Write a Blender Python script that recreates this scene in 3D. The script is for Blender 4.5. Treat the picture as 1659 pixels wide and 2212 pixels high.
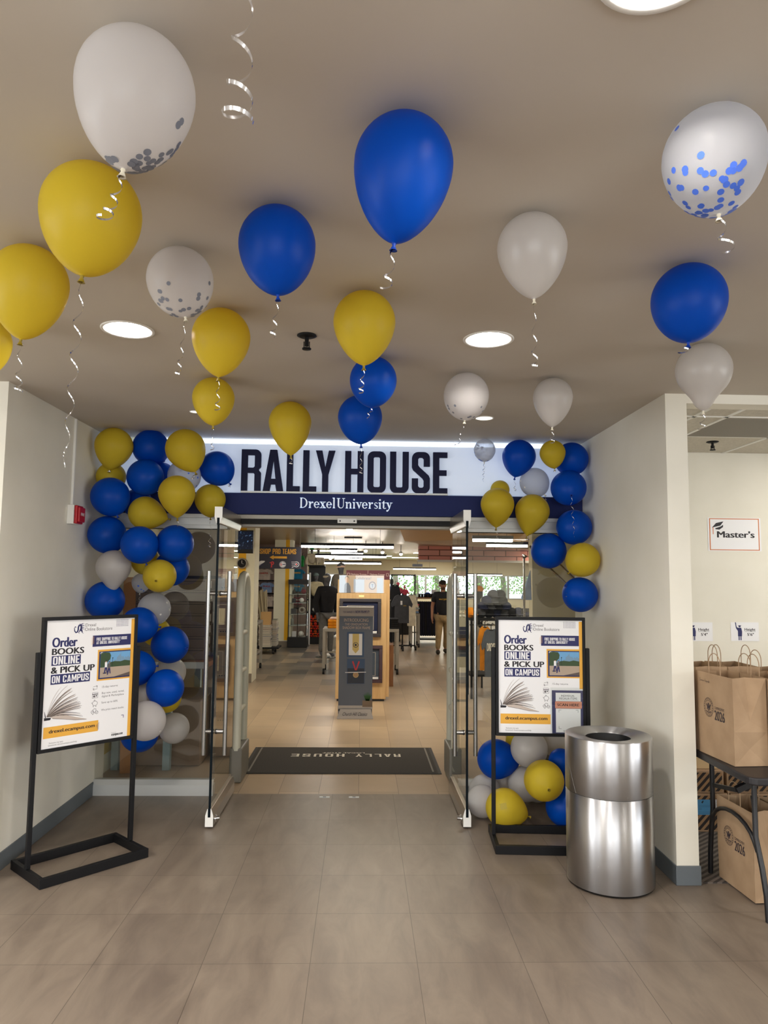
import bpy, bmesh, math, random
from mathutils import Vector, Matrix, Euler
random.seed(11)
for _o in list(bpy.data.objects):
    bpy.data.objects.remove(_o)
SC = bpy.context.scene
COL = SC.collection
PI = math.pi

# ------------------------------------------------------------------ camera
IW, IH, FPX, EYE = 1659.0, 2212.0, 1560.0, 1.64
_cx, _cy = IW / 2, IH / 2
_d = Vector((781 - _cx, -(1247 - _cy), -FPX)).normalized()      # the depth axis of the shop seen by the camera
_D = (FPX * FPX + (1010 - _cx) * (781 - _cx)) / (1247 - _cy)
_u = Vector((1010 - _cx, _D, -FPX)).normalized()
_u = (_u - _d * _u.dot(_d)).normalized()
_r = _d.cross(_u)
CAMR = Matrix((_r, _d, _u))                                      # rows: world x (right), y (depth), z (up)
cam_data = bpy.data.cameras.new('camera')
cam = bpy.data.objects.new('camera', cam_data)
COL.objects.link(cam)
cam.matrix_world = Matrix.Translation((0, 0, EYE)) @ CAMR.to_4x4()
cam_data.sensor_fit = 'HORIZONTAL'
cam_data.sensor_width = 36.0
cam_data.lens = 36.0 * FPX / IW
cam_data.clip_start = 0.05
cam_data.clip_end = 200
SC.camera = cam

# ------------------------------------------------------------------ look, world and light levels
SC.view_settings.view_transform = 'Standard'
SC.view_settings.look = 'None'
SC.view_settings.exposure = 0.0
SC.view_settings.gamma = 1.0
SC.view_settings.use_curve_mapping = False
cy = SC.cycles
cy.max_bounces = 8
cy.diffuse_bounces = 4
cy.glossy_bounces = 4
cy.transmission_bounces = 6
cy.transparent_max_bounces = 16
cy.caustics_reflective = False
cy.caustics_refractive = False
cy.sample_clamp_indirect = 6.0
SKY = 4.0          # daylight outside the far shop windows
DOWNLIGHT = 310.0  # recessed lamps in the hall ceiling
FILLPANEL = 30.0      # unseen ceiling panels added to brighten the hall
SHOPBAR = 30.0     # hanging linear lamps of the shop
SHOPFILL = 20.0    # ceiling panels added to brighten the shop
SIGNLED = 4.5     # led line above the shop sign
FACEGLOW = 0.36     # glow put into the sign face for the led wash
HALLWIN = 7.0      # daylight windows behind the camera, and added ones in the side walls
ROOMPANEL = 16.0    # ceiling panel of the side room
w = bpy.data.worlds.new('world'); SC.world = w
w.use_nodes = True
w.node_tree.nodes['Background'].inputs[0].default_value = (0.80, 0.93, 1.0, 1)
w.node_tree.nodes['Background'].inputs[1].default_value = SKY

# ------------------------------------------------------------------ pixel -> place helpers
def ray(px, py):
    return CAMR @ (Vector((px - _cx, -(py - _cy), -FPX)) / FPX)
def onz(px, py, z=0.0):
    v = ray(px, py); return Vector((0, 0, EYE)) + v * ((z - EYE) / v.z)
def at(px, py, Y):
    v = ray(px, py); return Vector((0, 0, EYE)) + v * (Y / v.y)
def onx(px, py, X):
    v = ray(px, py); return Vector((0, 0, EYE)) + v * (X / v.x)

# ------------------------------------------------------------------ materials
def lin(c):
    c = c / 255.0
    return c / 12.92 if c <= 0.04045 else ((c + 0.055) / 1.055) ** 2.4
def rgb(r, g, b):
    return (lin(r), lin(g), lin(b), 1.0)
MATS = {}
def mat(name, col, rough=0.6, metal=0.0, spec=0.5, emit=None, estr=0.0, coat=0.0):
    if name in MATS: return MATS[name]
    m = bpy.data.materials.new(name); m.use_nodes = True
    b = m.node_tree.nodes['Principled BSDF']
    b.inputs['Base Color'].default_value = col if len(col) == 4 else (*col, 1)
    b.inputs['Roughness'].default_value = rough
    b.inputs['Metallic'].default_value = metal
    b.inputs['Specular IOR Level'].default_value = spec
    b.inputs['Coat Weight'].default_value = coat
    if emit:
        b.inputs['Emission Color'].default_value = emit if len(emit) == 4 else (*emit, 1)
        b.inputs['Emission Strength'].default_value = estr
    MATS[name] = m
    return m
def nodes(m):
    nt = m.node_tree
    return nt, nt.nodes, nt.links, nt.nodes['Principled BSDF']
def add_noise(m, c1, c2, scale=4, detail=6, lo=0.35, hi=0.65, stretch=(1, 1, 1), bump=0.0):
    nt, N, L, b = nodes(m)
    tc = N.new('ShaderNodeTexCoord'); mp = N.new('ShaderNodeMapping'); mp.inputs['Scale'].default_value = stretch
    nz = N.new('ShaderNodeTexNoise'); nz.inputs['Scale'].default_value = scale; nz.inputs['Detail'].default_value = detail
    rp = N.new('ShaderNodeValToRGB')
    rp.color_ramp.elements[0].position = lo; rp.color_ramp.elements[0].color = c1
    rp.color_ramp.elements[1].position = hi; rp.color_ramp.elements[1].color = c2
    L.new(tc.outputs['Object'], mp.inputs[0]); L.new(mp.outputs[0], nz.inputs['Vector'])
    L.new(nz.outputs['Fac'], rp.inputs[0]); L.new(rp.outputs[0], b.inputs['Base Color'])
    if bump:
        bp = N.new('ShaderNodeBump'); bp.inputs['Strength'].default_value = bump; bp.inputs['Distance'].default_value = 0.004
        L.new(nz.outputs['Fac'], bp.inputs['Height']); L.new(bp.outputs[0], b.inputs['Normal'])
    return m
def emis(name, col, strength):
    if name in MATS: return MATS[name]
    m = bpy.data.materials.new(name); m.use_nodes = True
    nt = m.node_tree; nt.nodes.remove(nt.nodes['Principled BSDF'])
    e = nt.nodes.new('ShaderNodeEmission'); e.inputs[0].default_value = (*col[:3], 1); e.inputs[1].default_value = strength
    nt.links.new(e.outputs[0], nt.nodes['Material Output'].inputs[0])
    MATS[name] = m
    return m
def latex(name, col, trans=0.22, clear=0.0, rough=0.38, sss=None, spec=0.2):
    """balloon skin: diffuse rubber that lets some light through, thin clear skins also let the view through"""
    if name in MATS: return MATS[name]
    m = bpy.data.materials.new(name); m.use_nodes = True
    nt, N, L, b = nodes(m)
    b.inputs['Base Color'].default_value = col
    b.inputs['Roughness'].default_value = rough
    b.inputs['Specular IOR Level'].default_value = spec
    t = N.new('ShaderNodeBsdfTranslucent'); t.inputs[0].default_value = sss or col
    mx = N.new('ShaderNodeMixShader'); mx.inputs[0].default_value = trans
    L.new(b.outputs[0], mx.inputs[1]); L.new(t.outputs[0], mx.inputs[2])
    out = mx
    if clear > 0:
        lw = N.new('ShaderNodeLayerWeight'); lw.inputs[0].default_value = 0.35
        mul = N.new('ShaderNodeMath'); mul.operation = 'MULTIPLY_ADD'
        mul.inputs[1].default_value = -clear * 0.9; mul.inputs[2].default_value = clear
        L.new(lw.outputs['Facing'], mul.inputs[0])
        tr = N.new('ShaderNodeBsdfTransparent')
        m2 = N.new('ShaderNodeMixShader')
        L.new(mul.outputs[0], m2.inputs[0]); L.new(mx.outputs[0], m2.inputs[1]); L.new(tr.outputs[0], m2.inputs[2])
        out = m2
    L.new(out.outputs[0], N['Material Output'].inputs[0])
    MATS[name] = m
    return m
def glass(name, tint, ior=1.66, dirt=0.03):
    if name in MATS: return MATS[name]
    m = bpy.data.materials.new(name); m.use_nodes = True
    nt = m.node_tree; N = nt.nodes; L = nt.links
    N.remove(N['Principled BSDF'])
    fr = N.new('ShaderNodeFresnel')
    ge = N.new('ShaderNodeNewGeometry'); mi_ = N.new('ShaderNodeMapRange')     # a thin sheet reflects alike from both of its sides
    mi_.inputs['To Min'].default_value = ior; mi_.inputs['To Max'].default_value = 1.0 / ior
    L.new(ge.outputs['Backfacing'], mi_.inputs[0]); L.new(mi_.outputs[0], fr.inputs[0])
    tr = N.new('ShaderNodeBsdfTransparent'); tr.inputs[0].default_value = tint
    gl = N.new('ShaderNodeBsdfGlossy'); gl.inputs['Roughness'].default_value = 0.0
    gl.inputs[0].default_value = (0.95, 0.97, 0.96, 1)
    df = N.new('ShaderNodeBsdfDiffuse'); df.inputs[0].default_value = (0.5, 0.5, 0.48, 1)
    m0 = N.new('ShaderNodeMixShader'); m0.inputs[0].default_value = dirt
    L.new(tr.outputs[0], m0.inputs[1]); L.new(df.outputs[0], m0.inputs[2])
    mx = N.new('ShaderNodeMixShader')
    L.new(fr.outputs[0], mx.inputs[0]); L.new(m0.outputs[0], mx.inputs[1]); L.new(gl.outputs[0], mx.inputs[2])
    L.new(mx.outputs[0], N['Material Output'].inputs[0])
    MATS[name] = m
    return m

# ------------------------------------------------------------------ mesh builder
class MB:
    def __init__(s):
        s.v = []; s.f = []; s.m = []; s.sm = []
    def add(s, vs, fs, mi=0, smooth=False):
        o = len(s.v)
        s.v += [tuple(p) for p in vs]
        for f in fs:
            s.f.append([i + o for i in f]); s.m.append(mi); s.sm.append(smooth)
        return s
    def box(s, x0, x1, y0, y1, z0, z1, mi=0, M=None):
        vs = [Vector((x, y, z)) for x in (x0, x1) for y in (y0, y1) for z in (z0, z1)]
        if M is not None: vs = [M @ p for p in vs]
        return s.add(vs, [(0, 1, 3, 2), (4, 6, 7, 5), (0, 4, 5, 1), (2, 3, 7, 6), (0, 2, 6, 4), (1, 5, 7, 3)], mi)
    def bar(s, a, b, wx, wy, mi=0, up=Vector((0, 0, 1))):
        a = Vector(a); b = Vector(b); d = (b - a).normalized()
        if abs(d.dot(up)) > 0.99: up = Vector((0, 1, 0))
        x = d.cross(up).normalized(); y = x.cross(d).normalized()
        vs = []
        for p in (a, b):
            for sx, sy in ((-1, -1), (1, -1), (1, 1), (-1, 1)):
                vs.append(p + x * sx * wx / 2 + y * sy * wy / 2)
        return s.add(vs, [(0, 3, 2, 1), (4, 5, 6, 7), (0, 1, 5, 4), (1, 2, 6, 5), (2, 3, 7, 6), (3, 0, 4, 7)], mi)
    def tube(s, pts, r, n=10, mi=0, caps=True, closed=False):
        pts = [Vector(p) for p in pts]; rs = r if isinstance(r, (list, tuple)) else [r] * len(pts)
        up = Vector((0.13, 0.21, 0.97)); rings = []; k = len(pts)
        for i, p in enumerate(pts):
            if closed: d = pts[(i + 1) % k] - pts[i - 1]
            else: d = pts[min(i + 1, k - 1)] - pts[max(i - 1, 0)]
            d.normalize()
            x = d.cross(up)
            if x.length < 1e-3: x = d.cross(Vector((1, 0, 0)))
            x.normalize(); y = x.cross(d).normalized(); up = y if abs(d.dot(up)) > 0.9 else up
            rings.append([p + (x * math.cos(2 * PI * j / n) + y * math.sin(2 * PI * j / n)) * rs[i] for j in range(n)])
        vs = [q for rg in rings for q in rg]; fs = []
        for i in range(k if closed else k - 1):
            for j in range(n):
                a = i * n + j; b = i * n + (j + 1) % n; i2 = (i + 1) % k
                fs.append((a, b, i2 * n + (j + 1) % n, i2 * n + j))
        s.add(vs, fs, mi, True)
        if caps and not closed:
            s.add(rings[0], [tuple(range(n))[::-1]], mi); s.add(rings[-1], [tuple(range(n))], mi)
        return s
    def cyl(s, a, b, r, r2=None, n=20, mi=0, caps=True):
        return s.tube([a, b], [r, r if r2 is None else r2], n, mi, caps)
    def lathe(s, prof, n=32, c=(0, 0, 0), mi=0, M=None, smooth=True):
        vs = []; fs = []; c = Vector(c)
        for (r, z) in prof:
            for j in range(n):
                a = 2 * PI * j / n
                p = Vector((r * math.cos(a), r * math.sin(a), z))
                vs.append((M @ p if M is not None else p) + c)
        for i in range(len(prof) - 1):
            for j in range(n):
                fs.append((i * n + j, i * n + (j + 1) % n, (i + 1) * n + (j + 1) % n, (i + 1) * n + j))
        return s.add(vs, fs, mi, smooth)
    def sphere(s, c, rx, ry=None, rz=None, n=16, mi=0, M=None):
        ry = ry or rx; rz = rz or rx
        prof = [(max(1e-4, math.sin(PI * i / n)), -math.cos(PI * i / n)) for i in range(n + 1)]
        S = Matrix.Diagonal((rx, ry, rz)).to_4x4()
        return s.lathe(prof, n * 2, c, mi, (M @ S) if M is not None else S)
    def poly(s, pts, mi=0):
        return s.add(pts, [tuple(range(len(pts)))], mi)
    def build(s, name, mats, parent=None, bevel=0.0, loc=None, seg=2):
        me = bpy.data.meshes.new(name)
        me.from_pydata(s.v, [], s.f)
        ms = mats if isinstance(mats, (list, tuple)) else [mats]
        for m_ in ms: me.materials.append(m_)
        me.polygons.foreach_set('material_index', s.m)
        me.polygons.foreach_set('use_smooth', s.sm)
        me.update()
        bm = bmesh.new(); bm.from_mesh(me); bmesh.ops.recalc_face_normals(bm, faces=bm.faces); bm.to_mesh(me); bm.free()
        o = bpy.data.objects.new(name, me); COL.objects.link(o)
        if parent is not None:
            o.parent = parent
        if loc is not None: o.location = loc
        if bevel:
            b = o.modifiers.new('bevel', 'BEVEL'); b.width = bevel; b.segments = seg; b.limit_method = 'ANGLE'; b.angle_limit = 0.6
        return o
def tag(o, label=None, cat=None, group=None, kind=None):
    if label: o['label'] = label
    if cat: o['category'] = cat
    if group: o['group'] = group
    if kind: o['kind'] = kind
    return o
def thing(name, label, cat, loc=(0, 0, 0), rz=0.0, group=None):
    o = bpy.data.objects.new(name, None); COL.objects.link(o)
    o.empty_display_size = 0.1
    o.location = loc; o.rotation_euler = (0, 0, rz)
    return tag(o, label, cat, group)
def struct(name, mb, m, bevel=0.0):
    return tag(mb.build(name, m, bevel=bevel), kind='structure')
def skin_geo(V, Ed, root, sub=1):
    """grow one smooth surface round a skeleton: V name -> (x, y, z, radius)"""
    names = list(V); me = bpy.data.meshes.new('tmp')
    me.from_pydata([V[k][:3] for k in names], [(names.index(a), names.index(b)) for a, b in Ed], [])
    o = bpy.data.objects.new('tmp', me); COL.objects.link(o)
    sk = o.modifiers.new('s', 'SKIN'); sk.use_smooth_shade = True
    for i, k in enumerate(names):
        d = me.skin_vertices[0].data[i]; r = V[k][3]
        d.radius = r if isinstance(r, tuple) else (r, r)
        d.use_root = (k == root)
    if sub:
        sb = o.modifiers.new('u', 'SUBSURF'); sb.levels = sub; sb.render_levels = sub
    bpy.context.view_layer.update()
    ev = o.evaluated_get(bpy.context.evaluated_depsgraph_get()); m2 = ev.to_mesh()
    vs = [v.co.copy() for v in m2.vertices]; fs = [tuple(p.vertices) for p in m2.polygons]
    ev.to_mesh_clear(); bpy.data.objects.remove(o); bpy.data.meshes.remove(me)
    return vs, fs
def dup(root, loc=None, rz=None, label=None, group=None):
    r = root.copy(); COL.objects.link(r)
    if loc is not None: r.location = loc
    if rz is not None: r.rotation_euler = (0, 0, rz)
    if label: r['label'] = label
    if group: r['group'] = group
    for ch in list(root.children):
        c = ch.copy(); COL.objects.link(c); c.parent = r
        for g in list(ch.children):
            d = g.copy(); COL.objects.link(d); d.parent = c
    return r

# ------------------------------------------------------------------ lettering and flat shapes
def curve_faces(make):
    cu = bpy.data.curves.new('tmp', 'FONT' if make == 'FONT' else 'CURVE')
    return cu
def mesh_of(cu):
    o = bpy.data.objects.new('tmp', cu)
    me = o.to_mesh()
    vs = [v.co.copy() for v in me.vertices]; fs = [tuple(p.vertices) for p in me.polygons]
    o.to_mesh_clear(); bpy.data.objects.remove(o)
    return vs, fs
_TC = {}
def text_geo(s, bold=0.0, ext=0.0, shear=0.0, space=1.0):
    k = (s, bold, ext, shear, space)
    if k in _TC: return _TC[k]
    cu = bpy.data.curves.new('tmp', 'FONT'); cu.body = s; cu.size = 1.0; cu.offset = bold; cu.extrude = ext
    cu.shear = shear; cu.space_character = space; cu.resolution_u = 3; cu.fill_mode = 'FRONT' if ext == 0 else 'BOTH'
    vs, fs = mesh_of(cu); bpy.data.curves.remove(cu)
    x0 = min(v.x for v in vs); x1 = max(v.x for v in vs); y0 = min(v.y for v in vs); y1 = max(v.y for v in vs)
    vs = [Vector(((v.x - x0) / (x1 - x0), (v.y - y0) / (y1 - y0), v.z)) for v in vs]
    _TC[k] = (vs, fs)
    return _TC[k]
def loops_geo(loops, ext=0.0):
    cu = bpy.data.curves.new('tmp', 'CURVE'); cu.dimensions = '2D'; cu.fill_mode = 'BOTH'; cu.extrude = ext
    for lp in loops:
        sp = cu.splines.new('POLY'); sp.points.add(len(lp) - 1)
        for i, (x, y) in enumerate(lp): sp.points[i].co = (x, y, 0, 1)
        sp.use_cyclic_u = True
    vs, fs = mesh_of(cu); bpy.data.curves.remove(cu)
    return vs, fs
class Sheet:
    """a flat printed surface: u to the right, v down, in the units of the artwork; o is the place of (u0, v0)"""
    def __init__(s, mb, o, ux, uz, n, su, sv, u0=0.0, v0=0.0, step=0.0004):
        s.mb = mb; s.o = Vector(o); s.ux = Vector(ux).normalized(); s.uz = Vector(uz).normalized(); s.n = Vector(n).normalized()
        s.su = su; s.sv = sv; s.u0 = u0; s.v0 = v0; s.step = step
    def P(s, u, v, lay):
        return s.o + s.ux * (u - s.u0) * s.su - s.uz * (v - s.v0) * s.sv + s.n * lay * s.step
    def rect(s, u0, v0, u1, v1, mi, lay=1):
        s.mb.poly([s.P(u0, v1, lay), s.P(u1, v1, lay), s.P(u1, v0, lay), s.P(u0, v0, lay)], mi)
    def poly(s, pts, mi, lay=1):
        vs, fs = loops_geo([pts]); s.mb.add([s.P(p.x, p.y, lay) for p in vs], fs, mi)
    def loops(s, lps, mi, lay=1):
        vs, fs = loops_geo(lps); s.mb.add([s.P(p.x, p.y, lay) for p in vs], fs, mi)
    def disc(s, u, v, r, mi, lay=1, n=14, rv=None):
        rv = rv or r
        s.mb.poly([s.P(u + r * math.cos(2 * PI * i / n), v + rv * math.sin(2 * PI * i / n), lay) for i in range(n)], mi)
    def ring(s, u, v, r, wd, mi, lay=1, n=24, a0=0, a1=2 * PI, rv=None):
        rv = rv or r; k = rv / r
        for i in range(n):
            a = a0 + (a1 - a0) * i / n; b = a0 + (a1 - a0) * (i + 1) / n
            s.mb.poly([s.P(u + q * math.cos(t), v + q * k * math.sin(t), lay) for q, t in ((r, a), (r, b), (r - wd, b), (r - wd, a))], mi)
    def line(s, pts, wd, mi, lay=1):
        for (a, b) in zip(pts[:-1], pts[1:]):
            a = Vector(a); b = Vector(b); d = b - a
            if d.length < 1e-6: continue
            t = Vector((-d.y, d.x)).normalized() * wd / 2
            s.mb.poly([s.P(*(a + t), lay), s.P(*(b + t), lay), s.P(*(b - t), lay), s.P(*(a - t), lay)], mi)
    def taper(s, pts, wds, mi, lay=1):
        pts = [Vector(p) for p in pts]; L = []; R = []
        for i, p in enumerate(pts):
            d = pts[min(i + 1, len(pts) - 1)] - pts[max(i - 1, 0)]
            t = Vector((-d.y, d.x)).normalized() * wds[i] / 2
            L.append(p + t); R.append(p - t)
        for i in range(len(pts) - 1):
            s.mb.poly([s.P(*L[i], lay), s.P(*L[i + 1], lay), s.P(*R[i + 1], lay), s.P(*R[i], lay)], mi)
    def text(s, t, u0, v0, u1, v1, mi, lay=2, bold=0.0, shear=0.0, space=1.0):
        """the text fills the box u0..u1, v0 (top)..v1 (bottom); heavier strokes by repeating it a little to the side"""
        vs, fs = text_geo(t, 0.0, 0.0, shear, space)
        k = bold * 1.3 * (v1 - v0)
        for i, q in enumerate((0,) if bold == 0 else (-k, 0, k)):
            s.mb.add([s.P(u0 + abs(k) + q + p.x * (u1 - u0 - 2 * abs(k)), v1 - p.y * (v1 - v0), lay + 0.45 * i) for p in vs], fs, mi)
    def cond(s, t, u0, v0, u1, v1, mi, lay=2):
        """condensed heavy capitals"""
        W = {'I': S_, 'M': 0.60, 'L': 0.34, 'E': 0.36, 'F': 0.35, 'T': 0.40, ' ': 0.22, '*': 0.2, 'A': 0.48, 'Y': 0.47, 'V': 0.47, 'X': 0.47}
        x = 0.0; pl = []
        for ch in t:
            w_ = W.get(ch, 0.44); pl.append((ch, x, w_)); x += w_ + 0.075
        x -= 0.075
        for ch, a, w_ in pl:
            if ch == ' ': continue
            if ch == '*':
                s.disc(u0 + (a + 0.1) / x * (u1 - u0), v0 + 0.12 * (v1 - v0), 0.1 / x * (u1 - u0), mi, lay, 8); continue
            vs, fs = loops_geo(glyph(ch, w_))
            s.mb.add([s.P(u0 + (a + p.x) / x * (u1 - u0), v1 - p.y * (v1 - v0), lay) for p in vs], fs, mi)
def bez(p0, p1, p2, n=10):
    return [((1 - t) ** 2 * p0[0] + 2 * t * (1 - t) * p1[0] + t * t * p2[0], (1 - t) ** 2 * p0[1] + 2 * t * (1 - t) * p1[1] + t * t * p2[1]) for t in [i / n for i in range(n + 1)]]
def arc(cx, cy, r, a0, a1, n=6, ry=None):
    ry = ry or r
    return [(cx + r * math.cos(math.radians(a0 + (a1 - a0) * i / n)), cy + ry * math.sin(math.radians(a0 + (a1 - a0) * i / n))) for i in range(n + 1)]
def world_matrix(o):
    M = Matrix.Identity(4)
    while o is not None:
        M = (Matrix.Translation(o.location) @ o.rotation_euler.to_matrix().to_4x4()) @ M
        o = o.parent
    return M
def wbuild(mb, name, m, parent, bevel=0.0):
    """build a part whose shape was laid out in world coordinates"""
    I = world_matrix(parent).inverted()
    mb.v = [tuple(I @ Vector(p)) for p in mb.v]
    return mb.build(name, m, parent, bevel)
def rr(x0, y0, x1, y1, r, n=5):
    return arc(x1 - r, y1 - r, r, 0, 90, n) + arc(x0 + r, y1 - r, r, 90, 180, n) + arc(x0 + r, y0 + r, r, 180, 270, n) + arc(x1 - r, y0 + r, r, 270, 360, n)
S_ = 0.148
def glyph(ch, w):
    s = S_; tb = 0.135
    if ch == 'R':
        r = 0.13
        return [[(0, 0), (0, 1)] + arc(w - r, 1 - r, r, 90, 0) + [(w, 0.60)] + arc(w - 0.06, 0.60, 0.06, 0, -60, 4) + [(w - 0.055, 0.515)] + arc(w - 0.06, 0.425, 0.06, 60, 0, 4) + [(w, 0), (w - s, 0), (w - s, 0.40), (w - s - 0.03, 0.435), (s, 0.435), (s, 0)],
                [(s, 0.56), (s, 1 - tb), (w - s - 0.02, 1 - tb), (w - s, 1 - tb - 0.02), (w - s, 0.59), (w - s - 0.03, 0.56)]]
    if ch == 'A':
        return [[(0, 0), (0.33 * w, 1), (0.67 * w, 1), (w, 0), (w - s * 1.08, 0), (w - s * 1.08 - 0.03, 0.165), (s * 1.08 + 0.03, 0.165), (s * 1.08, 0)], [(0.385 * w, 0.30), (0.615 * w, 0.30), (0.5 * w, 0.76)]]
    if ch == 'L':
        return [[(0, 0), (0, 1), (s, 1), (s, 0.13), (w, 0.13), (w, 0)]]
    if ch == 'Y':
        return [[(0, 1), (s * 1.06, 1), (w / 2, 0.60), (w - s * 1.06, 1), (w, 1), (w / 2 + s / 2, 0.42), (w / 2 + s / 2, 0), (w / 2 - s / 2, 0), (w / 2 - s / 2, 0.42)]]
    if ch == 'H':
        return [[(0, 0), (0, 1), (s, 1), (s, 0.57), (w - s, 0.57), (w - s, 1), (w, 1), (w, 0), (w - s, 0), (w - s, 0.44), (s, 0.44), (s, 0)]]
    if ch == 'O':
        return [rr(0, 0, w, 1, 0.15), rr(s, tb, w - s, 1 - tb, 0.035, 3)]
    if ch == 'U':
        return [[(0, 1), (s, 1)] + arc(s + 0.035, tb + 0.035, 0.035, 180, 270, 3) + arc(w - s - 0.035, tb + 0.035, 0.035, 270, 360, 3) + [(w - s, 1), (w, 1)] + arc(w - 0.15, 0.15, 0.15, 0, -90) + arc(0.15, 0.15, 0.15, 270, 180)]
    if ch == 'S':
        return [[(w - s, 0.65), (w - s, 0.83), (w - s - 0.035, 1 - tb), (s + 0.035, 1 - tb), (s, 0.83), (s, 0.68), (s + 0.03, 0.635), (w - 0.03, 0.43), (w, 0.36)] + arc(w - 0.15, 0.15, 0.15, 0, -90) + arc(0.15, 0.15, 0.15, 270, 180) +
                [(0, 0.36), (s, 0.36), (s, 0.17), (s + 0.035, tb), (w - s - 0.035, tb), (w - s, 0.17), (w - s, 0.31), (w - s - 0.03, 0.36), (0.03, 0.56), (0, 0.63)] + arc(0.15, 0.85, 0.15, 180, 90) + arc(w - 0.15, 0.85, 0.15, 90, 0) + [(w, 0.65)]]
    if ch == 'E':
        return [[(0, 0), (0, 1), (w, 1), (w, 0.87), (s, 0.87), (s, 0.565), (0.94 * w, 0.565), (0.94 * w, 0.435), (s, 0.435), (s, 0.13), (w, 0.13), (w, 0)]]
    if ch == 'N': return [[(0, 0), (0, 1), (s, 1), (w - s, 0.40), (w - s, 1), (w, 1), (w, 0), (w - s, 0), (s, 0.60), (s, 0)]]
    if ch == 'I': return [[(0, 0), (0, 1), (w, 1), (w, 0)]]
    if ch == 'M': return [[(0, 0), (0, 1), (s * 1.15, 1), (w / 2, 0.46), (w - s * 1.15, 1), (w, 1), (w, 0), (w - s * 0.9, 0), (w - s * 0.9, 0.60), (w / 2 + 0.03, 0.16), (w / 2 - 0.03, 0.16), (s * 0.9, 0.60), (s * 0.9, 0)]]
    if ch in 'CG':
        e_ = [(w - s, 0.34), (w, 0.34)] if ch == 'C' else [(w - s, 0.37), (w * 0.5, 0.37), (w * 0.5, 0.50), (w, 0.50)]
        return [[(w - s, 0.66), (w - s, 0.84), (w - s - 0.03, 1 - tb), (s + 0.03, 1 - tb), (s, 0.84), (s, 0.16), (s + 0.03, tb), (w - s - 0.03, tb), (w - s, 0.16)] + e_ + arc(w - 0.15, 0.15, 0.15, 0, -90) + arc(0.15, 0.15, 0.15, 270, 180) + arc(0.15, 0.85, 0.15, 180, 90) + arc(w - 0.15, 0.85, 0.15, 90, 0) + [(w, 0.66)]]
    if ch == 'P': return [[(0, 0), (0, 1)] + arc(w - 0.13, 0.87, 0.13, 90, 0) + arc(w - 0.13, 0.54, 0.13, 0, -90) + [(s, 0.41), (s, 0)], [(s, 0.54), (s, 1 - tb), (w - s - 0.02, 1 - tb), (w - s, 0.84), (w - s, 0.57), (w - s - 0.02, 0.54)]]
    if ch == 'D': return [[(0, 0), (0, 1)] + arc(w - 0.15, 0.85, 0.15, 90, 0) + arc(w - 0.15, 0.15, 0.15, 0, -90), [(s, tb), (s, 1 - tb), (w - s - 0.02, 1 - tb), (w - s, 0.84), (w - s, 0.16), (w - s - 0.02, tb)]]
    if ch == 'F': return [[(0, 0), (0, 1), (w, 1), (w, 0.87), (s, 0.87), (s, 0.565), (0.94 * w, 0.565), (0.94 * w, 0.435), (s, 0.435), (s, 0)]]
    if ch == 'T': return [[(0, 1), (w, 1), (w, 0.87), (w / 2 + s / 2, 0.87), (w / 2 + s / 2, 0), (w / 2 - s / 2, 0), (w / 2 - s / 2, 0.87), (0, 0.87)]]
    if ch == 'V': return [[(0, 1), (s * 1.06, 1), (w / 2, 0.30), (w - s * 1.06, 1), (w, 1), (w / 2 + s * 0.6, 0), (w / 2 - s * 0.6, 0)]]
    if ch == 'X': return [[(0, 0), (w / 2 - s * 0.6, 0.5), (0, 1), (s * 1.1, 1), (w / 2, 0.68), (w - s * 1.1, 1), (w, 1), (w / 2 + s * 0.6, 0.5), (w, 0), (w - s * 1.1, 0), (w / 2, 0.32), (s * 1.1, 0)]]


# ================================================================== MATERIALS
M_wall = add_noise(mat('wall_paint', rgb(232, 228, 214), 0.75), rgb(230, 226, 212), rgb(235, 231, 218), 3)
M_ceil = add_noise(mat('ceiling_paint', rgb(198, 190, 178), 0.85), rgb(196, 188, 176), rgb(201, 193, 181), 1.5)
M_base = mat('rubber_baseboard', rgb(96, 103, 108), 0.55)
M_alu = mat('brushed_aluminium', rgb(188, 192, 194), 0.38, 0.85)
M_aluwhite = mat('satin_aluminium', rgb(206, 208, 206), 0.45, 0.35)
M_steel = mat('stainless_steel', rgb(160, 158, 155), 0.25, 1.0)
M_chrome = mat('chrome', rgb(205, 205, 205), 0.12, 1.0)
M_silver = mat('silver_ribbon', rgb(225, 225, 228), 0.18, 1.0)
M_black = mat('black_metal', rgb(17, 17, 19), 0.5, 0, 0.25)
M_blackplastic = mat('black_plastic', rgb(20, 20, 21), 0.5)
M_darkgap = mat('dark_gap', rgb(14, 13, 13), 0.7)
M_navy = mat('navy_panel', rgb(30, 40, 90), 0.6, 0, 0.2)
M_navyletter = mat('navy_letter', rgb(26, 29, 60), 0.6, 0, 0.2)
M_glassdoor = glass('door_glass', (0.93, 0.965, 0.945, 1))
M_glasspane = glass('pane_glass', (0.78, 0.79, 0.77, 1), 1.75, 0.03)
M_glassclear = glass('clear_glass', (0.95, 0.97, 0.96, 1))
M_edge = mat('glass_edge', rgb(6, 16, 22), 0.5, 0, 0.1)
M_white = mat('white_paint', rgb(236, 235, 230), 0.6)
M_cream = mat('cream_wall', rgb(234, 230, 205), 0.75)
M_paper = mat('white_paper', rgb(240, 240, 242), 0.6)
M_kraft = add_noise(mat('kraft_paper', rgb(166, 138, 108), 0.8), rgb(161, 133, 103), rgb(173, 145, 114), 9)
M_kraftin = mat('kraft_inside', rgb(140, 106, 74), 0.85)
M_carton = add_noise(mat('carton', rgb(160, 130, 100), 0.8), rgb(154, 124, 94), rgb(168, 138, 108), 7)
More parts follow.
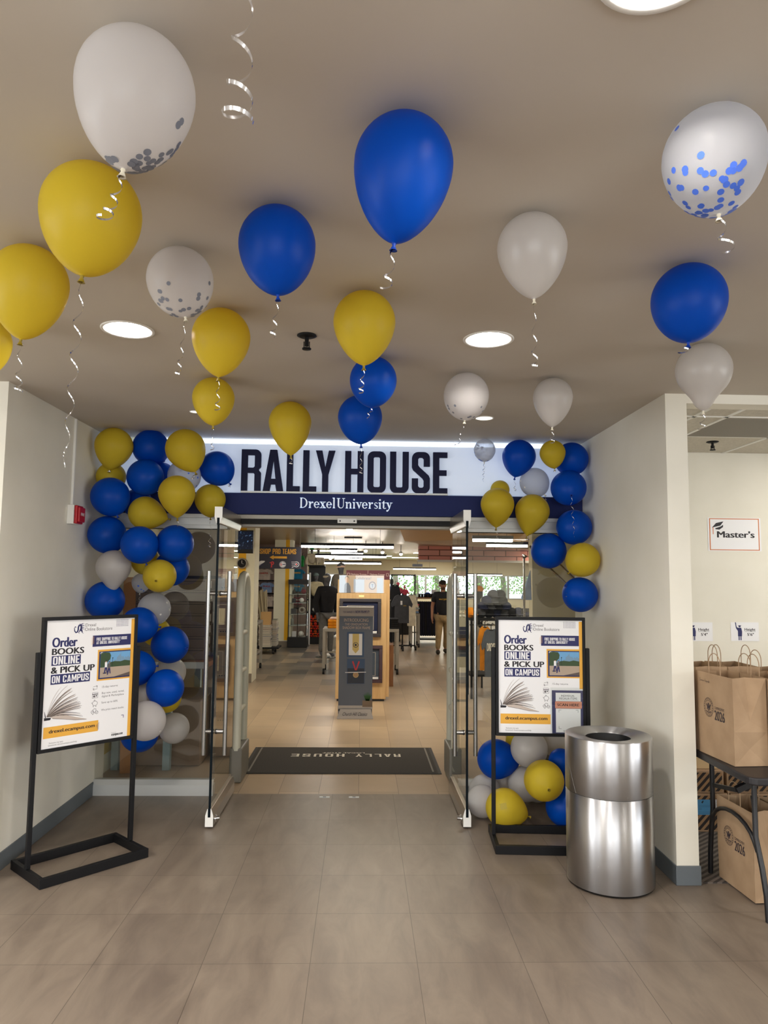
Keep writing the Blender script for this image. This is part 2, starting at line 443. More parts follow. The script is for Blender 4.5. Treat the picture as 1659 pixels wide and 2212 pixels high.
M_cartondark = add_noise(mat('taupe_carton', rgb(116, 100, 88), 0.8), rgb(110, 95, 83), rgb(122, 106, 93), 7)
M_wood = add_noise(mat('maple_laminate', rgb(204, 168, 118), 0.5), rgb(198, 160, 110), rgb(210, 176, 126), 5, stretch=(6, 6, 0.6))
M_brownwood = add_noise(mat('brown_wood', rgb(140, 92, 54), 0.5), rgb(126, 80, 46), rgb(150, 102, 62), 6, stretch=(6, 6, 0.8))
M_greymetal = mat('warm_grey_metal', rgb(166, 160, 148), 0.45, 0.3)
M_gold = mat('gold_print', rgb(233, 172, 62), 0.6)
M_ink = mat('black_ink', rgb(28, 25, 30), 0.6)
M_inknavy = mat('navy_ink', rgb(34, 38, 92), 0.6)
M_inkgrey = mat('grey_ink', rgb(92, 88, 92), 0.6)
M_yellowpaint = mat('yellow_paint', rgb(238, 180, 20), 0.6)
M_lamp = emis('downlight_lens', (1.0, 0.93, 0.86), DOWNLIGHT)
M_lampsmall = emis('small_downlight_lens', (1.0, 0.95, 0.82), 30.0)
M_bar = emis('linear_lamp_lens', (1.0, 0.95, 0.88), SHOPBAR)
M_shopfill = emis('shop_fill_panel', (1.0, 0.90, 0.72), SHOPFILL)
M_fillpanel = emis('fill_panel_lens', (1.0, 0.96, 0.90), FILLPANEL)
M_roompanel = emis('room_panel_lens', (1.0, 0.95, 0.86), ROOMPANEL)
M_daylight = emis('daylight_pane', (0.92, 0.96, 1.0), HALLWIN)
M_led = emis('sign_led', (0.62, 0.76, 1.0), SIGNLED)

def floor_material():
    m = mat('stone_look_tile', rgb(150, 138, 126), 0.36, 0, 0.35)
    nt, N, L, b = nodes(m)
    tc = N.new('ShaderNodeTexCoord')
    mp = N.new('ShaderNodeMapping'); p = onz(652.5, 2211); q = onz(700, 2081)
    mp.inputs['Location'].default_value = (-p.x, -q.y, 0)
    L.new(tc.outputs['Object'], mp.inputs[0])
    br = N.new('ShaderNodeTexBrick'); br.offset = 0.0; br.squash = 1.0
    br.inputs['Scale'].default_value = 1.0; br.inputs['Brick Width'].default_value = 0.4572; br.inputs['Row Height'].default_value = 0.4572
    br.inputs['Mortar Size'].default_value = 0.0014; br.inputs['Mortar Smooth'].default_value = 0.3; br.inputs['Bias'].default_value = 0.0
    br.inputs['Color1'].default_value = (0.93, 0.93, 0.93, 1); br.inputs['Color2'].default_value = (1.05, 1.05, 1.05, 1); br.inputs['Mortar'].default_value = (0.36, 0.34, 0.33, 1)
    L.new(mp.outputs[0], br.inputs['Vector'])
    m2 = N.new('ShaderNodeMapping'); m2.inputs['Scale'].default_value = (5.0, 1.5, 1); m2.inputs['Rotation'].default_value = (0, 0, -0.35)
    L.new(tc.outputs['Object'], m2.inputs[0])
    nz = N.new('ShaderNodeTexNoise'); nz.inputs['Scale'].default_value = 1.6; nz.inputs['Detail'].default_value = 8; nz.inputs['Roughness'].default_value = 0.62; nz.inputs['Distortion'].default_value = 0.6
    L.new(m2.outputs[0], nz.inputs['Vector'])
    rp = N.new('ShaderNodeValToRGB')
    rp.color_ramp.elements[0].position = 0.3; rp.color_ramp.elements[0].color = rgb(110, 98, 87)
    rp.color_ramp.elements[1].position = 0.72; rp.color_ramp.elements[1].color = rgb(136, 123, 109)
    L.new(nz.outputs['Fac'], rp.inputs[0])
    mu = N.new('ShaderNodeMixRGB'); mu.blend_type = 'MULTIPLY'; mu.inputs[0].default_value = 1
    L.new(rp.outputs[0], mu.inputs[1]); L.new(br.outputs['Color'], mu.inputs[2]); L.new(mu.outputs[0], b.inputs['Base Color'])
    r2 = N.new('ShaderNodeMapRange'); r2.inputs['To Min'].default_value = 0.30; r2.inputs['To Max'].default_value = 0.44
    L.new(nz.outputs['Fac'], r2.inputs[0]); L.new(r2.outputs[0], b.inputs['Roughness'])
    return m
def plank_material():
    m = mat('shop_floor_planks', rgb(170, 145, 115), 0.34, 0, 0.35)
    nt, N, L, b = nodes(m)
    tc = N.new('ShaderNodeTexCoord'); mp = N.new('ShaderNodeMapping'); mp.inputs['Rotation'].default_value = (0, 0, PI / 2)
    L.new(tc.outputs['Object'], mp.inputs[0])
    br = N.new('ShaderNodeTexBrick'); br.offset = 0.37; br.inputs['Scale'].default_value = 1.0
    br.inputs['Brick Width'].default_value = 0.61; br.inputs['Row Height'].default_value = 0.305; br.inputs['Mortar Size'].default_value = 0.0016
    br.inputs['Color1'].default_value = rgb(164, 143, 118); br.inputs['Color2'].default_value = rgb(186, 163, 134); br.inputs['Mortar'].default_value = rgb(104, 88, 72)
    L.new(mp.outputs[0], br.inputs['Vector'])
    b2 = N.new('ShaderNodeTexBrick'); b2.offset = 0.37; b2.inputs['Scale'].default_value = 1.0
    b2.inputs['Brick Width'].default_value = 0.61; b2.inputs['Row Height'].default_value = 0.305; b2.inputs['Mortar Size'].default_value = 0.0
    b2.inputs['Color1'].default_value = rgb(104, 100, 92); b2.inputs['Color2'].default_value = rgb(178, 160, 134); b2.inputs['Bias'].default_value = -0.1
    L.new(mp.outputs[0], b2.inputs['Vector'])
    sx = N.new('ShaderNodeSeparateXYZ'); L.new(tc.outputs['Object'], sx.inputs[0])
    r1 = N.new('ShaderNodeMapRange'); r1.inputs[1].default_value = 10.6; r1.inputs[2].default_value = 12.4
    L.new(sx.outputs['Y'], r1.inputs[0])
    r2 = N.new('ShaderNodeMapRange'); r2.inputs[1].default_value = 0.4; r2.inputs[2].default_value = -0.6
    L.new(sx.outputs['X'], r2.inputs[0])
    mm = N.new('ShaderNodeMath'); mm.operation = 'MULTIPLY'; L.new(r1.outputs[0], mm.inputs[0]); L.new(r2.outputs[0], mm.inputs[1])
    mx = N.new('ShaderNodeMixRGB'); L.new(mm.outputs[0], mx.inputs[0]); L.new(br.outputs['Color'], mx.inputs[1]); L.new(b2.outputs['Color'], mx.inputs[2])
    nz = N.new('ShaderNodeTexNoise'); nz.inputs['Scale'].default_value = 3; nz.inputs['Detail'].default_value = 6
    L.new(tc.outputs['Object'], nz.inputs['Vector'])
    rp = N.new('ShaderNodeValToRGB'); rp.color_ramp.elements[0].color = (0.82, 0.82, 0.82, 1); rp.color_ramp.elements[1].color = (1.1, 1.1, 1.1, 1)
    L.new(nz.outputs['Fac'], rp.inputs[0])
    mu = N.new('ShaderNodeMixRGB'); mu.blend_type = 'MULTIPLY'; mu.inputs[0].default_value = 1
    L.new(mx.outputs[0], mu.inputs[1]); L.new(rp.outputs[0], mu.inputs[2]); L.new(mu.outputs[0], b.inputs['Base Color'])
    return m
def stripe_material(name, c1, c2, scale, rough=0.9, axis=(0, 0, 0), dist=0.0, lo=0.45, hi=0.55):
    m = mat(name, c1, rough); nt, N, L, b = nodes(m)
    tc = N.new('ShaderNodeTexCoord'); mp = N.new('ShaderNodeMapping'); mp.inputs['Rotation'].default_value = axis
    wv = N.new('ShaderNodeTexWave'); wv.inputs['Scale'].default_value = scale; wv.inputs['Distortion'].default_value = dist
    rp = N.new('ShaderNodeValToRGB'); rp.color_ramp.elements[0].position = lo; rp.color_ramp.elements[0].color = c1
    rp.color_ramp.elements[1].position = hi; rp.color_ramp.elements[1].color = c2
    L.new(tc.outputs['Object'], mp.inputs[0]); L.new(mp.outputs[0], wv.inputs['Vector']); L.new(wv.outputs['Fac'], rp.inputs[0]); L.new(rp.outputs[0], b.inputs['Base Color'])
    return m
M_floor = floor_material()
M_planks = plank_material()
M_carpet = stripe_material('striped_carpet', rgb(62, 56, 52), rgb(108, 99, 92), 9, axis=(0, 0, 0.9), dist=1.5)
M_shopceil = stripe_material('shop_ceiling_metal', rgb(150, 128, 100), rgb(168, 146, 116), 3.0, 0.34, axis=(0, 0, PI / 2), lo=0.02, hi=0.10)
nodes(M_shopceil)[3].inputs['Metallic'].default_value = 0.55
M_tileceil = add_noise(mat('acoustic_tile', rgb(205, 199, 186), 0.9), rgb(196, 190, 177), rgb(210, 204, 191), 60, bump=0.3)
M_grille = stripe_material('grille', rgb(96, 90, 82), rgb(150, 143, 132), 30, 0.6)

# ================================================================== HALL SHELL
ZC = 2.71      # hall ceiling
YS = 5.63      # shop front
YF = 4.02      # faces of the walls either side of the vestibule
XL, XR, XR2 = -1.985, 1.728, 1.852
ZS = 2.5       # shop ceiling
lampL = onz(276, 712, ZC); lampR = onz(1055, 733, ZC); lampT = onz(1428, -80, ZC); lampS = onz(1046, 903, ZC); lampS2 = onz(421, 889, ZC)
HOLES = [(lampL, 0.098), (lampR, 0.098), (lampT, 0.098), (lampS, 0.055), (lampS2, 0.03)]
for hx, hy in ((-1.75, 1.0), (0.2, 0.35), (-3.6, 2.4), (3.4, 2.6), (-0.6, -1.2), (1.6, -1.4)):
    HOLES.append((Vector((hx, hy, ZC)), 0.098))
vs, fs = loops_geo([[(-6, -5), (8, -5), (8, YF), (XR + 0.06, YF), (XR + 0.06, YS), (XL - 0.1, YS), (XL - 0.1, YF), (-6, YF)]] +
                   [[(c.x + r * math.cos(2 * PI * i / 40), c.y + r * math.sin(2 * PI * i / 40)) for i in range(40)] for c, r in HOLES])
mb = MB(); mb.add([(p.x, p.y, ZC) for p in vs], fs); mb.box(-6, 8, -5, YS, ZC + 0.16, ZC + 0.2)
struct('ceiling', mb, M_ceil)
struct('floor', MB().box(-6, 8, -5, YS + 0.03, -0.1, 0), M_floor)
struct('wall_left', MB().box(XL - 0.14, XL, YF, YS + 0.2, 0, ZC + 0.1), M_wall)
struct('wall_left_front', MB().box(-6, XL - 0.0005, YF - 0.0005, YF + 0.14, 0, ZC + 0.1), M_wall)
struct('wall_right', MB().box(XR, XR2, YF, YS + 0.2, 0, ZC + 0.1), M_wall)
struct('wall_right_header', MB().box(XR2 - 0.001, 8, YF + 0.0005, YF + 0.13, 2.655, ZC + 0.1), M_wall)
struct('wall_back', MB().box(-6, 8, -5.1, -5, 0, ZC + 0.1), M_wall)
for i, (x0, x1) in enumerate(((-3.0, -0.5), (-0.2, 2.2))):
    wf = struct('window_%d' % (20 + i), MB().box(x0 - 0.06, x1 + 0.06, -5.0, -4.96, 0.52, 2.46), M_white)
    MB().poly([(x0, -4.955, 0.58), (x1, -4.955, 0.58), (x1, -4.955, 2.40), (x0, -4.955, 2.40)]).build('pane', M_daylight, wf)
for i, (X, sx, y0, y1) in enumerate(((8, -1, -4.2, -1.6), (8, -1, -1.2, 1.4), (-6, 1, -4.2, -1.6), (-6, 1, -1.2, 1.4))):  # unseen side windows, added to brighten the vestibule walls
    wf = struct('window_%d' % (22 + i), MB().box(min(X, X + sx * 0.04), max(X, X + sx * 0.04), y0 - 0.06, y1 + 0.06, 0.52, 2.46), M_white)
    MB().poly([(X + sx * 0.045, y0, 0.58), (X + sx * 0.045, y1, 0.58), (X + sx * 0.045, y1, 2.40), (X + sx * 0.045, y0, 2.40)]).build('pane', M_daylight, wf)
struct('wall_hall_left', MB().box(-6.1, -6, -5, YF, 0, ZC + 0.1), M_wall)
struct('wall_hall_right', MB().box(8, 8.1, -5, 6.2, 0, ZC + 0.1), M_wall)
mb = MB().box(XL, XL + 0.008, YF, YS - 0.02, 0, 0.10); mb.box(-6, XL + 0.006, YF - 0.008, YF, 0, 0.10)
struct('baseboard_left', mb, M_base, 0.003)
mb = MB().box(XR - 0.008, XR, YF - 0.008, YS - 0.02, 0, 0.102); mb.box(XR - 0.008, XR2 + 0.006, YF - 0.010, YF + 0.0, 0, 0.102); mb.box(XR2, XR2 + 0.007, YF - 0.010, YS - 0.2, 0, 0.102)
struct('baseboard_right', mb, M_base, 0.003)

# ---- side room seen through the opening on the right
RY = 5.62; RZ = 2.66
struct('wall_room', MB().box(XR2, 8, RY, RY + 0.1, 0, ZC), M_wall)
struct('floor_carpet', MB().box(XR2, 8, YF + 0.02, RY, 0, 0.006), M_carpet)
mb = MB(); mb.box(XR2, 8, YF + 0.13, RY, RZ, RZ + 0.03)
struct('ceiling_room', mb, M_tileceil)
mb = MB()
for gx in (1.852 + 0.2, 2.26, 2.87, 3.48, 4.09): mb.box(gx - 0.012, gx + 0.012, YF + 0.13, RY, RZ - 0.005, RZ + 0.001)
for gy in (4.36, 4.97): mb.box(XR2, 8, gy - 0.012, gy + 0.012, RZ - 0.005, RZ + 0.001)
struct('trim_1', mb, M_white)
v = thing('ceiling_vent', 'dark perforated return air panel in tiled ceiling behind opening', 'vent', (2.565, 4.665, RZ - 0.006))
MB().box(-0.29, 0.29, -0.29, 0.29, 0, 0.004).build('grille', M_grille, v)
for gx in (3.2, 4.6, 6.2):
    t = thing('ceiling_light', 'square recessed light panel in the side room ceiling', 'light', (gx + 0.585, 4.665, RZ - 0.007), 0, 'light panels of the side room')
    MB().box(-0.29, 0.29, -0.29, 0.29, 0, 0.004).build('lens', M_roompanel, t)

# ---- recessed lamps
def downlight(c, r, label, lens, group=None):
    t = thing('downlight', label, 'ceiling light', (c.x, c.y, ZC), 0, group)
    MB().lathe([(r * 0.97, 0.0), (r * 0.97, -0.002), (r * 1.13, -0.006), (r * 1.16, -0.003), (r * 1.16, 0.0)], 40).build('trim_ring', M_white, t)
    MB().lathe([(r * 0.99, 0.0), (r * 0.93, 0.03), (r * 0.86, 0.05)], 40).build('reflector', M_white, t)
    MB().lathe([(0.0005, 0.045), (r * 0.86, 0.045)], 40, smooth=False).build('lens', lens, t)
    return t
downlight(lampL, 0.098, 'round recessed ceiling light between the yellow and the white confetti balloon', M_lamp)
downlight(lampR, 0.098, 'round recessed ceiling light left of the plain white ceiling balloon', M_lamp)
downlight(lampT, 0.098, 'round recessed ceiling light cut off by the top edge of the photo', M_lamp)
downlight(lampS, 0.055, 'small recessed light half hidden by a white confetti balloon', M_lampsmall)
downlight(lampS2, 0.03, 'tiny recessed ceiling light peeking out left of a yellow balloon', M_lampsmall)
for c, r in HOLES[5:]:
    downlight(c, 0.098, 'round recessed light in the hall ceiling nearer the camera', M_lamp, 'hall lights out of view')
for tx, ty in ((-3.3, -2.4), (0.5, -3.0), (3.6, -2.2), (6.8, -1.2), (-3.5, 1.9)):  # unseen panels, added to light the wall faces and streak the can
    t = thing('fill_panel', 'long light panel added out of view to brighten the hall', 'ceiling light', (tx, ty, ZC - 0.03), 0, 'added hall light panels out of view')
    MB().box(-0.62, 0.62, -0.32, 0.32, 0, 0.028).build('frame', M_white, t)
    MB().box(-0.58, 0.58, -0.28, 0.28, -0.004, -0.001).build('lens', M_fillpanel, t)
t = thing('sprinkler', 'small dark sprinkler head with round plate in the plaster ceiling', 'sprinkler', onz(663, 724, ZC))
def sprinkler(t):
    MB().lathe([(0.0005, 0), (0.042, 0), (0.044, -0.004), (0.030, -0.010), (0.0005, -0.011)], 28).build('plate', M_black, t)
    b_ = MB(); b_.cyl((0, 0, -0.008), (0, 0, -0.05), 0.009, n=12); b_.bar((-0.012, 0, -0.03), (-0.012, 0, -0.062), 0.004, 0.004); b_.bar((0.012, 0, -0.03), (0.012, 0, -0.062), 0.004, 0.004)
    b_.build('stem', M_black, t)
    MB().lathe([(0.0005, -0.060), (0.020, -0.060), (0.020, -0.065), (0.0005, -0.065)], 20).build('deflector', M_black, t)
sprinkler(t)
t = thing('sprinkler', 'small dark sprinkler head under the tiled ceiling of the side room', 'sprinkler', onz(1539, 954, RZ))
sprinkler(t)

# ---- fire alarm pull station with its conduit on the left wall
pf = onx(152, 1112, XL)
t = thing('fire_alarm', 'red fire alarm pull station on a cream back box on the left wall', 'fire alarm', (XL, pf.y, pf.z))
MB().box(0, 0.045, -0.06, 0.06, -0.065, 0.065).build('back_box', M_white, t, 0.004)
b_ = MB().box(0.046, 0.066, -0.055, 0.055, -0.062, 0.062); b_.box(0.066, 0.082, -0.05, 0.05, -0.05, 0.05)
fr = b_.build('red_cover', mat('alarm_red', rgb(178, 22, 34), 0.4), t, 0.006)
b_ = MB(); s_ = Sheet(b_, (0.0825, -0.03, 0.012), (0, 1, 0), (0, 0, 1), (1, 0, 0), 1, 1)
s_.text('FIRE', 0, 0, 0.06, 0.02, 0, 1, 0.02); b_.build('lettering', M_paper, fr)
b_ = MB().box(0, 0.016, -0.010, 0.010, 0.066, ZC - pf.z - 0.005)
t2 = thing('cable_conduit', 'thin white surface conduit running up the wall from the fire alarm', 'conduit', (XL, pf.y, pf.z))
b_.build('raceway', M_white, t2, 0.002)

# ================================================================== SHOP FRONT
DXL, DXR = -0.972, 0.716       # door leaves
# header rails, sills, side panes
for (a, b_x, nm) in ((XL, -1.04, 1), (0.775, XR, 2)):
    mb = MB().box(a, b_x, YS - 0.02, YS + 0.08, 2.0, 2.115); mb.box(a, b_x, YS - 0.04, YS + 0.08, 2.085, 2.115); mb.box(a, b_x, YS - 0.03, YS + 0.08, 2.0, 2.03)
    struct('trim_%d' % (1 + nm), mb, M_aluwhite, 0.002)
for (a, b_x, nm) in ((XL, -1.09, 4), (0.755, XR, 5)):
    mb = MB().box(a, b_x, YS - 0.03, YS + 0.05, 0.001, 0.078); mb.add([(a, YS - 0.03, 0.078), (b_x, YS - 0.03, 0.078), (b_x, YS, 0.112), (a, YS, 0.112), (a, YS + 0.05, 0.112), (b_x, YS + 0.05, 0.112)], [(0, 1, 2, 3), (3, 2, 5, 4)])
    struct('trim_%d' % nm, mb, M_aluwhite)
for (a, b_x, nm) in ((XL, -1.09, 1), (0.775, XR, 2)):
    struct('window_%d' % nm, MB().poly([(a, YS + 0.012, 0.11), (b_x, YS + 0.012, 0.11), (b_x, YS + 0.012, 2.005), (a, YS + 0.012, 2.005)]), M_glasspane)
# portal head above the door opening
mb = MB().box(-1.04, 0.775, YS - 0.005, YS + 0.10, 2.085, 2.115, 0); mb.box(-1.04, 0.775, YS + 0.012, YS + 0.09, 2.048, 2.086, 1); mb.box(-1.04, 0.775, YS + 0.10, YS + 0.26, 2.03, 2.1, 0)
struct('trim_6', mb, [M_greymetal, M_darkgap])
struct('wall_front', MB().box(XL - 0.1, XR + 0.1, YS + 0.06, YS + 0.26, 2.1, ZC + 0.1), M_cream)
t = thing('door_latch_plate', 'small white strike plate screwed under the middle of the sign', 'plate', (at(750, 1124, YS).x, YS, 2.075))
MB().box(-0.075, 0.075, -0.012, 0.0, -0.016, 0.02).build('plate', M_white, t, 0.002)
b_ = MB(); b_.cyl((-0.055, -0.0125, 0), (-0.055, -0.016, 0), 0.006, n=10); b_.cyl((0.055, -0.0125, 0), (0.055, -0.016, 0), 0.006, n=10)
b_.build('screw', M_black, t)
for fx in (-0.255, -0.035):
    t = thing('floor_strike', 'small metal floor strike plate in the threshold, ' + ('left' if fx < -0.1 else 'right') + ' of the pair', 'plate', (fx, 5.58, 0.0005))
    MB().box(-0.038, 0.038, -0.012, 0.012, 0, 0.002).build('plate', M_alu, t)
    MB().box(-0.012, 0.012, -0.005, 0.005, 0.0021, 0.003).build('slot', M_black, t)

# ---- sign
sg = thing('shop_sign', 'pale blue glowing sign board with large navy letters above the shop entrance', 'sign', (0, YS, 2.28))
mface = mat('sign_face', rgb(222, 228, 236), 0.5, emit=(0.60, 0.74, 1.0), estr=FACEGLOW)  # light falling on the board is put in as emission
wbuild(MB().box(XL + 0.001, XR - 0.001, YS - 0.005, YS + 0.05, 2.29, 2.672), 'board', mface, sg)
wbuild(MB().box(XL + 0.3, XR - 0.3, YS - 0.004, YS + 0.03, 2.684, 2.706), 'led_line', M_led, sg)
LET = [('R', 143, 275), ('A', 290, 428), ('L', 450, 540), ('L', 560, 652), ('Y', 645, 778), ('H', 845, 972), ('O', 998, 1125), ('U', 1152, 1280), ('S', 1302, 1425), ('E', 1447, 1545)]
for ch, a, b_x in LET:
    k = (0.662 + 0.945) / 1402
    x0 = -0.945 + (a - 143) * k; wd = (b_x - a) * k; H = 0.326
    vs, fs = loops_geo(glyph(ch, wd / H), 0.045)
    b_ = MB().add([(x0 + p.x * H, YS - 0.03 + p.z * H * 0.9, 2.2975 + p.y * H) for p in vs], fs)
    wbuild(b_, 'letter', M_navyletter, sg)
wbuild(MB().box(-0.945, 0.665, YS - 0.05, YS - 0.004, 2.283, 2.297), 'ledge', M_aluwhite, sg)
bd = thing('sign_band', 'navy fascia band with white serif lettering below the big sign', 'sign', (0, YS, 2.12))
wbuild(MB().box(XL + 0.001, XR - 0.001, YS - 0.035, YS + 0.03, 2.118, 2.282), 'band', M_navy, bd)
# serif lettering built from stems, serifs and thick-thin bowls
def serif_text(word_boxes, out):
    def stem(x, y0, y1, w, sb=True, st=None):
        out.append([(x, y0), (x + w, y0), (x + w, y1), (x, y1)])
        h = 0.05
        if sb: out.append([(x - 0.07, y0), (x + w + 0.07, y0), (x + w + 0.02, y0 + h), (x - 0.02, y0 + h)])
        if st == 'both': out.append([(x - 0.07, y1), (x - 0.02, y1 - h), (x + w + 0.02, y1 - h), (x + w + 0.07, y1)])
        if st == 'left': out.append([(x - 0.08, y1 - 0.04), (x - 0.08, y1), (x + w, y1), (x, y1 - 0.10)])
    def bowl(cx, cyy, rx, ry, tk, tn, a0, a1, n=14):
        o_ = arc(cx, cyy, rx, a0, a1, n, ry); i_ = arc(cx, cyy, rx - tk, a0, a1, n, ry - tn)
        out.append(o_ + i_[::-1])
    def dot(x, y, r): out.append(arc(x, y, r, 0, 330, 11))
    X = 0.62; W = 0.135; x = 0.0
    # D
    stem(0.09, 0, 1, W, True, 'both'); bowl(0.30, 0.5, 0.46, 0.5, W, 0.05, -90, 90); out.append([(0.1, 0), (0.32, 0), (0.32, 0.05), (0.1, 0.05)]); out.append([(0.1, 1), (0.32, 1), (0.32, 0.95), (0.1, 0.95)])
    x = 0.84
    stem(x + 0.09, 0, X, W, True, 'left'); bowl(x + 0.38, 0.38, 0.17, 0.24, 0.06, 0.07, 70, 180, 8); dot(x + 0.41, X - 0.075, 0.075); x += 0.53
    def e(x):
        bowl(x + 0.27, X / 2, 0.27, X / 2 + 0.01, W, 0.05, 0, 325, 20); out.append([(x + 0.1, 0.31), (x + 0.53, 0.31), (x + 0.53, 0.36), (x + 0.1, 0.36)])
    e(x); x += 0.57
    out.append([(x + 0.03, X), (x + 0.20, X), (x + 0.55, 0), (x + 0.38, 0)]); out.append([(x + 0.40, X), (x + 0.47, X), (x + 0.15, 0), (x + 0.08, 0)])
    for q in (0.0, 0.33): out.append([(x + q - 0.02, X), (x + q + 0.26, X), (x + q + 0.26, X - 0.045), (x + q - 0.02, X - 0.045)])
    for q in (0.0, 0.31): out.append([(x + q - 0.02, 0), (x + q + 0.29, 0), (x + q + 0.29, 0.045), (x + q - 0.02, 0.045)])
    x += 0.62
    e(x); x += 0.60
    stem(x + 0.07, 0, 1.04, W, True, 'left'); x += 0.42
    # U
    out.append([(x + 0.08, 0.3), (x + 0.08 + W, 0.3), (x + 0.08 + W, 1), (x + 0.08, 1)]); out.append([(x - 0.02, 0.955), (x + 0.32, 0.955), (x + 0.32, 1), (x - 0.02, 1)])
    out.append([(x + 0.60, 0.3), (x + 0.66, 0.3), (x + 0.66, 1), (x + 0.60, 1)]); out.append([(x + 0.49, 0.955), (x + 0.78, 0.955), (x + 0.78, 1), (x + 0.49, 1)])
    o_ = arc(x + 0.37, 0.3, 0.29, 180, 360, 12, 0.31); i_ = arc(x + 0.405, 0.3, 0.195, 180, 360, 12, 0.25); out.append(o_ + i_[::-1]); x += 0.80
    # n
    stem(x + 0.09, 0, X, W, True, 'left'); stem(x + 0.44, 0, 0.42, W); bowl(x + 0.39, 0.40, 0.185, 0.23, W - 0.01, 0.08, 0, 150, 10); x += 0.70
    def ii(x): stem(x + 0.08, 0, X, W, True, 'left'); dot(x + 0.145, 0.87, 0.085)
    ii(x); x += 0.33
    def vv(x, y0=0.0):
        out.append([(x + 0.04, X), (x + 0.20, X), (x + 0.37, 0.16), (x + 0.29, 0)]); out.append([(x + 0.46, X), (x + 0.52, X), (x + 0.33, 0), (x + 0.27, 0)])
        for q in (-0.02, 0.36): out.append([(x + q, X - 0.045), (x + q + 0.26, X - 0.045), (x + q + 0.26, X), (x + q, X)])
    vv(x); x += 0.58
    e(x); x += 0.59
    stem(x + 0.09, 0, X, W, True, 'left'); bowl(x + 0.38, 0.38, 0.17, 0.24, 0.06, 0.07, 70, 180, 8); dot(x + 0.41, X - 0.075, 0.075); x += 0.53
    # s
    bowl(x + 0.23, X * 0.74, 0.17, X * 0.26, 0.07, 0.05, 20, 230, 12); bowl(x + 0.22, X * 0.26, 0.19, X * 0.27, 0.08, 0.05, -150, 60, 12); out.append([(x + 0.08, 0.36), (x + 0.16, 0.42), (x + 0.39, 0.25), (x + 0.31, 0.17)]); x += 0.46
    ii(x); x += 0.33
    out.append([(x + 0.1, 0.14), (x + 0.1 + W, 0.14), (x + 0.1 + W, 0.82), (x + 0.1, 0.70)]); out.append([(x, X - 0.05), (x + 0.40, X - 0.05), (x + 0.40, X), (x, X)]); bowl(x + 0.27, 0.15, 0.17, 0.16, 0.10, 0.06, 180, 330, 8); x += 0.42
    vv(x); out.append([(x + 0.31, 0.08), (x + 0.37, 0.08), (x + 0.22, -0.22), (x + 0.10, -0.22)]); dot(x + 0.10, -0.20, 0.085); x += 0.58
    return x
sl = []; tw = serif_text(None, sl)
p0 = at(647, 1099, YS - 0.036); p1 = at(847, 1102, YS - 0.036)
kx = (p1.x - p0.x) / tw; H = 0.078
b_ = MB()
for lp in sl:
    vs, fs = loops_geo([lp], 0.02)
    b_.add([(p0.x + p.x * kx, YS - 0.043 + p.z * 0.3, 2.172 + p.y * H) for p in vs], fs)
wbuild(b_, 'lettering', mat('sign_white', rgb(226, 234, 244), 0.5, emit=(0.7, 0.82, 1.0), estr=0.35), bd)

# ---- glass doors
def glass_door(X, side, label):
    Y0, Y1 = 4.905, 5.69
    d = thing('glass_door', label, 'door', (X, Y1, 0))
    g = MB().poly([(X, Y0 + 0.004, 0.08), (X, Y1, 0.08), (X, Y1, 2.03), (X, Y0 + 0.004, 2.03)])
    wbuild(g, 'glass_pane', M_glassdoor, d)
    wbuild(MB().box(X - 0.0075, X + 0.0075, Y0, Y0 + 0.005, 0.05, 2.035), 'glass_edge', M_edge, d)
    for nm, z0, z1, up in (('top_rail', 1.985, 2.106, False), ('bottom_rail', 0.012, 0.125, True)):
        pr = [(-0.026, 0), (0.026, 0), (0.026, 0.07), (0.013, 0.113), (-0.013, 0.113), (-0.026, 0.07)]
        vs = []
        for Y in (Y0 - 0.006, Y1):
            for (a, b2) in pr: vs.append((X + a, Y, (z0 + b2) if up else (z1 - b2)))
        b_ = MB().add(vs, [(0, 1, 2, 3, 4, 5), (11, 10, 9, 8, 7, 6)] + [(i, (i + 1) % 6, 6 + (i + 1) % 6, 6 + i) for i in range(6)])
        r_ = wbuild(b_, nm, mat('door_rail_metal', rgb(176, 168, 156), 0.28, 0.9), d, 0.002)
        cp = MB().add([(X + a, Y, (z0 + b2) if up else (z1 - b2)) for Y in (Y0 - 0.0095, Y0 - 0.0065) for (a, b2) in pr], [(0, 1, 2, 3, 4, 5), (11, 10, 9, 8, 7, 6)] + [(i, (i + 1) % 6, 6 + (i + 1) % 6, 6 + i) for i in range(6)])
        wbuild(cp, 'end_cap', M_white, r_)
        cz = (z0 + 0.02) if up else (z1 - 0.05)
        slot = MB().box(X - 0.0085, X + 0.0085, Y0 - 0.011, Y0 - 0.0097, z0 + 0.06 if up else z0 - 0.002, z0 + 0.116 if up else z1 - 0.075)
        wbuild(slot, 'slot', M_edge, r_)
    lk = MB(); lk.cyl((X - side * 0.026, Y0 + 0.03, 0.055), (X - side * 0.062, Y0 + 0.03, 0.058), 0.013, n=14); lk.cyl((X - side * 0.034, Y0 + 0.03, 0.055), (X - side * 0.040, Y0 + 0.03, 0.055), 0.024, n=18)
    wbuild(lk, 'lock_knob', M_chrome, d)
    for sx in (-1, 1):
        h = MB(); hx = X + sx * 0.070; hy = Y0 + 0.085
        h.cyl((hx, hy, 0.445), (hx, hy, 1.672), 0.0145, n=20)
        hb = wbuild(h, 'handle', M_steel, d)
        s_ = MB()
        for z in (0.60, 1.52): s_.cyl((hx - sx * 0.012, hy, z), (X + sx * 0.003, hy, z), 0.0135, 0.016, n=16)
        wbuild(s_, 'standoff', M_steel, hb)
        s_ = MB()
        for z in (0.60, 1.52): s_.cyl((X + sx * 0.014, hy, z), (X + sx * 0.010, hy, z), 0.0175, n=16)
        wbuild(s_, 'washer', M_black, hb)
    return d
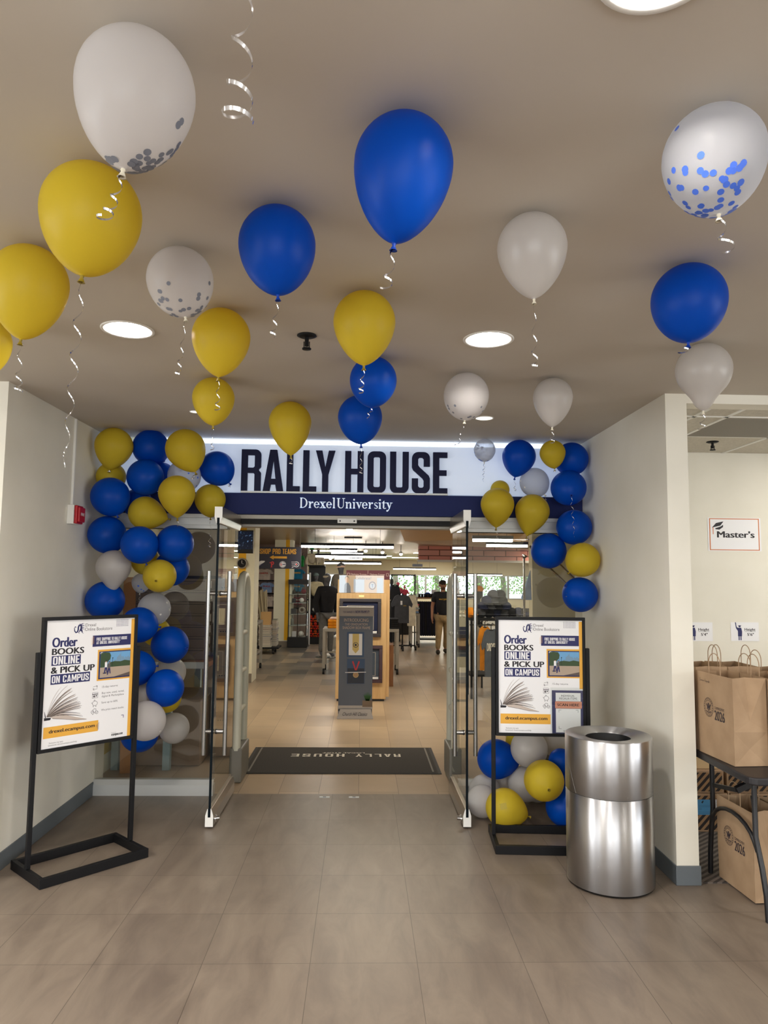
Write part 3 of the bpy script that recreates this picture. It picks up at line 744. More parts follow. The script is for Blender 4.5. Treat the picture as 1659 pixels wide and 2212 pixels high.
glass_door(DXL, -1, 'open frameless glass door leaf on the left of the entrance')
glass_door(DXR, -1 if False else 1, 'open frameless glass door leaf on the right of the entrance')

# ---- entrance mat
mt = thing('entrance_mat', 'black rubber entrance mat with white letters lying inside the doorway', 'mat', (-0.15, 6.68, 0.0))
MW, MD = 0.845, 0.465
MB().box(-MW, MW, -MD, MD, 0.001, 0.006).build('rubber_edge', mat('mat_rubber', rgb(30, 28, 27), 0.7), mt, 0.003)
MB().box(-MW + 0.03, MW - 0.03, -MD + 0.012, MD - 0.012, 0.0062, 0.008).build('pile', add_noise(mat('mat_pile', rgb(48, 43, 39), 0.95), rgb(42, 38, 34), rgb(54, 49, 44), 120), mt)
b_ = MB(); s_ = Sheet(b_, (0.53, 0.09, 0.0083), (-1, 0, 0), (0, -1, 0), (0, 0, 1), 1, 1)
M_matwhite = mat('mat_white', rgb(206, 200, 186), 0.9)
xx = 0.0
for word, wd in (('RALLY', 0.44), ('HOUSE', 0.52)):
    n = len(word); cwid = wd / n
    for ch in word:
        ww = cwid * 0.70
        vs, fs = loops_geo([[(p[0], p[1]) for p in lp] for lp in glyph(ch, 0.5)])
        b_.add([s_.P(xx + p.x / 0.5 * ww, 0.105 * (1 - p.y), 1) for p in vs], fs)
        xx += cwid
    xx += 0.075
s_.text('LOCAL STUFF', 0.33, 0.125, 0.72, 0.160, 0, 1, 0.02)
b_.build('lettering', M_matwhite, mt)
b_ = MB(); b_.box(-MW + 0.06, -MW + 0.075, -MD + 0.05, MD - 0.03, 0.0083, 0.0088); b_.box(MW - 0.075, MW - 0.06, -MD + 0.05, MD - 0.03, 0.0083, 0.0088)
b_.build('side_stripe', mat('mat_grey', rgb(120, 116, 108), 0.9), mt)

# ================================================================== BALLOONS
M_yel = latex('yellow_latex', rgb(222, 200, 62), 0.42, sss=rgb(235, 208, 40))
M_blu = latex('blue_latex', rgb(0, 82, 192), 0.36, sss=rgb(6, 86, 215))
M_whi = latex('pearl_white_latex', rgb(214, 209, 204), 0.35, 0.10, 0.30, spec=0.5)
M_cle = latex('clear_latex', rgb(216, 218, 224), 0.45, 0.38, 0.34)
M_frost = latex('frosted_latex', rgb(226, 222, 220), 0.40, 0.22, 0.26)
M_kn = {'y': mat('yellow_knot', rgb(150, 128, 30), 0.5), 'b': mat('blue_knot', rgb(10, 60, 160), 0.5), 'w': mat('white_knot', rgb(226, 218, 196), 0.5)}
M_confb = mat('blue_confetti', rgb(70, 110, 215), 0.5)
M_confg = mat('grey_confetti', rgb(120, 124, 136), 0.5)
M_confw = mat('white_confetti', rgb(240, 238, 232), 0.5)

def balloon_profile(E, pear=0.0, tf=1.0, n=30):
    pr = []
    p_ = max(1.45, 2 - 0.95 * tf * (E - 1)); q_ = min(0.82, 0.5 + 0.62 * tf * (E - 1))
    for i in range(n + 1):
        t = PI * i / n
        z = math.cos(t); r = math.sin(t)
        if t > PI / 2:
            k = -math.cos(t)
            r = (1 - k ** p_) ** q_ * (1 - pear * math.sin(PI * k ** 2.1) ** 2)
            if k > 0.95: r = max(r, 0.04)
            z = -E * k
        pr.append((max(r, 0.0006), z))
    pr.append((0.030, -E - 0.02))
    return pr
_bm = {}
def balloon(name_label, c, R, E, d, colour, group, ribbon=None, conf=None, pear=0.0, rseed=0, front=None, tape=False, tf=1.0):
    """c: centre of the round part, d: direction from there to the knot"""
    skin = {'y': M_yel, 'b': M_blu, 'w': M_whi, 'c': M_cle, 'f': M_frost}[colour]
    kn = M_kn.get(colour, M_kn['w'])
    rg = random.Random(rseed)
    d = Vector(d).normalized()
    q = (-d).to_track_quat('Z', 'Y').to_matrix().to_4x4()
    t = thing('balloon', name_label, 'balloon', c, 0, group)
    key = (colour, round(E, 2), pear, tf)
    if key not in _bm:
        b_ = MB().lathe(balloon_profile(E, pear, tf), 44)
        o = b_.build('skin', skin, t); _bm[key] = o.data
    else:
        o = bpy.data.objects.new('skin', _bm[key]); COL.objects.link(o); o.parent = t
    o.matrix_local = q @ Matrix.Diagonal((R, R, R, 1))
    k = MB(); kz = -E * R
    k.lathe([(0.030 * R, kz + 0.01 * R), (0.045 * R, kz - 0.03 * R), (0.030 * R, kz - 0.06 * R), (0.07 * R, kz - 0.15 * R), (0.082 * R, kz - 0.16 * R), (0.05 * R, kz - 0.145 * R)], 16, M=q)
    k.build('knot', kn, t)
    if conf:
        n, m_, zone = conf
        b_ = MB()
        for i in range(n):
            for _ in range(60):
                th = rg.uniform(0, 2 * PI); ph = rg.uniform(0.12, PI - 0.25)
                p = Vector((math.sin(ph) * math.cos(th), math.sin(ph) * math.sin(th), math.cos(ph)))
                if zone(p, rg): break
            z = p.z
            kk = min(0.999, max(0, -z)); rr_ = (1 - kk ** max(1.45, 2 - 0.95 * tf * (E - 1))) ** min(0.82, 0.5 + 0.62 * tf * (E - 1)) / max(1e-3, math.sqrt(1 - kk * kk)) if z < 0 else 1
            pos = Vector((p.x * rr_, p.y * rr_, z * (E if z < 0 else 1))) * 1.006
            nn = p.normalized(); x = nn.orthogonal().normalized(); y = nn.cross(x); cr = 0.0075 / R * rg.uniform(0.85, 1.1)
            pts = [(q @ ((pos + (x * math.cos(2 * PI * j / 10) + y * math.sin(2 * PI * j / 10)) * cr) * R)) for j in range(10)]
            b_.poly(pts)
        tag(b_.build('confetti', m_, t), kind='stuff')
    if tape:
        b_ = MB(); q3 = Vector((-0.25, -0.9, 0.35)).normalized(); x = Vector((1, 0, 0.2)).normalized(); y = q3.cross(x).normalized(); x = y.cross(q3)
        b_.poly([q3 * R * 1.03 + x * a + y * b2 for a, b2 in ((-0.022, -0.018), (0.02, -0.02), (0.024, 0.018), (-0.02, 0.02))])
        b_.build('tape', M_glassclear, t)
    if ribbon:
        L_, rad, turns, end = ribbon[:4]; turns *= 0.72; off = ribbon[4] if len(ribbon) > 4 else (0, 0)
        tip = d * (E * R + 0.02 * R)
        start = tip
        n = int(turns * 18)
        ax = Vector((off[0], 0, off[1]))
        b_ = MB(); vs = []; fs = []
        wv = rg.uniform(0, 6)
        for i in range(n + 1):
            f = i / n
            if end == 'curl':
                zz = L_ * (1 - (1 - f) ** 1.6); rd = rad * (0.45 + 0.75 * f)
            else:
                zz = L_ * f; rd = rad * (0.5 + 0.5 * math.sin(3.1 * f + 0.4))
            a = wv + 2 * PI * turns * f
            rd *= min(1.0, f * 5 + 0.1)
            p = start + Vector((math.cos(a) * rd + off[0] * f, math.sin(a) * rd, -zz + off[1] * f + 0.0))
            wd = 0.0024
            tl = Vector((math.cos(a) * 0.25, math.sin(a) * 0.25, 1)).normalized()
            vs += [p - tl * wd, p + tl * wd]
            if i: fs.append((2 * i - 2, 2 * i, 2 * i + 1, 2 * i - 1))
        b_.add(vs, fs, 0, True)
        b_.build('ribbon', M_silver, t)
    return t
low = lambda p, rg: p.z < -0.25 and rg.random() < (0.25 - p.z)
anyz = lambda p, rg: True
def side(dx, dy, z0, z1):
    v = Vector((dx, dy, 0)).normalized()
    return lambda p, rg: z0 < p.z < z1 and p.x * v.x + p.y * v.y > 0.35

# ---- balloons floating against the ceiling: pixel box centre, width, height, knot position
GC = 'loose balloons floating under the hall ceiling'
CEIL = [
 ('large white confetti balloon, upper left and highest in the photo', 290, 222, 254, 292, 272, 380, 'f', (0.10, 0.012, 5, 'curl', (-0.035, 0.0)), (70, M_confg, lambda p, rg: (p.z < -0.3 and p.x > -0.25 and p.y < 0.3) and rg.random() < -p.z)),
 ('large yellow balloon trailing the longest silver ribbon beside the left wall end', 195, 477, 212, 242, 183, 603, 'y', (0.50, 0.012, 8, 'wave', (-0.02, 0)), None),
 ('yellow balloon at the left edge, just left of the large yellow one', 60, 633, 164, 205, 50, 745, 'y', (0.17, 0.012, 4.5, 'curl'), None),
 ('yellow balloon mostly cut off by the left edge of the photo', -42, 750, 124, 146, -45, 830, 'y', None, None),
 ('white confetti balloon between the two groups of yellow balloons on the left', 390, 611, 143, 153, 404, 693, 'f', (0.19, 0.009, 5, 'curl', (-0.02, 0)), (36, M_confg, low)),
 ('bright yellow balloon lit from the side by the left ceiling light', 477, 741, 126, 150, 474, 823, 'y', (0.13, 0.010, 4, 'curl'), None),
 ('small yellow balloon directly below another yellow one, left of the shop sign', 461, 868, 91, 106, 462, 926, 'y', (0.13, 0.009, 4, 'curl'), None),
 ('blue ceiling balloon left of the sprinkler, second largest of the blue ones', 599, 543, 168, 192, 603, 650, 'b', (0.12, 0.010, 4, 'curl', (-0.015, 0)), None),
 ('largest blue balloon, under the ceiling in the middle of the photo', 868, 390, 218, 272, 852, 538, 'b', (0.10, 0.013, 3, 'curl', (-0.02, 0)), None),
 ('yellow balloon in the middle overlapping a blue one behind it', 787, 710, 136, 162, 787, 799, 'y', (0.10, 0.010, 4, 'curl', (-0.012, 0)), None),
 ('blue balloon peeking out behind the middle yellow balloon', 806, 826, 103, 112, 803, 888, 'b', (0.05, 0.010, 2.5, 'wave', (-0.02, 0)), None),
 ('blue balloon hanging lowest in the middle, right above the letter H', 778, 907, 97, 108, 781, 968, 'b', (0.17, 0.009, 5, 'curl'), None),
 ('yellow balloon hanging in front of the letters of the big sign', 627, 926, 93, 118, 630, 993, 'y', (0.05, 0.012, 2, 'curl'), None),
 ('plain pearl white balloon right of the middle, larger of the two plain ones there', 1150, 555, 152, 184, 1153, 656, 'w', (0.20, 0.009, 5, 'curl'), None),
 ('clear balloon full of blue confetti at the upper right edge', 1543, 350, 216, 232, 1549, 474, 'c', (0.08, 0.016, 2.5, 'curl', (0.02, 0)), (84, M_confb, lambda p, rg: (p.z < -0.22 and p.y < 0.35 and rg.random() < 0.3 - p.z) or rg.random() < 0.012)),
 ('blue balloon on the right, above the pear shaped white one', 1488, 656, 159, 172, 1484, 750, 'b', (0.03, 0.014, 2, 'curl', (-0.02, 0)), None),
 ('pear shaped white balloon in front of the side room opening', 1520, 815, 118, 148, 1517, 892, 'p', (0.08, 0.014, 3, 'curl', (-0.01, 0)), None),
 ('small white confetti balloon covering part of the small ceiling light', 1007, 857, 99, 105, 1003, 917, 'f', (0.13, 0.010, 3, 'curl', (-0.045, 0)), (22, M_confg, low)),
 ('plain white balloon near the right wall, smallest of the plain white ceiling ones', 1194, 870, 86, 108, 1192, 931, 'w', (0.08, 0.012, 3, 'curl'), None),
 ('little clear balloon with blue confetti right of the letter E', 1047, 973, 47, 50, 1046, 1001, 'c', (0.16, 0.008, 6, 'wave', (-0.01, 0)), (60, M_confb, lambda p, rg: p.x > -0.2 and p.z < 0.6)),
]
AX = -CAMR.col[2] if False else CAMR @ Vector((0, 0, -1))
for i, (lab, px, py, w_, h_, kx_, ky_, colr, rib, conf) in enumerate(CEIL):
    pear = 0.0
    if colr == 'p': colr = 'w'; pear = 0.24
    v = ray(px, py); vn = v.normalized()
    dep = 3.0
    e = math.asin(max(-0.99, min(0.99, vn.z)))
    ratio = h_ / w_
    c2 = (ratio * ratio - math.sin(e) ** 2) / math.cos(e) ** 2
    E = max(1.05, min(1.75, 2 * math.sqrt(max(c2, 0.9)) - 1))
    for _ in range(12):
        P_ = Vector((0, 0, EYE)) + v * dep                        # v has unit depth along the optical axis
        R = w_ / 2 / FPX * dep * 0.985
        zc = ZC - 0.004 - R - (E - 1) / 2 * R
        dep *= (zc - EYE) / (P_.z - EYE)
    P_ = Vector((0, 0, EYE)) + v * dep
    R = w_ / 2 / FPX * dep * 0.985
    dx = (kx_ - px) / (ky_ - py)
    d = Vector((dx, 0.0, -1)).normalized()
    cc = P_ - d * ((E - 1) / 2 * R)
    cc.z = ZC - 0.004 - R
    balloon(lab, cc, R, E, d, colr, GC, rib, conf, pear, i, tf=0.35 if w_ > 155 or colr in 'cf' else 0.62)
# the balloon whose ribbon hangs in at the top of the photo
rt = at(529, 40, 0.80); re_ = at(520, 262, 0.80); rk = ZC - 0.135 - 0.13 * 1.32
balloon('white balloon above the frame, only its curled silver ribbon hanging into view', Vector((rt.x, 0.80, ZC - 0.135)), 0.13, 1.3, (0, 0, -1), 'w', GC, (rk - re_.z, 0.016, 6, 'curl', (-0.006, 0)), None, 0, 77)

# ---- the two clusters beside the sign and the pile on the floor, each listed from the back to the front
GL = 'balloon garland on the left of the entrance'; GR = 'balloon garland on the right of the entrance'; GB = 'balloon pile on the floor behind the right poster stand'
BACK = (0.25, 1.0, 0.1); FRONT = (0, -1, -0.2)
def K(dx, dy, toward=0.0): return (dx, -toward, -dy)
CL = [
 ('yellow balloon mostly hidden behind the top left yellow one of the left garland', 240, 1030, 58, 66, BACK, 'y', None, None),
 ('blue balloon squeezed behind two blue ones near the top of the left garland', 350, 1027, 52, 60, BACK, 'b', None, None),
 ('dark blue balloon hidden in the gap above the oval yellow one', 297, 1087, 62, 64, BACK, 'b', None, None),
 ('clear blue-dotted balloon behind the top right yellow one of the left garland', 398, 1028, 70, 72, BACK, 'c', None, (26, M_confb, anyz)),
 ('yellow balloon hidden behind three blue ones halfway up the left garland', 314, 1212, 58, 60, BACK, 'y', None, None),
 ('blue balloon half covered by a round yellow one, left garland', 371, 1228, 76, 74, BACK, 'b', None, None),
 ('yellow balloon showing as a sliver above the right poster edge, left garland', 338, 1366, 60, 60, BACK, 'y', None, None),
 ('grey white balloon behind two blue ones low in the left garland', 368, 1452, 66, 66, BACK, 'w', None, None),
 ('yellow balloon peeking out under the lowest right blue one, left garland', 360, 1508, 62, 62, BACK, 'y', None, None),
 ('pearl balloon partly hidden behind the left poster edge', 310, 1508, 72, 72, BACK, 'w', None, None),
 ('lowest blue balloon behind the left poster stand leg', 302, 1583, 82, 80, BACK, 'b', None, None),
 ('blue balloon between two yellow ones at the top of the left garland', 326, 967, 77, 78, K(0.4, 0.5, -0.8), 'b', (0.06, 0.010, 3, 'curl'), None),
 ('yellow balloon in the top left corner of the left garland', 245, 970, 80, 92, K(-0.15, 1), 'y', (0.012, 0.012, 2, 'curl'), None),
 ('blue balloon lit by the sign at the right end of the left garland', 470, 1013, 74, 78, K(0.65, 0.75), 'b', (0.03, 0.008, 3, 'curl'), None),
 ('little clear balloon hanging at the middle of the left garland', 305, 1260, 40, 43, K(-0.1, 1), 'c', (0.06, 0.008, 3, 'curl'), (30, M_confb, low)),
 ('clear grey balloon with white confetti in the left garland', 333, 1316, 72, 67, BACK, 'c', None, (26, M_confw, side(1, -0.6, -0.6, 0.8))),
 ('blue balloon at the far left, third from the top of the left garland', 239, 1074, 82, 84, K(0.35, 0.8, 0.1), 'b', None, None),
 ('upper blue balloon left of a yellow one in the middle of the left garland', 314, 1031, 78, 78, FRONT if False else K(0.1, 0.4, -1), 'b', None, None),
 ('yellow balloon at the top right of the left garland', 403, 975, 85, 97, K(0.45, 1), 'y', (0.05, 0.010, 3, 'curl', (-0.02, 0)), None),
 ('blue balloon at the far left below the fire alarm height', 232, 1156, 80, 82, K(0.2, 0.8, -0.5), 'b', None, None),
 ('blue balloon with silver ribbon across it at the right of the left garland', 378, 1174, 80, 80, BACK, 'b', None, None),
 ('oval yellow balloon lying sideways in the left garland', 321, 1110, 86, 72, K(1, 0.25), 'y', None, None),
 ('yellow balloon second from the top right in the left garland', 382, 1073, 78, 92, K(0.06, 1), 'y', (0.15, 0.012, 5, 'curl', (0.03, 0)), None),
 ('yellow balloon beside the top of the left door leaf', 454, 1082, 66, 72, K(0.05, 1), 'y', (0.22, 0.010, 5.5, 'curl'), None),
 ('blue balloon in the centre of the left garland', 302, 1178, 79, 83, K(0.25, 1, -0.5), 'b', (0.06, 0.010, 3, 'curl'), None),
 ('blue balloon at the far left just above the left poster', 227, 1297, 82, 82, K(0.2, 0.6, -0.8), 'b', None, None),
 ('silvery white pear shaped balloon in the left garland', 245, 1233, 74, 89, K(0.0, 1), 'g', (0.07, 0.012, 3, 'curl'), None),
 ('round yellow balloon in the middle right of the left garland', 345, 1244, 70, 71, K(0.1, 0.25, 1), 'y', None, None),
 ('blue balloon behind the top right corner of the left poster', 302, 1350, 76, 78, K(1, 0.1), 'b', None, None),
 ('blue balloon behind the right post of the left poster stand', 296, 1443, 76, 79, K(1, -0.1), 'b', None, None),
 ('blue balloon standing out right of the left poster, upper of two', 368, 1393, 80, 79, K(0.75, 0.1, 0.4), 'b', None, None),
 ('blue balloon standing out right of the left poster, lower of two', 357, 1486, 80, 79, BACK, 'b', None, None),
 ('white balloon at the lower right end of the left garland', 376, 1573, 63, 67, BACK, 'w', None, None),
 ('clear white balloon with a few dots beside the left poster leg', 315, 1557, 80, 88, BACK, 'f', None, (10, M_confw, side(0.3, -1, -0.8, 0.2))),
]
CRR = [
 ('blue balloon in the top right corner of the right garland', 1234, 992, 73, 72, BACK, 'b', None, None),
 ('clear grey balloon with white dots in the right garland', 1155, 1043, 66, 63, K(0.6, 0.8, 0.2), 'c', (0.13, 0.010, 4, 'curl', (0.03, 0)), (16, M_confw, side(0.2, -1, -0.7, 0.8))),
 ('little yellow balloon peeking out above another yellow one, right garland', 1080, 1058, 42, 40, BACK, 'y', None, None),
 ('blue balloon at the upper left end of the right garland', 1120, 991, 72, 82, K(-0.2, 1), 'b', (0.10, 0.010, 3, 'curl'), None),
 ('small yellow balloon below a white ceiling balloon in the right garland', 1194, 982, 55, 62, K(0.12, 1), 'y', (0.02, 0.010, 2, 'curl'), None),
 ('blue balloon with its knot facing out, second on the right of the right garland', 1228, 1054, 76, 76, K(-0.12, 0.45, 0.85), 'b', (0.31, 0.010, 6, 'wave', (0.02, 0)), None),
 ('yellow balloon at the left of the right garland beside the door', 1074, 1097, 72, 86, K(-0.06, 1), 'y', (0.10, 0.010, 4, 'curl', (0.02, 0)), None),
 ('yellow balloon with pointed knot in the middle of the right garland', 1148, 1113, 74, 91, K(-0.22, 1), 'y', (0.03, 0.016, 2.5, 'curl'), None),
 ('blue balloon behind the long silver ribbon, middle of the right garland', 1240, 1139, 76, 75, BACK, 'b', None, None),
 ('yellow balloon lowest of the yellow ones in the right garland', 1258, 1210, 76, 73, K(-0.8, 0.75), 'y', None, None),
 ('blue balloon at the left of the lower right garland', 1185, 1190, 76, 76, BACK, 'b', None, None),
 ('lowest blue balloon of the right garland just above the right poster', 1252, 1284, 78, 75, K(-0.8, -0.4, 0.4), 'b', (0.07, 0.008, 3, 'curl'), None),
]
CB = [
 ('white balloon low behind two yellow ones on the floor', 1160, 1742, 66, 68, BACK, 'w', None, None),
 ('greyish balloon in the gap behind the blue one of the floor pile', 1090, 1690, 60, 66, BACK, 'w', None, None),
 ('yellow balloon showing under the right poster edge, back of the floor pile', 1130, 1603, 84, 66, BACK, 'y', None, None),
 ('white balloon behind the right post of the poster, back of the floor pile', 1208, 1602, 74, 74, BACK, 'w', None, None),
 ('yellow sliver of a balloon beside the trash can in the floor pile', 1226, 1648, 54, 58, BACK, 'y', None, None),
 ('frosted balloon beside the right door leaf, upper of two', 1047, 1708, 64, 72, BACK, 'f', None, None),
 ('frosted balloon beside the right door leaf, lower of two', 1042, 1740, 66, 70, BACK, 'f', None, None),
 ('white balloon in the centre of the floor pile left of the yellow one', 1135, 1693, 70, 80, BACK, 'w', None, None),
 ('large blue balloon on the left of the floor pile behind the post', 1077, 1640, 92, 83, K(1, 0.1), 'b', None, None),
 ('white balloon on top of the floor pile under the right poster', 1143, 1617, 80, 79, BACK, 'w', None, None),
 ('blue balloon behind the trash can in the middle of the floor pile', 1222, 1682, 66, 62, BACK, 'b', None, None),
 ('smallest blue balloon high in the floor pile', 1212, 1644, 53, 53, BACK, 'b', None, None),
 ('blue balloon resting on the floor beside the trash can', 1222, 1746, 84, 86, BACK, 'b', None, None),
 ('oval yellow balloon with a piece of clear tape lying on the floor', 1096, 1748, 94, 82, K(1, 0.35), 'y', None, None),
 ('yellow balloon in the centre front of the floor pile', 1175, 1686, 84, 87, K(-0.05, 0.1, 1), 'y', None, None),
]
def cluster(items, group, ymax, sd, zmin=None, squash=0.97):
    placed = []; pix = []
    for i, (lab, px, py, w_, h_, d, colr, rib, conf) in enumerate(items):
        pear = 0.0
        if colr == 'g': colr = 'w'; pear = 0.14
        d = Vector(d).normalized()
        facing = abs(d.y) > 0.6
        horiz = abs(d.x) > 0.75
        ratio = (w_ / h_ if horiz else h_ / w_) if not facing else 1.02
        E = max(1.08, min(1.6, 2 * ratio - 1))
        small = (min(w_, h_) if not facing else (w_ + h_) / 2)
        v = ray(px, py); k = v.y
        Y = ymax - small / 2 / FPX * 5.2
        for _ in range(200):
            dep = Y / k
            R = small / 2 / FPX * dep * 1.0
            c = Vector((0, 0, EYE)) + v * dep
            c = c - d * ((E - 1) / 2 * R * (0 if facing else 1))
            ok = all((c - c2).length >= squash * (R + R2) for c2, R2 in placed)
            ok = ok and all(c.y < c2.y - 0.015 for (c2, R2), q2 in zip(placed, pix) if math.hypot(px - q2[0], py - q2[1]) < (small + q2[2]) / 2 * 0.96)
            ok = ok and c.x - R > XL + 0.002 and c.x + R < XR - 0.002
            if ok: break
            Y -= 0.01
        if zmin is not None and c.z - R < zmin: c.z = zmin + R
        placed.append((c, R)); pix.append((px, py, small))
        balloon(lab, c, R, E, d, colr, group, rib, conf, pear, sd + i, tape=('tape' in lab))
    return placed
_a = cluster(CL, GL, YS - 0.045, 100)
_b = cluster(CRR, GR, YS - 0.045, 200)
_c = cluster(CB, GB, YS - 0.06, 300, zmin=0.003)
for nm, pl in (('L', _a), ('R', _b), ('B', _c)): print('CLUSTER', nm, 'Y', round(min(c.y for c, r in pl), 2), round(max(c.y for c, r in pl), 2))


# ================================================================== POSTER STANDS
M_gold2 = mat('poster_gold', rgb(232, 174, 66), 0.6)
M_sky = mat('print_sky', rgb(110, 165, 210), 0.6); M_tree = mat('print_tree', rgb(52, 74, 44), 0.6); M_pave = mat('print_paving', rgb(176, 158, 140), 0.6)
M_bld = mat('print_building', rgb(120, 150, 175), 0.6); M_page = mat('print_page', rgb(196, 182, 172), 0.6); M_pagedk = mat('print_page_dark', rgb(92, 80, 76), 0.6)
M_salmon = mat('salmon_print', rgb(214, 142, 116), 0.55); M_peach = mat('print_skin', rgb(200, 160, 136), 0.6)
PM = [M_paper, M_gold2, M_inknavy, M_ink, M_inkgrey, M_sky, M_tree, M_pave, M_bld, M_page, M_pagedk, M_peach]
def dragon(s, u, v, k, mi, lay):
    """a coiled dragon crest drawn with tapering strokes, k = size"""
    q = lambda pts: [(u + a * k, v + b * k) for a, b in pts]
    w = lambda ws: [a * k for a in ws]
    s.taper(q([(0.10, 0.28), (0.02, 0.45), (0.06, 0.72), (0.20, 0.88), (0.34, 0.80), (0.40, 0.60), (0.40, 0.38), (0.48, 0.20), (0.60, 0.16), (0.68, 0.28), (0.62, 0.42)]), w([0.02, 0.07, 0.10, 0.13, 0.14, 0.15, 0.15, 0.15, 0.14, 0.12, 0.06]), mi, lay)
    s.taper(q([(0.10, 0.28), (0.16, 0.36), (0.13, 0.44)]), w([0.02, 0.09, 0.02]), mi, lay)
    s.taper(q([(0.60, 0.20), (0.70, 0.36), (0.66, 0.58), (0.72, 0.72), (0.86, 0.78)]), w([0.10, 0.16, 0.18, 0.16, 0.05]), mi, lay)
    s.taper(q([(0.66, 0.50), (0.56, 0.72), (0.44, 0.90), (0.56, 0.98)]), w([0.12, 0.10, 0.06, 0.03]), mi, lay)
    s.taper(q([(0.74, 0.66), (0.80, 0.88), (0.92, 0.98)]), w([0.10, 0.07, 0.03]), mi, lay)
    s.taper(q([(0.62, 0.20), (0.78, 0.06), (0.95, 0.02)]), w([0.10, 0.07, 0.02]), mi, lay)
    s.taper(q([(0.70, 0.24), (0.86, 0.20), (0.99, 0.26)]), w([0.09, 0.08, 0.03]), mi, lay)
    s.taper(q([(0.68, 0.40), (0.84, 0.38), (0.98, 0.44)]), w([0.10, 0.09, 0.02]), mi, lay)
    s.taper(q([(0.66, 0.56), (0.84, 0.54), (1.0, 0.58)]), w([0.10, 0.07, 0.02]), mi, lay)
    s.taper(q([(0.52, 0.10), (0.58, 0.0)]), w([0.06, 0.01]), mi, lay)
def poster_art(s, full):
    s.rect(195, 180, 1430, 1800, 0, 0)
    s.rect(1383, 195, 1430, 1800 if full else 1166, 1, 1)
    dragon(s, 560, 226, 140, 2, 1)
    s.line([(707, 232), (707, 330)], 3, 4, 1)
    s.text('Drexel', 718, 234, 860, 276, 4, 1); s.text('Online Bookstore', 712, 289, 1098, 333, 4, 1)
    for i in range(9):
        for j in range(5): s.disc(1164 + i * 20.3, 204 + j * 20, 5.5, 2, 1, 8)
    s.text('Order', 278, 400, 615, 526, 2, 1, 0.04); s.text('BOOKS', 280, 540, 712, 622, 3, 2, 0.048)
    s.rect(282, 636, 670, 760, 2, 1); s.cond('ONLINE', 300, 646, 652, 748, 0, 2)
    s.text('& PICK UP', 278, 778, 870, 860, 3, 2, 0.048)
    s.rect(282, 873, 808, 1000, 2, 1); s.cond('ON CAMPUS', 297, 892, 792, 982, 0, 2)
    # the open book
    rg = random.Random(5)
    ends = [(430, 1035, 3), (512, 1025, 3), (565, 1068, 9), (560, 1082, 6), (580, 1105, 6), (620, 1150, 8), (632, 1162, 6), (655, 1195, 8), (650, 1215, 7), (660, 1240, 8), (690, 1255, 7), (700, 1275, 9), (700, 1295, 8), (715, 1310, 6), (705, 1335, 6), (690, 1325, 10)]
    for i, (eu, ev, wd) in enumerate(ends):
        c = (252 + (eu - 252) * 0.42 - 18, 1400 + (ev - 1400) * 0.70)
        pts = bez((250 + i * 3.0, 1402), c, (eu, ev), 9)
        s.taper(pts, [wd * (0.5 + 0.9 * math.sin(PI * t / 9)) for t in range(10)], 10 if i % 3 else 9, 1)
        c2 = (c[0] + 14, c[1] + 10)
        s.taper(bez((256 + i * 3.0, 1402), c2, (eu - 14, ev + 12), 9), [wd * 0.55] * 10, 9 if i % 3 else 10, 1)
    for j, (c, e_) in enumerate((((420, 1330), (700, 1410)), ((430, 1352), (720, 1432)), ((440, 1372), (735, 1450)))):
        s.taper(bez((300, 1404), c, e_, 9), [7, 10, 12, 13, 13, 12, 10, 8, 6, 3], 10 if j != 1 else 9, 1)
    s.poly([(300, 1408), (380, 1388), (520, 1408), (640, 1448), (786, 1492), (640, 1484), (480, 1452), (330, 1428)], 9, 1)
    s.line([(330, 1430), (480, 1454), (640, 1486), (788, 1494)], 5, 10, 2)
    s.poly([(222, 1410), (300, 1414), (312, 1424), (300, 1444), (222, 1446)], 3, 2)
    s.taper([(222, 1330), (240, 1408)], [3, 14], 3, 2)
    # shipping panel
    s.rect(825, 400, 1382, 550, 2, 1)
    s.cond('FREE SHIPPING TO RALLY HOUSE', 878, 431, 1325, 472, 0, 2); s.cond('AT DREXEL UNIVERSITY*', 878, 479, 1224, 518, 0, 2)
    for i in range(3):
        for j in range(12): s.disc(806 + i * 7, 428 + j * 8.5 + (i % 2) * 4, 2, 1, 1, 6); s.disc(828 + i * 7, 412 + j * 8.5 + (i % 2) * 4, 2, 1, 2, 6)
    # the photograph
    s.rect(905, 595, 1386, 1010, 1, 1); s.rect(925, 620, 1386, 990, 2, 2)
    s.rect(945, 634, 1383, 972, 5, 3)
    for (a, b_, c) in ((1185, 1200, 705), (1203, 1218, 690), (1222, 1236, 672), (1238, 1243, 640), (1245, 1258, 700), (1264, 1285, 706), (1288, 1300, 725), (1304, 1318, 712), (1322, 1342, 716), (1346, 1362, 705), (1364, 1383, 722), (1085, 1100, 735), (1150, 1180, 745)): s.rect(a, c, b_, 815, 8, 4)
    s.poly([(945, 640), (1010, 634), (1075, 640), (1096, 680), (1088, 730), (1052, 765), (1050, 830), (945, 838)], 6, 5)
    s.poly([(1052, 800), (1100, 770), (1150, 762), (1240, 770), (1300, 755), (1383, 770), (1383, 845), (1052, 850)], 6, 5)
    s.rect(945, 836, 1383, 972, 7, 6)
    s.poly([(1150, 972), (1383, 922), (1383, 972)], 10, 7)
    s.line([(1122, 712), (1122, 836)], 5, 3, 7); s.rect(1116, 710, 1129, 724, 3, 7)
    s.line([(945, 652), (945, 634), (972, 634)], 8, 0, 7)
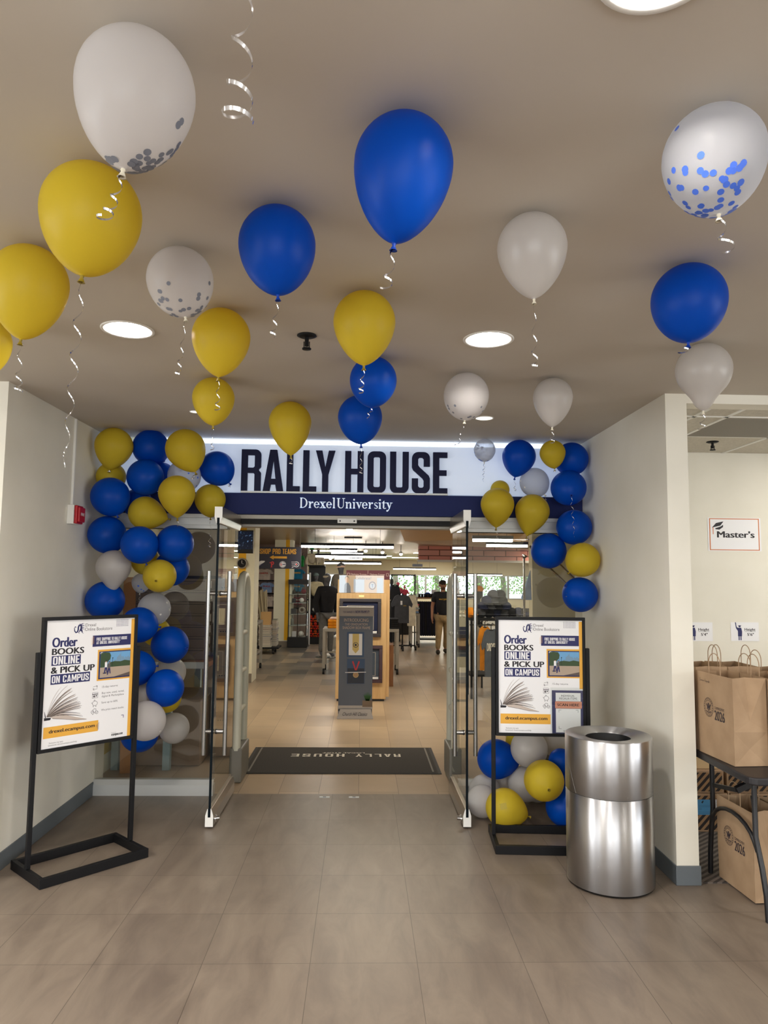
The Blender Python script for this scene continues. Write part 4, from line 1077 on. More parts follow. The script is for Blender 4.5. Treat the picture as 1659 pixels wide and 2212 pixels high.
    for (pu, pv, top) in ((1026, 745, 0), (1072, 762, 4)):
        s.disc(pu + 2, pv + 10, 11, 11, 8); s.disc(pu + 2, pv + 5, 11, 3, 9, rv=7)
        s.rect(pu - 16, pv + 22, pu + 18, pv + 92, top, 8)
        s.poly([(pu - 14, pv + 90), (pu + 18, pv + 90), (pu + 26, pv + 160), (pu + 12, pv + 162), (pu + 3, pv + 112), (pu - 12, pv + 176), (pu - 28, pv + 176)], 2, 8)
    s.poly([(978, 908), (1030, 905), (1050, 915), (1000, 922)], 3, 7)
    # icons and their lines
    s.line([(862, 1082), (915, 1076), (918, 1100)], 4, 4); s.line([(905, 1064), (922, 1077), (908, 1090)], 4, 4)
    s.line([(862, 1096), (866, 1118), (922, 1112)], 4, 4); s.line([(876, 1104), (860, 1118), (878, 1130)], 4, 4)
    s.line([(854, 1160), (932, 1160), (932, 1232), (854, 1232), (854, 1160)], 4, 4); s.rect(856, 1176, 930, 1188, 4); s.rect(866, 1196, 895, 1222, 4); s.rect(902, 1196, 922, 1214, 4)
    s.ring(895, 1302, 38, 5, 4, 1, 20, rv=32); s.line([(858, 1300), (846, 1290)], 5, 4); s.line([(875, 1330), (870, 1346), (884, 1342)], 5, 4); s.line([(910, 1330), (914, 1346), (902, 1342)], 5, 4); s.ring(888, 1264, 10, 4, 4, 1, 10)
    s.line([(844, 1412), (886, 1374), (916, 1378), (912, 1408), (872, 1448), (844, 1412)], 5, 4); s.ring(926, 1424, 22, 4, 4); s.line([(915, 1424), (923, 1433), (938, 1412)], 4, 4); s.text('$', 866, 1396, 888, 1428, 4, 1)
    s.text('15-day returns', 988, 1082, 1215, 1116, 4, 1)
    s.rect(222, 1530, 955, 1672, 1, 1); s.text('drexel.ecampus.com', 292, 1568, 908, 1628, 3, 2, 0.028)
    s.text('*Exclusions may apply.', 297, 1726, 487, 1748, 4, 1); s.text('Questions? drexel.ecampus.com/help', 292, 1754, 670, 1778, 4, 1)
    if full:
        s.text('Buy new, used, rental,', 988, 1164, 1315, 1198, 4, 1); s.text('digital & Marketplace', 988, 1208, 1310, 1242, 4, 1)
        s.text('Save up to 60%', 988, 1290, 1222, 1324, 4, 1); s.text('We price match books', 988, 1388, 1316, 1422, 4, 1)
        for i in range(7): s.line([(925 + i * 4, 1600 + i * 9), (968, 1560 + i * 14)], 3, 2, 2)
        s.line([(1285, 1508), (1318, 1508), (1318, 1545)], 7, 2)
        s.text('Powered by', 1150, 1722, 1222, 1734, 4, 1); s.text('ecampus.com', 1150, 1742, 1318, 1778, 3, 1, 0.03, 0.2)
def poster_stand(loc, rz, label, full):
    t = thing('poster_stand', label, 'sign stand', loc, rz)
    hw, dp = 0.310, 0.195
    b_ = MB()
    for y in (-dp + 0.0125, dp - 0.0125): b_.box(-hw, hw, y - 0.0125, y + 0.0125, 0.001, 0.051)
    for x in (-hw + 0.0125, hw - 0.0125): b_.box(x - 0.0124, x + 0.0124, -dp + 0.025, dp - 0.025, 0.0012, 0.0508)
    b_.build('base', M_black, t, 0.002)
    for x in (-hw + 0.0125, hw - 0.0125): MB().box(x - 0.0125, x + 0.0125, -0.0125, 0.0125, 0.052, 1.205).build('post', M_black, t, 0.003)
    fw = 0.283; z0, z1 = 0.655, 1.398
    b_ = MB(); bw = 0.024
    b_.box(-fw, fw, -0.018, 0.018, z1 - bw * 0.8, z1); b_.box(-fw, fw, -0.018, 0.018, z0, z0 + bw * 0.8)
    b_.box(-fw, -fw + bw * 0.75, -0.018, 0.018, z0 + bw * 0.8, z1 - bw * 0.8); b_.box(fw - bw * 0.75, fw, -0.018, 0.018, z0 + bw * 0.8, z1 - bw * 0.8)
    b_.box(-fw + 0.005, fw - 0.005, 0.002, 0.014, z0 + 0.01, z1 - 0.01)
    b_.build('frame', M_black, t, 0.0015)
    W_, H_ = 2 * fw - bw * 1.5, (z1 - z0) - bw * 1.6
    b_ = MB(); s = Sheet(b_, (-W_ / 2, -0.008, z1 - bw * 0.8), (1, 0, 0), (0, 0, 1), (0, -1, 0), W_ / 1235, H_ / 1620, 195, 180, 0.00035)
    poster_art(s, full)
    b_.build('poster', PM, t)
    return t, s
A = onz(105, 1918); B = onz(318, 1855); C_ = onz(26, 1875)
poster_stand(((B.x + C_.x) / 2, (B.y + C_.y) / 2, 0), math.atan2(B.y - A.y, B.x - A.x) + 0.02, 'black metal poster stand by the left wall holding a framed book ordering poster', True)
fl = onz(1077, 1848); fr = onz(1253, 1852)
u0 = at(1068, 1700, 4.63); u1 = at(1267, 1500, 4.63)
rst, rsh = poster_stand(((u0.x + u1.x) / 2, 4.63, 0), math.atan2(fr.y - fl.y, fr.x - fl.x), 'black metal poster stand beside the trash can, flyer over its lower right corner', False)
# the flyer in a plastic sleeve taped over the poster
ft = thing('taped_flyer', 'small navy flyer in a clear sleeve stuck on the lower corner of the right poster', 'flyer', rst.location, rst.rotation_euler[2])
b_ = MB(); s = Sheet(b_, rsh.o, (1, 0, 0), (0, 0, 1), (0, -1, 0), rsh.su, rsh.sv, 195, 180, 0.00035)
s.rect(975, 1186, 1428, 1798, 2, 11)
s.rect(1030, 1220, 1394, 1340, 0, 12); s.text('INDIVIDUAL', 1110, 1248, 1308, 1276, 3, 13); s.text('REGALIA ITEMS', 1084, 1286, 1342, 1316, 3, 13); s.line([(1060, 1330), (1365, 1328)], 2, 4, 13)
s.rect(1030, 1446, 1392, 1784, 0, 12)
s.poly(rr(1020, 1342, 1410, 1442, 12, 3), 12, 14); s.text('SCAN HERE', 1052, 1372, 1370, 1410, 3, 15, 0.03)
s.line([(1075, 1500), (1075, 1465), (1110, 1465)], 4, 3, 13); s.line([(1320, 1465), (1355, 1465), (1355, 1500)], 4, 3, 13); s.line([(1075, 1695), (1075, 1730), (1110, 1730)], 4, 3, 13); s.line([(1320, 1730), (1355, 1730), (1355, 1695)], 4, 3, 13)
s.text('TO PURCHASE', 1135, 1755, 1286, 1772, 3, 13, 0.01)
b_.build('card', PM + [M_salmon], ft)
b_ = MB(); s = Sheet(b_, rsh.o, (1, 0, 0), (0, 0, 1), (0, -1, 0), rsh.su, rsh.sv, 195, 180, 0.00035); s.rect(950, 1146, 1428, 1799, 0, 17)
b_.build('sleeve', M_glassclear, ft)

# ================================================================== TRASH CAN
M_can = mat('brushed_can', rgb(200, 200, 202), 0.30, 1.0)
def can_material():
    nt, N, L, b = nodes(M_can)
    tc = N.new('ShaderNodeTexCoord'); mp = N.new('ShaderNodeMapping'); mp.inputs['Scale'].default_value = (1, 1, 40)
    nz = N.new('ShaderNodeTexNoise'); nz.inputs['Scale'].default_value = 6; nz.inputs['Detail'].default_value = 5
    mr = N.new('ShaderNodeMapRange'); mr.inputs['To Min'].default_value = 0.30; mr.inputs['To Max'].default_value = 0.40
    tg = N.new('ShaderNodeTangent'); tg.direction_type = 'RADIAL'; tg.axis = 'Z'; L.new(tg.outputs[0], b.inputs['Tangent']); b.inputs['Anisotropic'].default_value = 0.92; b.inputs['Anisotropic Rotation'].default_value = 0.25
    L.new(tc.outputs['Object'], mp.inputs[0]); L.new(mp.outputs[0], nz.inputs['Vector']); L.new(nz.outputs['Fac'], mr.inputs[0]); L.new(mr.outputs[0], b.inputs['Roughness'])
can_material()
fy = onz(1352, 1944)
RC = 0.232
t = thing('trash_can', 'tall round brushed aluminium trash can with an open top by the right wall', 'trash can', (fy.x, fy.y + RC, 0))
MB().lathe([(0.0005, 0.004), (RC - 0.006, 0.004), (RC - 0.004, 0.012)], 64).build('base_rim', M_blackplastic, t)
MB().lathe([(RC - 0.004, 0.012), (RC, 0.014), (RC, 0.487), (RC - 0.004, 0.4885)], 64).build('body', M_can, t)
MB().lathe([(RC - 0.006, 0.484), (RC - 0.0055, 0.494)], 64).build('seam', M_darkgap, t)
MB().lathe([(RC - 0.003, 0.4905), (RC + 0.001, 0.4925), (RC + 0.001, 0.782), (RC - 0.002, 0.786), (RC - 0.006, 0.784), (0.126, 0.774), (0.121, 0.768)], 64).build('top', M_can, t)
MB().lathe([(0.1205, 0.768), (0.112, 0.60), (0.0005, 0.55)], 40).build('liner', M_blackplastic, t)
b_ = MB(); rg = random.Random(3)
def scr(a, z, da, dz, w_=0.0012):
    n = 5; vs = []
    for i in range(n + 1):
        f = i / n; aa = a + da * f; zz = z + dz * f + rg.uniform(-1, 1) * 0.002
        for s_ in (-1, 1): vs.append(((RC + 0.0016) * math.cos(aa), (RC + 0.0016) * math.sin(aa), zz + s_ * w_))
    b_.add(vs, [(2 * i, 2 * i + 2, 2 * i + 3, 2 * i + 1) for i in range(n)])
scr(PI * 1.06, 0.62, 0.24, -0.125); scr(PI * 1.12, 0.64, 0.02, -0.02); scr(PI * 1.72, 0.74, 0.0, -0.02, 0.002); scr(PI * 1.73, 0.71, 0.03, 0.01, 0.002); scr(PI * 1.10, 0.11, 0.03, -0.08)
for i in range(10): scr(PI * rg.uniform(1.05, 1.9), rg.uniform(0.1, 0.75), 0.012, rg.uniform(-0.01, 0.01))
b_.build('scratches', mat('scratch_white', rgb(225, 225, 222), 0.6), t)['kind'] = 'stuff'

# ================================================================== SIDE ROOM THINGS
def wall_sheet(name, label, x0, y0, x1, y1, Y, cat='sign', group=None):
    a = at(x0, y0, Y - 0.002); b2 = at(x1, y1, Y - 0.002)
    t = thing(name, label, cat, (a.x, Y - 0.002, b2.z), 0, group)
    b_ = MB(); s = Sheet(b_, (0, 0, a.z - b2.z), (1, 0, 0), (0, 0, 1), (0, -1, 0), (b2.x - a.x) / 100.0, (a.z - b2.z) / 100.0)
    return t, b_, s
t, b_, s = wall_sheet('paper_sign', "white paper sign with orange border reading Master's on the room wall", 1528, 1118, 1645, 1191, RY)
s.rect(0, 0, 100, 100, 0, 0); 
for (a, b2, c, d) in ((3, 2, 97, 4.5), (3, 95.5, 97, 98), (3, 4.5, 4.8, 95.5), (95.2, 4.5, 97, 95.5)): s.rect(a, b2, c, d, 1, 1)
s.text("Master's", 17, 40, 88, 60, 2, 1, 0.03)
s.poly([(8, 30), (16, 16), (30, 11), (24, 24)], 2, 1); s.poly([(14, 32), (25, 26), (29, 21), (29, 28), (22, 36), (15, 35)], 2, 1); s.line([(10, 29), (10, 50)], 1.4, 1, 1)
b_.build('paper', [M_paper, mat('orange_border', rgb(206, 120, 62), 0.6), M_ink], t)
def grad(s, u, v, k):
    s.disc(u + 5 * k, v + 8 * k, 4 * k, 1, 1, 10, 6 * k)
    s.poly([(u - 1 * k, v + 4 * k), (u + 11 * k, v + 3 * k), (u + 11 * k, v + 6 * k), (u - 1 * k, v + 7 * k)], 1, 1)
    s.poly([(u, v + 16 * k), (u + 11 * k, v + 16 * k), (u + 14 * k, v + 38 * k), (u + 13 * k, v + 64 * k), (u - 2 * k, v + 64 * k), (u - 2 * k, v + 34 * k), (u - 9 * k, v + 18 * k), (u - 11 * k, v - 2 * k), (u - 8 * k, v - 2 * k), (u - 5 * k, v + 14 * k)], 1, 1)
    s.rect(u, v + 64 * k, u + 4 * k, v + 86 * k, 1); s.rect(u + 7 * k, v + 64 * k, u + 11 * k, v + 86 * k, 1)
    s.poly([(u - 12 * k, v - 14 * k), (u - 9 * k, v - 15 * k), (u - 7 * k, v - 2 * k), (u - 11 * k, v - 2 * k)], 1, 1)
for (x0, hh, lab) in ((1478, "5'4\"", 'white card reading Height 5 feet 4, half hidden by the wall end'), (1578, "5'6\"", 'white card reading Height 5 feet 6 above the paper bags')):
    t, b_, s = wall_sheet('height_card', lab, x0, 1344, x0 + 62, 1385, RY, 'sign', 'height cards on the side room wall')
    s.rect(0, 0, 100, 100, 0, 0); grad(s, 27, 14, 0.95); s.text('Height', 49, 31, 88, 50, 2, 1, 0.012); s.line([(49, 49), (88, 49)], 1.2, 2, 1); s.text(hh, 58, 57, 82, 72, 2, 1, 0.02)
    b_.build('paper', [M_paper, M_inknavy, M_ink], t)

# folding table
TX0, TY0, TY1, TZ = 1.872, 3.50, 4.40, 0.705
tb = thing('folding_table', 'black plastic folding table carrying the paper bags', 'table', (TX0, (TY0 + TY1) / 2, 0))
b_ = MB(); out = rr(TX0, TY0, TX0 + 1.83, TY1, 0.05, 6)
n = len(out); vs = [(x, y, TZ - 0.004) for x, y in out] + [(x, y, TZ - 0.042) for x, y in out]
b_.add(vs, [tuple(range(n)), tuple(range(2 * n - 1, n - 1, -1))] + [(i, (i + 1) % n, n + (i + 1) % n, n + i) for i in range(n)])
wbuild(b_, 'tabletop', mat('table_plastic', rgb(34, 32, 35), 0.45), tb, 0.008)
M_leg = mat('table_leg_metal', rgb(22, 22, 25), 0.38)
for sx, x in ((1, 1.985), (-1, 3.55)):
    ft_ = onz(1648, 1966); bk = onz(1537, 1878)
    ya, yb = 3.62, 4.17
    for (yf, yt) in ((ya - 0.03, ya + 0.06), (yb + 0.0, yb - 0.05)):
        pts = [(x, yf, 0.002), (x, yf + (yt - yf) * 0.10, 0.12), (x, yf + (yt - yf) * 0.45, 0.24), (x, yt, 0.37), (x, yt, 0.66)]
        wbuild(MB().tube(pts, 0.0135, 12), 'leg', M_leg, tb)
    pts = [(x, ya + 0.045, 0.20 + 0.10)] + [(x, ya + 0.06 + (yb - ya - 0.10) * (0.5 - 0.5 * math.cos(PI * i / 10)), 0.30 + 0.12 * math.sin(PI * i / 10)) for i in range(1, 10)] + [(x, yb - 0.045, 0.30)]
    wbuild(MB().tube(pts, 0.011, 10), 'arch_brace', M_leg, tb)
    b_ = MB().bar((x, yb - 0.05, 0.50), (x + sx * 0.02, (ya + yb) / 2, 0.535), 0.012, 0.022); b_.bar((x + sx * 0.02, (ya + yb) / 2, 0.535), (x + sx * 0.30, (ya + yb) / 2, 0.66), 0.03, 0.03); b_.bar((x + sx * 0.03, ya + 0.14, 0.54), (x, ya + 0.06, 0.46), 0.012, 0.02)
    b_.bar((x, ya + 0.06, 0.655), (x, yb - 0.05, 0.655), 0.03, 0.012)
    wbuild(b_, 'folding_strut', M_leg, tb)

# paper bags
M_bagink = mat('bag_print', rgb(52, 44, 52), 0.7)
def paper_bag(loc, label, print_=True, rz=0.0, hgt=0.44, wid=0.34, dep=0.18, group=None, scribble=False):
    """wide face looks to local -x, gusset faces to local -y"""
    t = thing('paper_bag', label, 'bag', loc, rz, group)
    w2, d2 = wid / 2, dep / 2
    b_ = MB(); b_.box(-d2, d2, -w2, w2, 0.001, 0.002)
    def wall(p, q, mid_in, n_):
        # p, q: bottom corners; the gusset is pressed in along its middle above a fold
        px_, py_ = p; qx, qy = q; mx, my = (px_ + qx) / 2 + n_[0] * mid_in, (py_ + qy) / 2 + n_[1] * mid_in
        zf = 0.17
        vs = [(px_, py_, 0.002), (qx, qy, 0.002), ((px_ + qx) / 2, (py_ + qy) / 2, 0.002), (px_, py_, zf), ((px_ + qx) / 2, (py_ + qy) / 2, zf), (qx, qy, zf), (px_, py_, hgt), (mx, my, hgt), (qx, qy, hgt), ((px_ + qx) / 2 + n_[0] * mid_in * 0.1, (py_ + qy) / 2 + n_[1] * mid_in * 0.1, zf + 0.055), ((px_ + qx) / 2 + n_[0] * 0.012, (py_ + qy) / 2 + n_[1] * 0.012, 0.085)]
        b_.add(vs, [(0, 2, 10), (2, 1, 10), (0, 10, 3), (10, 4, 3), (1, 5, 10), (10, 5, 4), (3, 4, 9), (3, 9, 6), (6, 9, 7), (4, 5, 9), (5, 8, 9), (9, 8, 7)])
    for sy in (-1, 1): wall((-d2, sy * w2), (d2, sy * w2), 0.042, (0, -sy))
    for sx in (-1, 1):
        b_.add([(sx * d2, -w2, 0.002), (sx * d2, w2, 0.002), (sx * d2, w2, 0.085), (sx * d2, -w2, 0.085)], [(0, 1, 2, 3)])
        b_.add([(sx * d2, -w2, 0.085), (sx * d2, w2, 0.085), (sx * (d2 + 0.003), w2, 0.17), (sx * (d2 + 0.003), -w2, 0.17), (sx * d2 * 1.02, w2, hgt), (sx * d2 * 1.02, -w2, hgt)], [(0, 1, 2, 3), (3, 2, 4, 5)])
    o = b_.build('body', M_kraft, t)
    sm_ = o.modifiers.new('thick', 'SOLIDIFY'); sm_.thickness = 0.0012
    for sx in (-1, 1):
        b_ = MB(); x = sx * (d2 - 0.004)
        pts = [(x, -0.055, hgt - 0.04)] + [(x, -0.055 * math.cos(PI * i / 12) * (1 if i else 1), hgt + 0.055 + 0.055 * math.sin(PI * i / 12)) for i in range(13)] + [(x, 0.055, hgt - 0.04)]
        b_.tube(pts, 0.0023, 8).build('handle', M_kraft, t)
    if print_:
        b_ = MB(); s = Sheet(b_, (-d2 - 0.0046, w2 * 0.32, 0.31), (0, -1, 0), (0, 0, 1), (-1, 0, 0), 0.001, 0.001)
        s.ring(0, 52, 46, 2, 0, 1, 30, rv=50); s.ring(0, 52, 34, 1.6, 0, 1, 26, rv=37)
        for i in range(20):
            a = 2 * PI * i / 20; s.disc(40 * math.cos(a), 52 + 43 * math.sin(a), 2.6, 0, 1, 6)
        s.taper([(-18, 36), (-8, 52), (-14, 66)], [8, 10, 3], 0, 1); s.taper([(18, 36), (8, 52), (14, 66)], [8, 10, 3], 0, 1); s.taper([(0, 30), (0, 74)], [10, 5], 0, 1); s.line([(-22, 74), (0, 80), (22, 74)], 4, 0, 1)
        s.text('COMMENCEMENT', 56, 38, 150, 52, 0, 1); s.text('2026', 56, 58, 152, 108, 0, 1, 0.015)
        b_.build('print', M_bagink, t)
    if scribble:
        b_ = MB(); s = Sheet(b_, (-d2 - 0.0046, w2 * 0.8, hgt - 0.02), (0, -1, 0), (0, 0, 1), (-1, 0, 0), 0.001, 0.001)
        pts = [(8, 14), (0, 18), (8, 26), (2, 32), (-4, 28)]; s.line(pts, 1.3, 0, 1)
        pts = []
        for i in range(60): pts.append((10 + i * 1.5 + 3 * math.sin(i * 1.1), 27 + 4 * math.sin(i * 1.9) + (7 if i in (36, 37, 50) else 0) - (9 if i in (29, 30, 56) else 0)))
        s.line(pts[:24], 1.0, 0, 1); s.line(pts[28:], 1.0, 0, 1)
        b_.build('handwriting', M_bagink, t)
    return t
GB2 = 'brown paper bags on the folding table'
bz = TZ - 0.003
paper_bag((1.985, 3.885, bz), 'front brown paper bag with 2026 print and a handwritten name on the table', True, 0.07, group=GB2, scribble=True)
paper_bag((2.185, 3.86, bz), 'brown paper bag right of the printed front one, cut by the photo edge', False, 0.03, group=GB2)
paper_bag((1.975, 4.225, bz), 'brown paper bag behind the front one, nearest the wall end', True, 0.02, group=GB2, hgt=0.455, wid=0.30)
paper_bag((2.175, 4.235, bz), 'brown paper bag in the back row, second from the wall end', False, -0.03, group=GB2, hgt=0.455, wid=0.30)
paper_bag((2.385, 4.20, bz), 'brown paper bag in the back row, at the right edge of the photo', False, 0.04, group=GB2, hgt=0.43, wid=0.30)
paper_bag((2.395, 3.86, bz), 'brown paper bag beyond the right edge in the front row', False, 0.0, group=GB2)
paper_bag((2.108, 3.955, 0.0065), 'brown paper bag with 2026 print standing on the floor under the table', True, 0.05, hgt=0.445)
paper_bag((2.33, 3.96, 0.0065), 'brown paper bag on the floor right of the printed one under the table', False, 0.02, hgt=0.43)
# cartons by the back wall
M_stripebox = stripe_material('striped_carton', rgb(34, 26, 22), rgb(150, 116, 80), 9.0, 0.8, axis=(0, -0.75, 0), lo=0.5, hi=0.56)
for (x0, x1, z0, z1, lab) in ((1.90, 2.425, 0.007, 0.250, 'lower striped carton with a blue label behind the table'), (1.90, 2.40, 0.252, 0.398, 'upper striped carton left of another one behind the table'), (2.44, 2.96, 0.007, 0.250, 'lower striped carton behind the paper bag under the table'), (2.42, 2.94, 0.252, 0.398, 'upper striped carton behind the table leg')):
    t = thing('striped_carton', lab, 'box', ((x0 + x1) / 2, 5.05, z0), 0, 'striped cartons under the side room wall')
    w_ = (x1 - x0) / 2; h_ = z1 - z0
    MB().box(-w_, w_, -0.23, 0.23, 0, h_).build('box', M_carton, t, 0.003)
    MB().box(-w_ + 0.012, w_ - 0.012, -0.2312, -0.2306, 0.012, h_ - 0.014).build('printed_face', M_stripebox, t)
    if 'blue label' in lab:
        a = at(1506, 1727, 4.82); b2 = at(1542, 1760, 4.82)
        b_ = MB(); s = Sheet(b_, (a.x - t.location.x, -0.2316, a.z - z0), (1, 0, 0), (0, 0, 1), (0, -1, 0), (b2.x - a.x) / 100, (a.z - b2.z) / 100)
        s.rect(-40, 0, 100, 100, 0, 0); s.poly([(24, 18), (36, 4), (38, 14), (30, 26)], 1, 1); s.text('blue label text here'[:0] or 'aaaa aaaa aaa', 6, 36, 74, 44, 1, 1) if False else None
        for v_ in (38, 46, 56, 64, 82, 92): s.line([(6, v_), (80 if v_ < 50 or v_ > 80 else 26, v_)], 1.2, 1, 1)
        b_.build('label', [mat('label_blue', rgb(70, 140, 186), 0.6), M_ink], t)
        b_ = MB(); s = Sheet(b_, (b2.x + 0.01 - t.location.x, -0.2316, a.z - z0), (1, 0, 0), (0, 0, 1), (0, -1, 0), 0.00028, 0.0009); s.rect(0, 0, 100, 90, 0, 0)
        for v_ in range(8, 88, 9): s.line([(12, v_), (30 + (v_ * 37) % 60, v_)], 3, 1, 1)
        b_.build('label', [M_paper, M_ink], t)
t = thing('flat_carton', 'plain tan carton lying on top of the striped cartons', 'box', (2.25, 5.05, 0.40))
MB().box(-0.35, 0.35, -0.2, 0.2, 0, 0.075).build('box', mat('tan_carton', rgb(206, 178, 134), 0.8), t, 0.003)

# ================================================================== THE SHOP
SY = YS + 0.03
struct('floor_shop', MB().box(-9, 15, SY, 36.2, -0.1, -0.0005), M_planks)
struct('ceiling_shop', MB().box(-9, 15, YS + 0.26, 36.2, ZS, ZS + 0.1), M_shopceil)
struct('wall_shop_left', MB().box(-9.1, -9, SY, 36.2, 0, ZS), M_cream)
struct('wall_shop_right', MB().box(15, 15.1, SY, 36.2, 0, ZS), M_cream)
struct('wall_shop_front_left', MB().box(-9, XL - 0.14, YS + 0.06, YS + 0.2, 0, ZC), M_cream)
struct('wall_shop_front_right', MB().box(XR2, 15, YS + 0.06, YS + 0.2, 0, ZC), M_cream)
WB = 36.0; wz0, wz1, wx0, wx1 = 0.62, 1.80, -3.0, 13.5
mb = MB().box(-9, 15, WB, WB + 0.2, wz1, ZS); mb.box(-9, 15, WB, WB + 0.2, 0, wz0); mb.box(-9, wx0, WB, WB + 0.2, wz0, wz1); mb.box(wx1, 15, WB, WB + 0.2, wz0, wz1)
struct('wall_shop_back', mb, M_cream)
k = 3
for x in range(8):
    x0 = wx0 + (wx1 - wx0) * x / 8; x1 = wx0 + (wx1 - wx0) * (x + 1) / 8
    mb = MB(); f = 0.05
    mb.box(x0, x0 + f, WB - 0.03, WB + 0.08, wz0, wz1); mb.box(x1 - f, x1, WB - 0.03, WB + 0.08, wz0, wz1)
    mb.box(x0 + f, x1 - f, WB - 0.03, WB + 0.08, wz1 - f, wz1); mb.box(x0 + f, x1 - f, WB - 0.03, WB + 0.08, wz0, wz0 + f)
    wfr = struct('window_%d' % k, mb, M_alu)
    MB().poly([(x0, WB + 0.05, wz0), (x1, WB + 0.05, wz0), (x1, WB + 0.05, wz1), (x0, WB + 0.05, wz1)]).build('pane', M_glassclear, wfr)
    k += 1
# trees outside the far windows
M_leaf = add_noise(mat('tree_leaves', rgb(130, 165, 90), 0.8), rgb(84, 132, 66), rgb(170, 196, 120), 14)
M_bark = mat('tree_bark', rgb(120, 110, 98), 0.9)
rg = random.Random(8)
treelab = ['tree outside the far window behind the pink mannequin', 'tree outside the far windows with a pale trunk left of the walking person', 'tree outside the far window behind the walking person', 'tree outside the far windows seen through the right door leaf', 'tree outside the far windows seen through the right glass pane', 'tree outside the far window above the dark shelf of caps', 'tree outside the far right end of the windows']
for i, tx in enumerate((1.9, 3.2, 4.7, 6.6, 8.4, 10.3, 12.2)):
    t = thing('tree', treelab[i], 'tree', (tx, 40.5 + (i % 3) * 2.3, 0), 0, 'trees outside the far windows')
    MB().tube([(0, 0, 0), (0.05, 0, 0.9), (-0.05, 0.05, 2.2), (0.0, 0, 3.2)], [0.20, 0.17, 0.14, 0.08], 10).build('trunk', M_bark, t)
    b_ = MB()
    for j in range(420):
        p = Vector((max(-1.1, min(1.1, rg.gauss(0, 0.7))), max(-0.9, min(0.9, rg.gauss(0, 0.5))), rg.uniform(0.7, 3.6))); n = Vector((rg.uniform(-1, 1), rg.uniform(-1, 1), rg.uniform(-1, 1))).normalized(); x = n.orthogonal().normalized() * 0.09; y = n.cross(x)
        b_.poly([p - x, p + y * 0.7, p + x, p - y * 0.7])
    b_.build('crown', M_leaf, t)['kind'] = 'stuff'
struct('ground_outside', MB().box(-20, 40, 36.2, 60, -0.2, -0.1), mat('outside_ground', rgb(150, 160, 120), 0.9))

# ---- ceiling of the shop: linear lamps, added light panels, bulkhead
GLB = 'hanging linear lamps of the shop'
def linear(px0, px1, py, Y, label, rz=0.0):
    a = at(px0, py, Y); b = at(px1, py, Y); L_ = (b.x - a.x)
    t = thing('linear_lamp', label, 'ceiling light', ((a.x + b.x) / 2, Y, a.z), rz, GLB)
    MB().box(-L_ / 2, L_ / 2, -0.035, 0.035, 0.0, 0.045).build('housing', M_black, t)
    MB().box(-L_ / 2 + 0.01, L_ / 2 - 0.01, -0.03, 0.03, -0.035, -0.0005).build('lens', M_bar, t)
    for sx in (-0.35, 0.35): MB().cyl((L_ * sx, 0, 0.045), (L_ * sx, 0, ZS - a.z), 0.003, n=6).build('cable', M_black, t)
linear(650, 851, 1178, 12.5, 'longest hanging linear lamp, nearest the shop entrance')
linear(681, 835, 1200, 16.2, 'second hanging linear lamp behind the longest one')
linear(698, 824, 1215, 20.5, 'third hanging linear lamp behind the longest one')
linear(849, 942, 1228, 27.0, 'short hanging linear lamp in front of the cream header wall')
linear(712, 772, 1188, 15.2, 'linear lamp deeper in the shop, above the visor mannequin')
linear(715, 785, 1194, 18.5, 'linear lamp deeper in the shop, second above the visor mannequin')
linear(722, 783, 1206, 24.0, 'linear lamp deeper in the shop, third above the visor mannequin')
linear(1020, 1108, 1164, 9.6, 'linear lamp seen through the right pane, nearest of two')
linear(1050, 1140, 1176, 11.0, 'linear lamp seen through the right pane, farther of two')
linear(1010, 1085, 1241, 30.0, 'linear lamp by the far windows seen through the right pane')
for i, (x, y) in enumerate(((-3.4, 9.5), (-4.5, 14), (-3.2, 20), (3.8, 14), (5.5, 19), (8.5, 12), (9, 22), (2, 31), (6.5, 30), (-3, 28), (3.2, 8.2), (0.2, 8.6), (-1.0, 24), (2.5, 25), (6, 26), (-2, 33), (3.5, 34), (7.5, 33.5), (10.5, 28), (3, 22), (0.5, 29))):  # panels added to lift the light level inside the shop
    t = thing('fill_ceiling_panel', 'long light panel added to the shop ceiling for brightness', 'ceiling light', (x, y, ZS - 0.006), 0, 'added light panels in the shop ceiling')
    MB().box(-0.7, 0.7, -0.3, 0.3, 0, 0.005).build('lens', M_shopfill, t)
for i, (px, py, Y, lab) in enumerate(((790, 1189, 17.0, 'round white track spotlight left of two near the ceiling'), (826, 1192, 17.5, 'round white track spotlight right of the lamps'), (866, 1196, 19.0, 'round white track spotlight beside the pink ceiling panels'), (930, 1203, 22, 'round track spotlight over the header wall'), (951, 1204, 22, 'round track spotlight nearest the right door'), (714, 1205, 19, 'track spotlight above the cream jacket'))):
    p = at(px, py, Y)
    t = thing('spotlight', lab, 'spotlight', p, 0, 'track spotlights of the shop')
    MB().cyl((0, -0.05, -0.01), (0, 0.06, 0.02), 0.045, n=16).build('head', M_white, t)
    MB().lathe([(0.0005, 0), (0.04, 0)], 16, M=Matrix.Rotation(PI / 2, 4, 'X'), c=(0, -0.052, -0.01), smooth=False).build('lens', M_bar, t)
    MB().cyl((0, 0, 0.02), (0, 0, ZS - p.z), 0.008, n=8).build('stem', M_black, t)
mb = MB(); c0 = at(868, 1160, 12.0); 
vs = [(0.62, 12.2, 2.5), (3.6, 9.4, 2.5), (3.6, 9.4, 2.2), (0.72, 12.2, 2.26), (3.6, 14, 2.5), (3.6, 14, 2.2), (1.1, 14, 2.3), (1.1, 14, 2.5)]
mb.add(vs, [(0, 1, 2, 3), (3, 2, 5, 6), (0, 3, 6, 7), (1, 4, 5, 2)])
struct('trim_7', mb, mat('bulkhead_tan', rgb(186, 150, 108), 0.5))
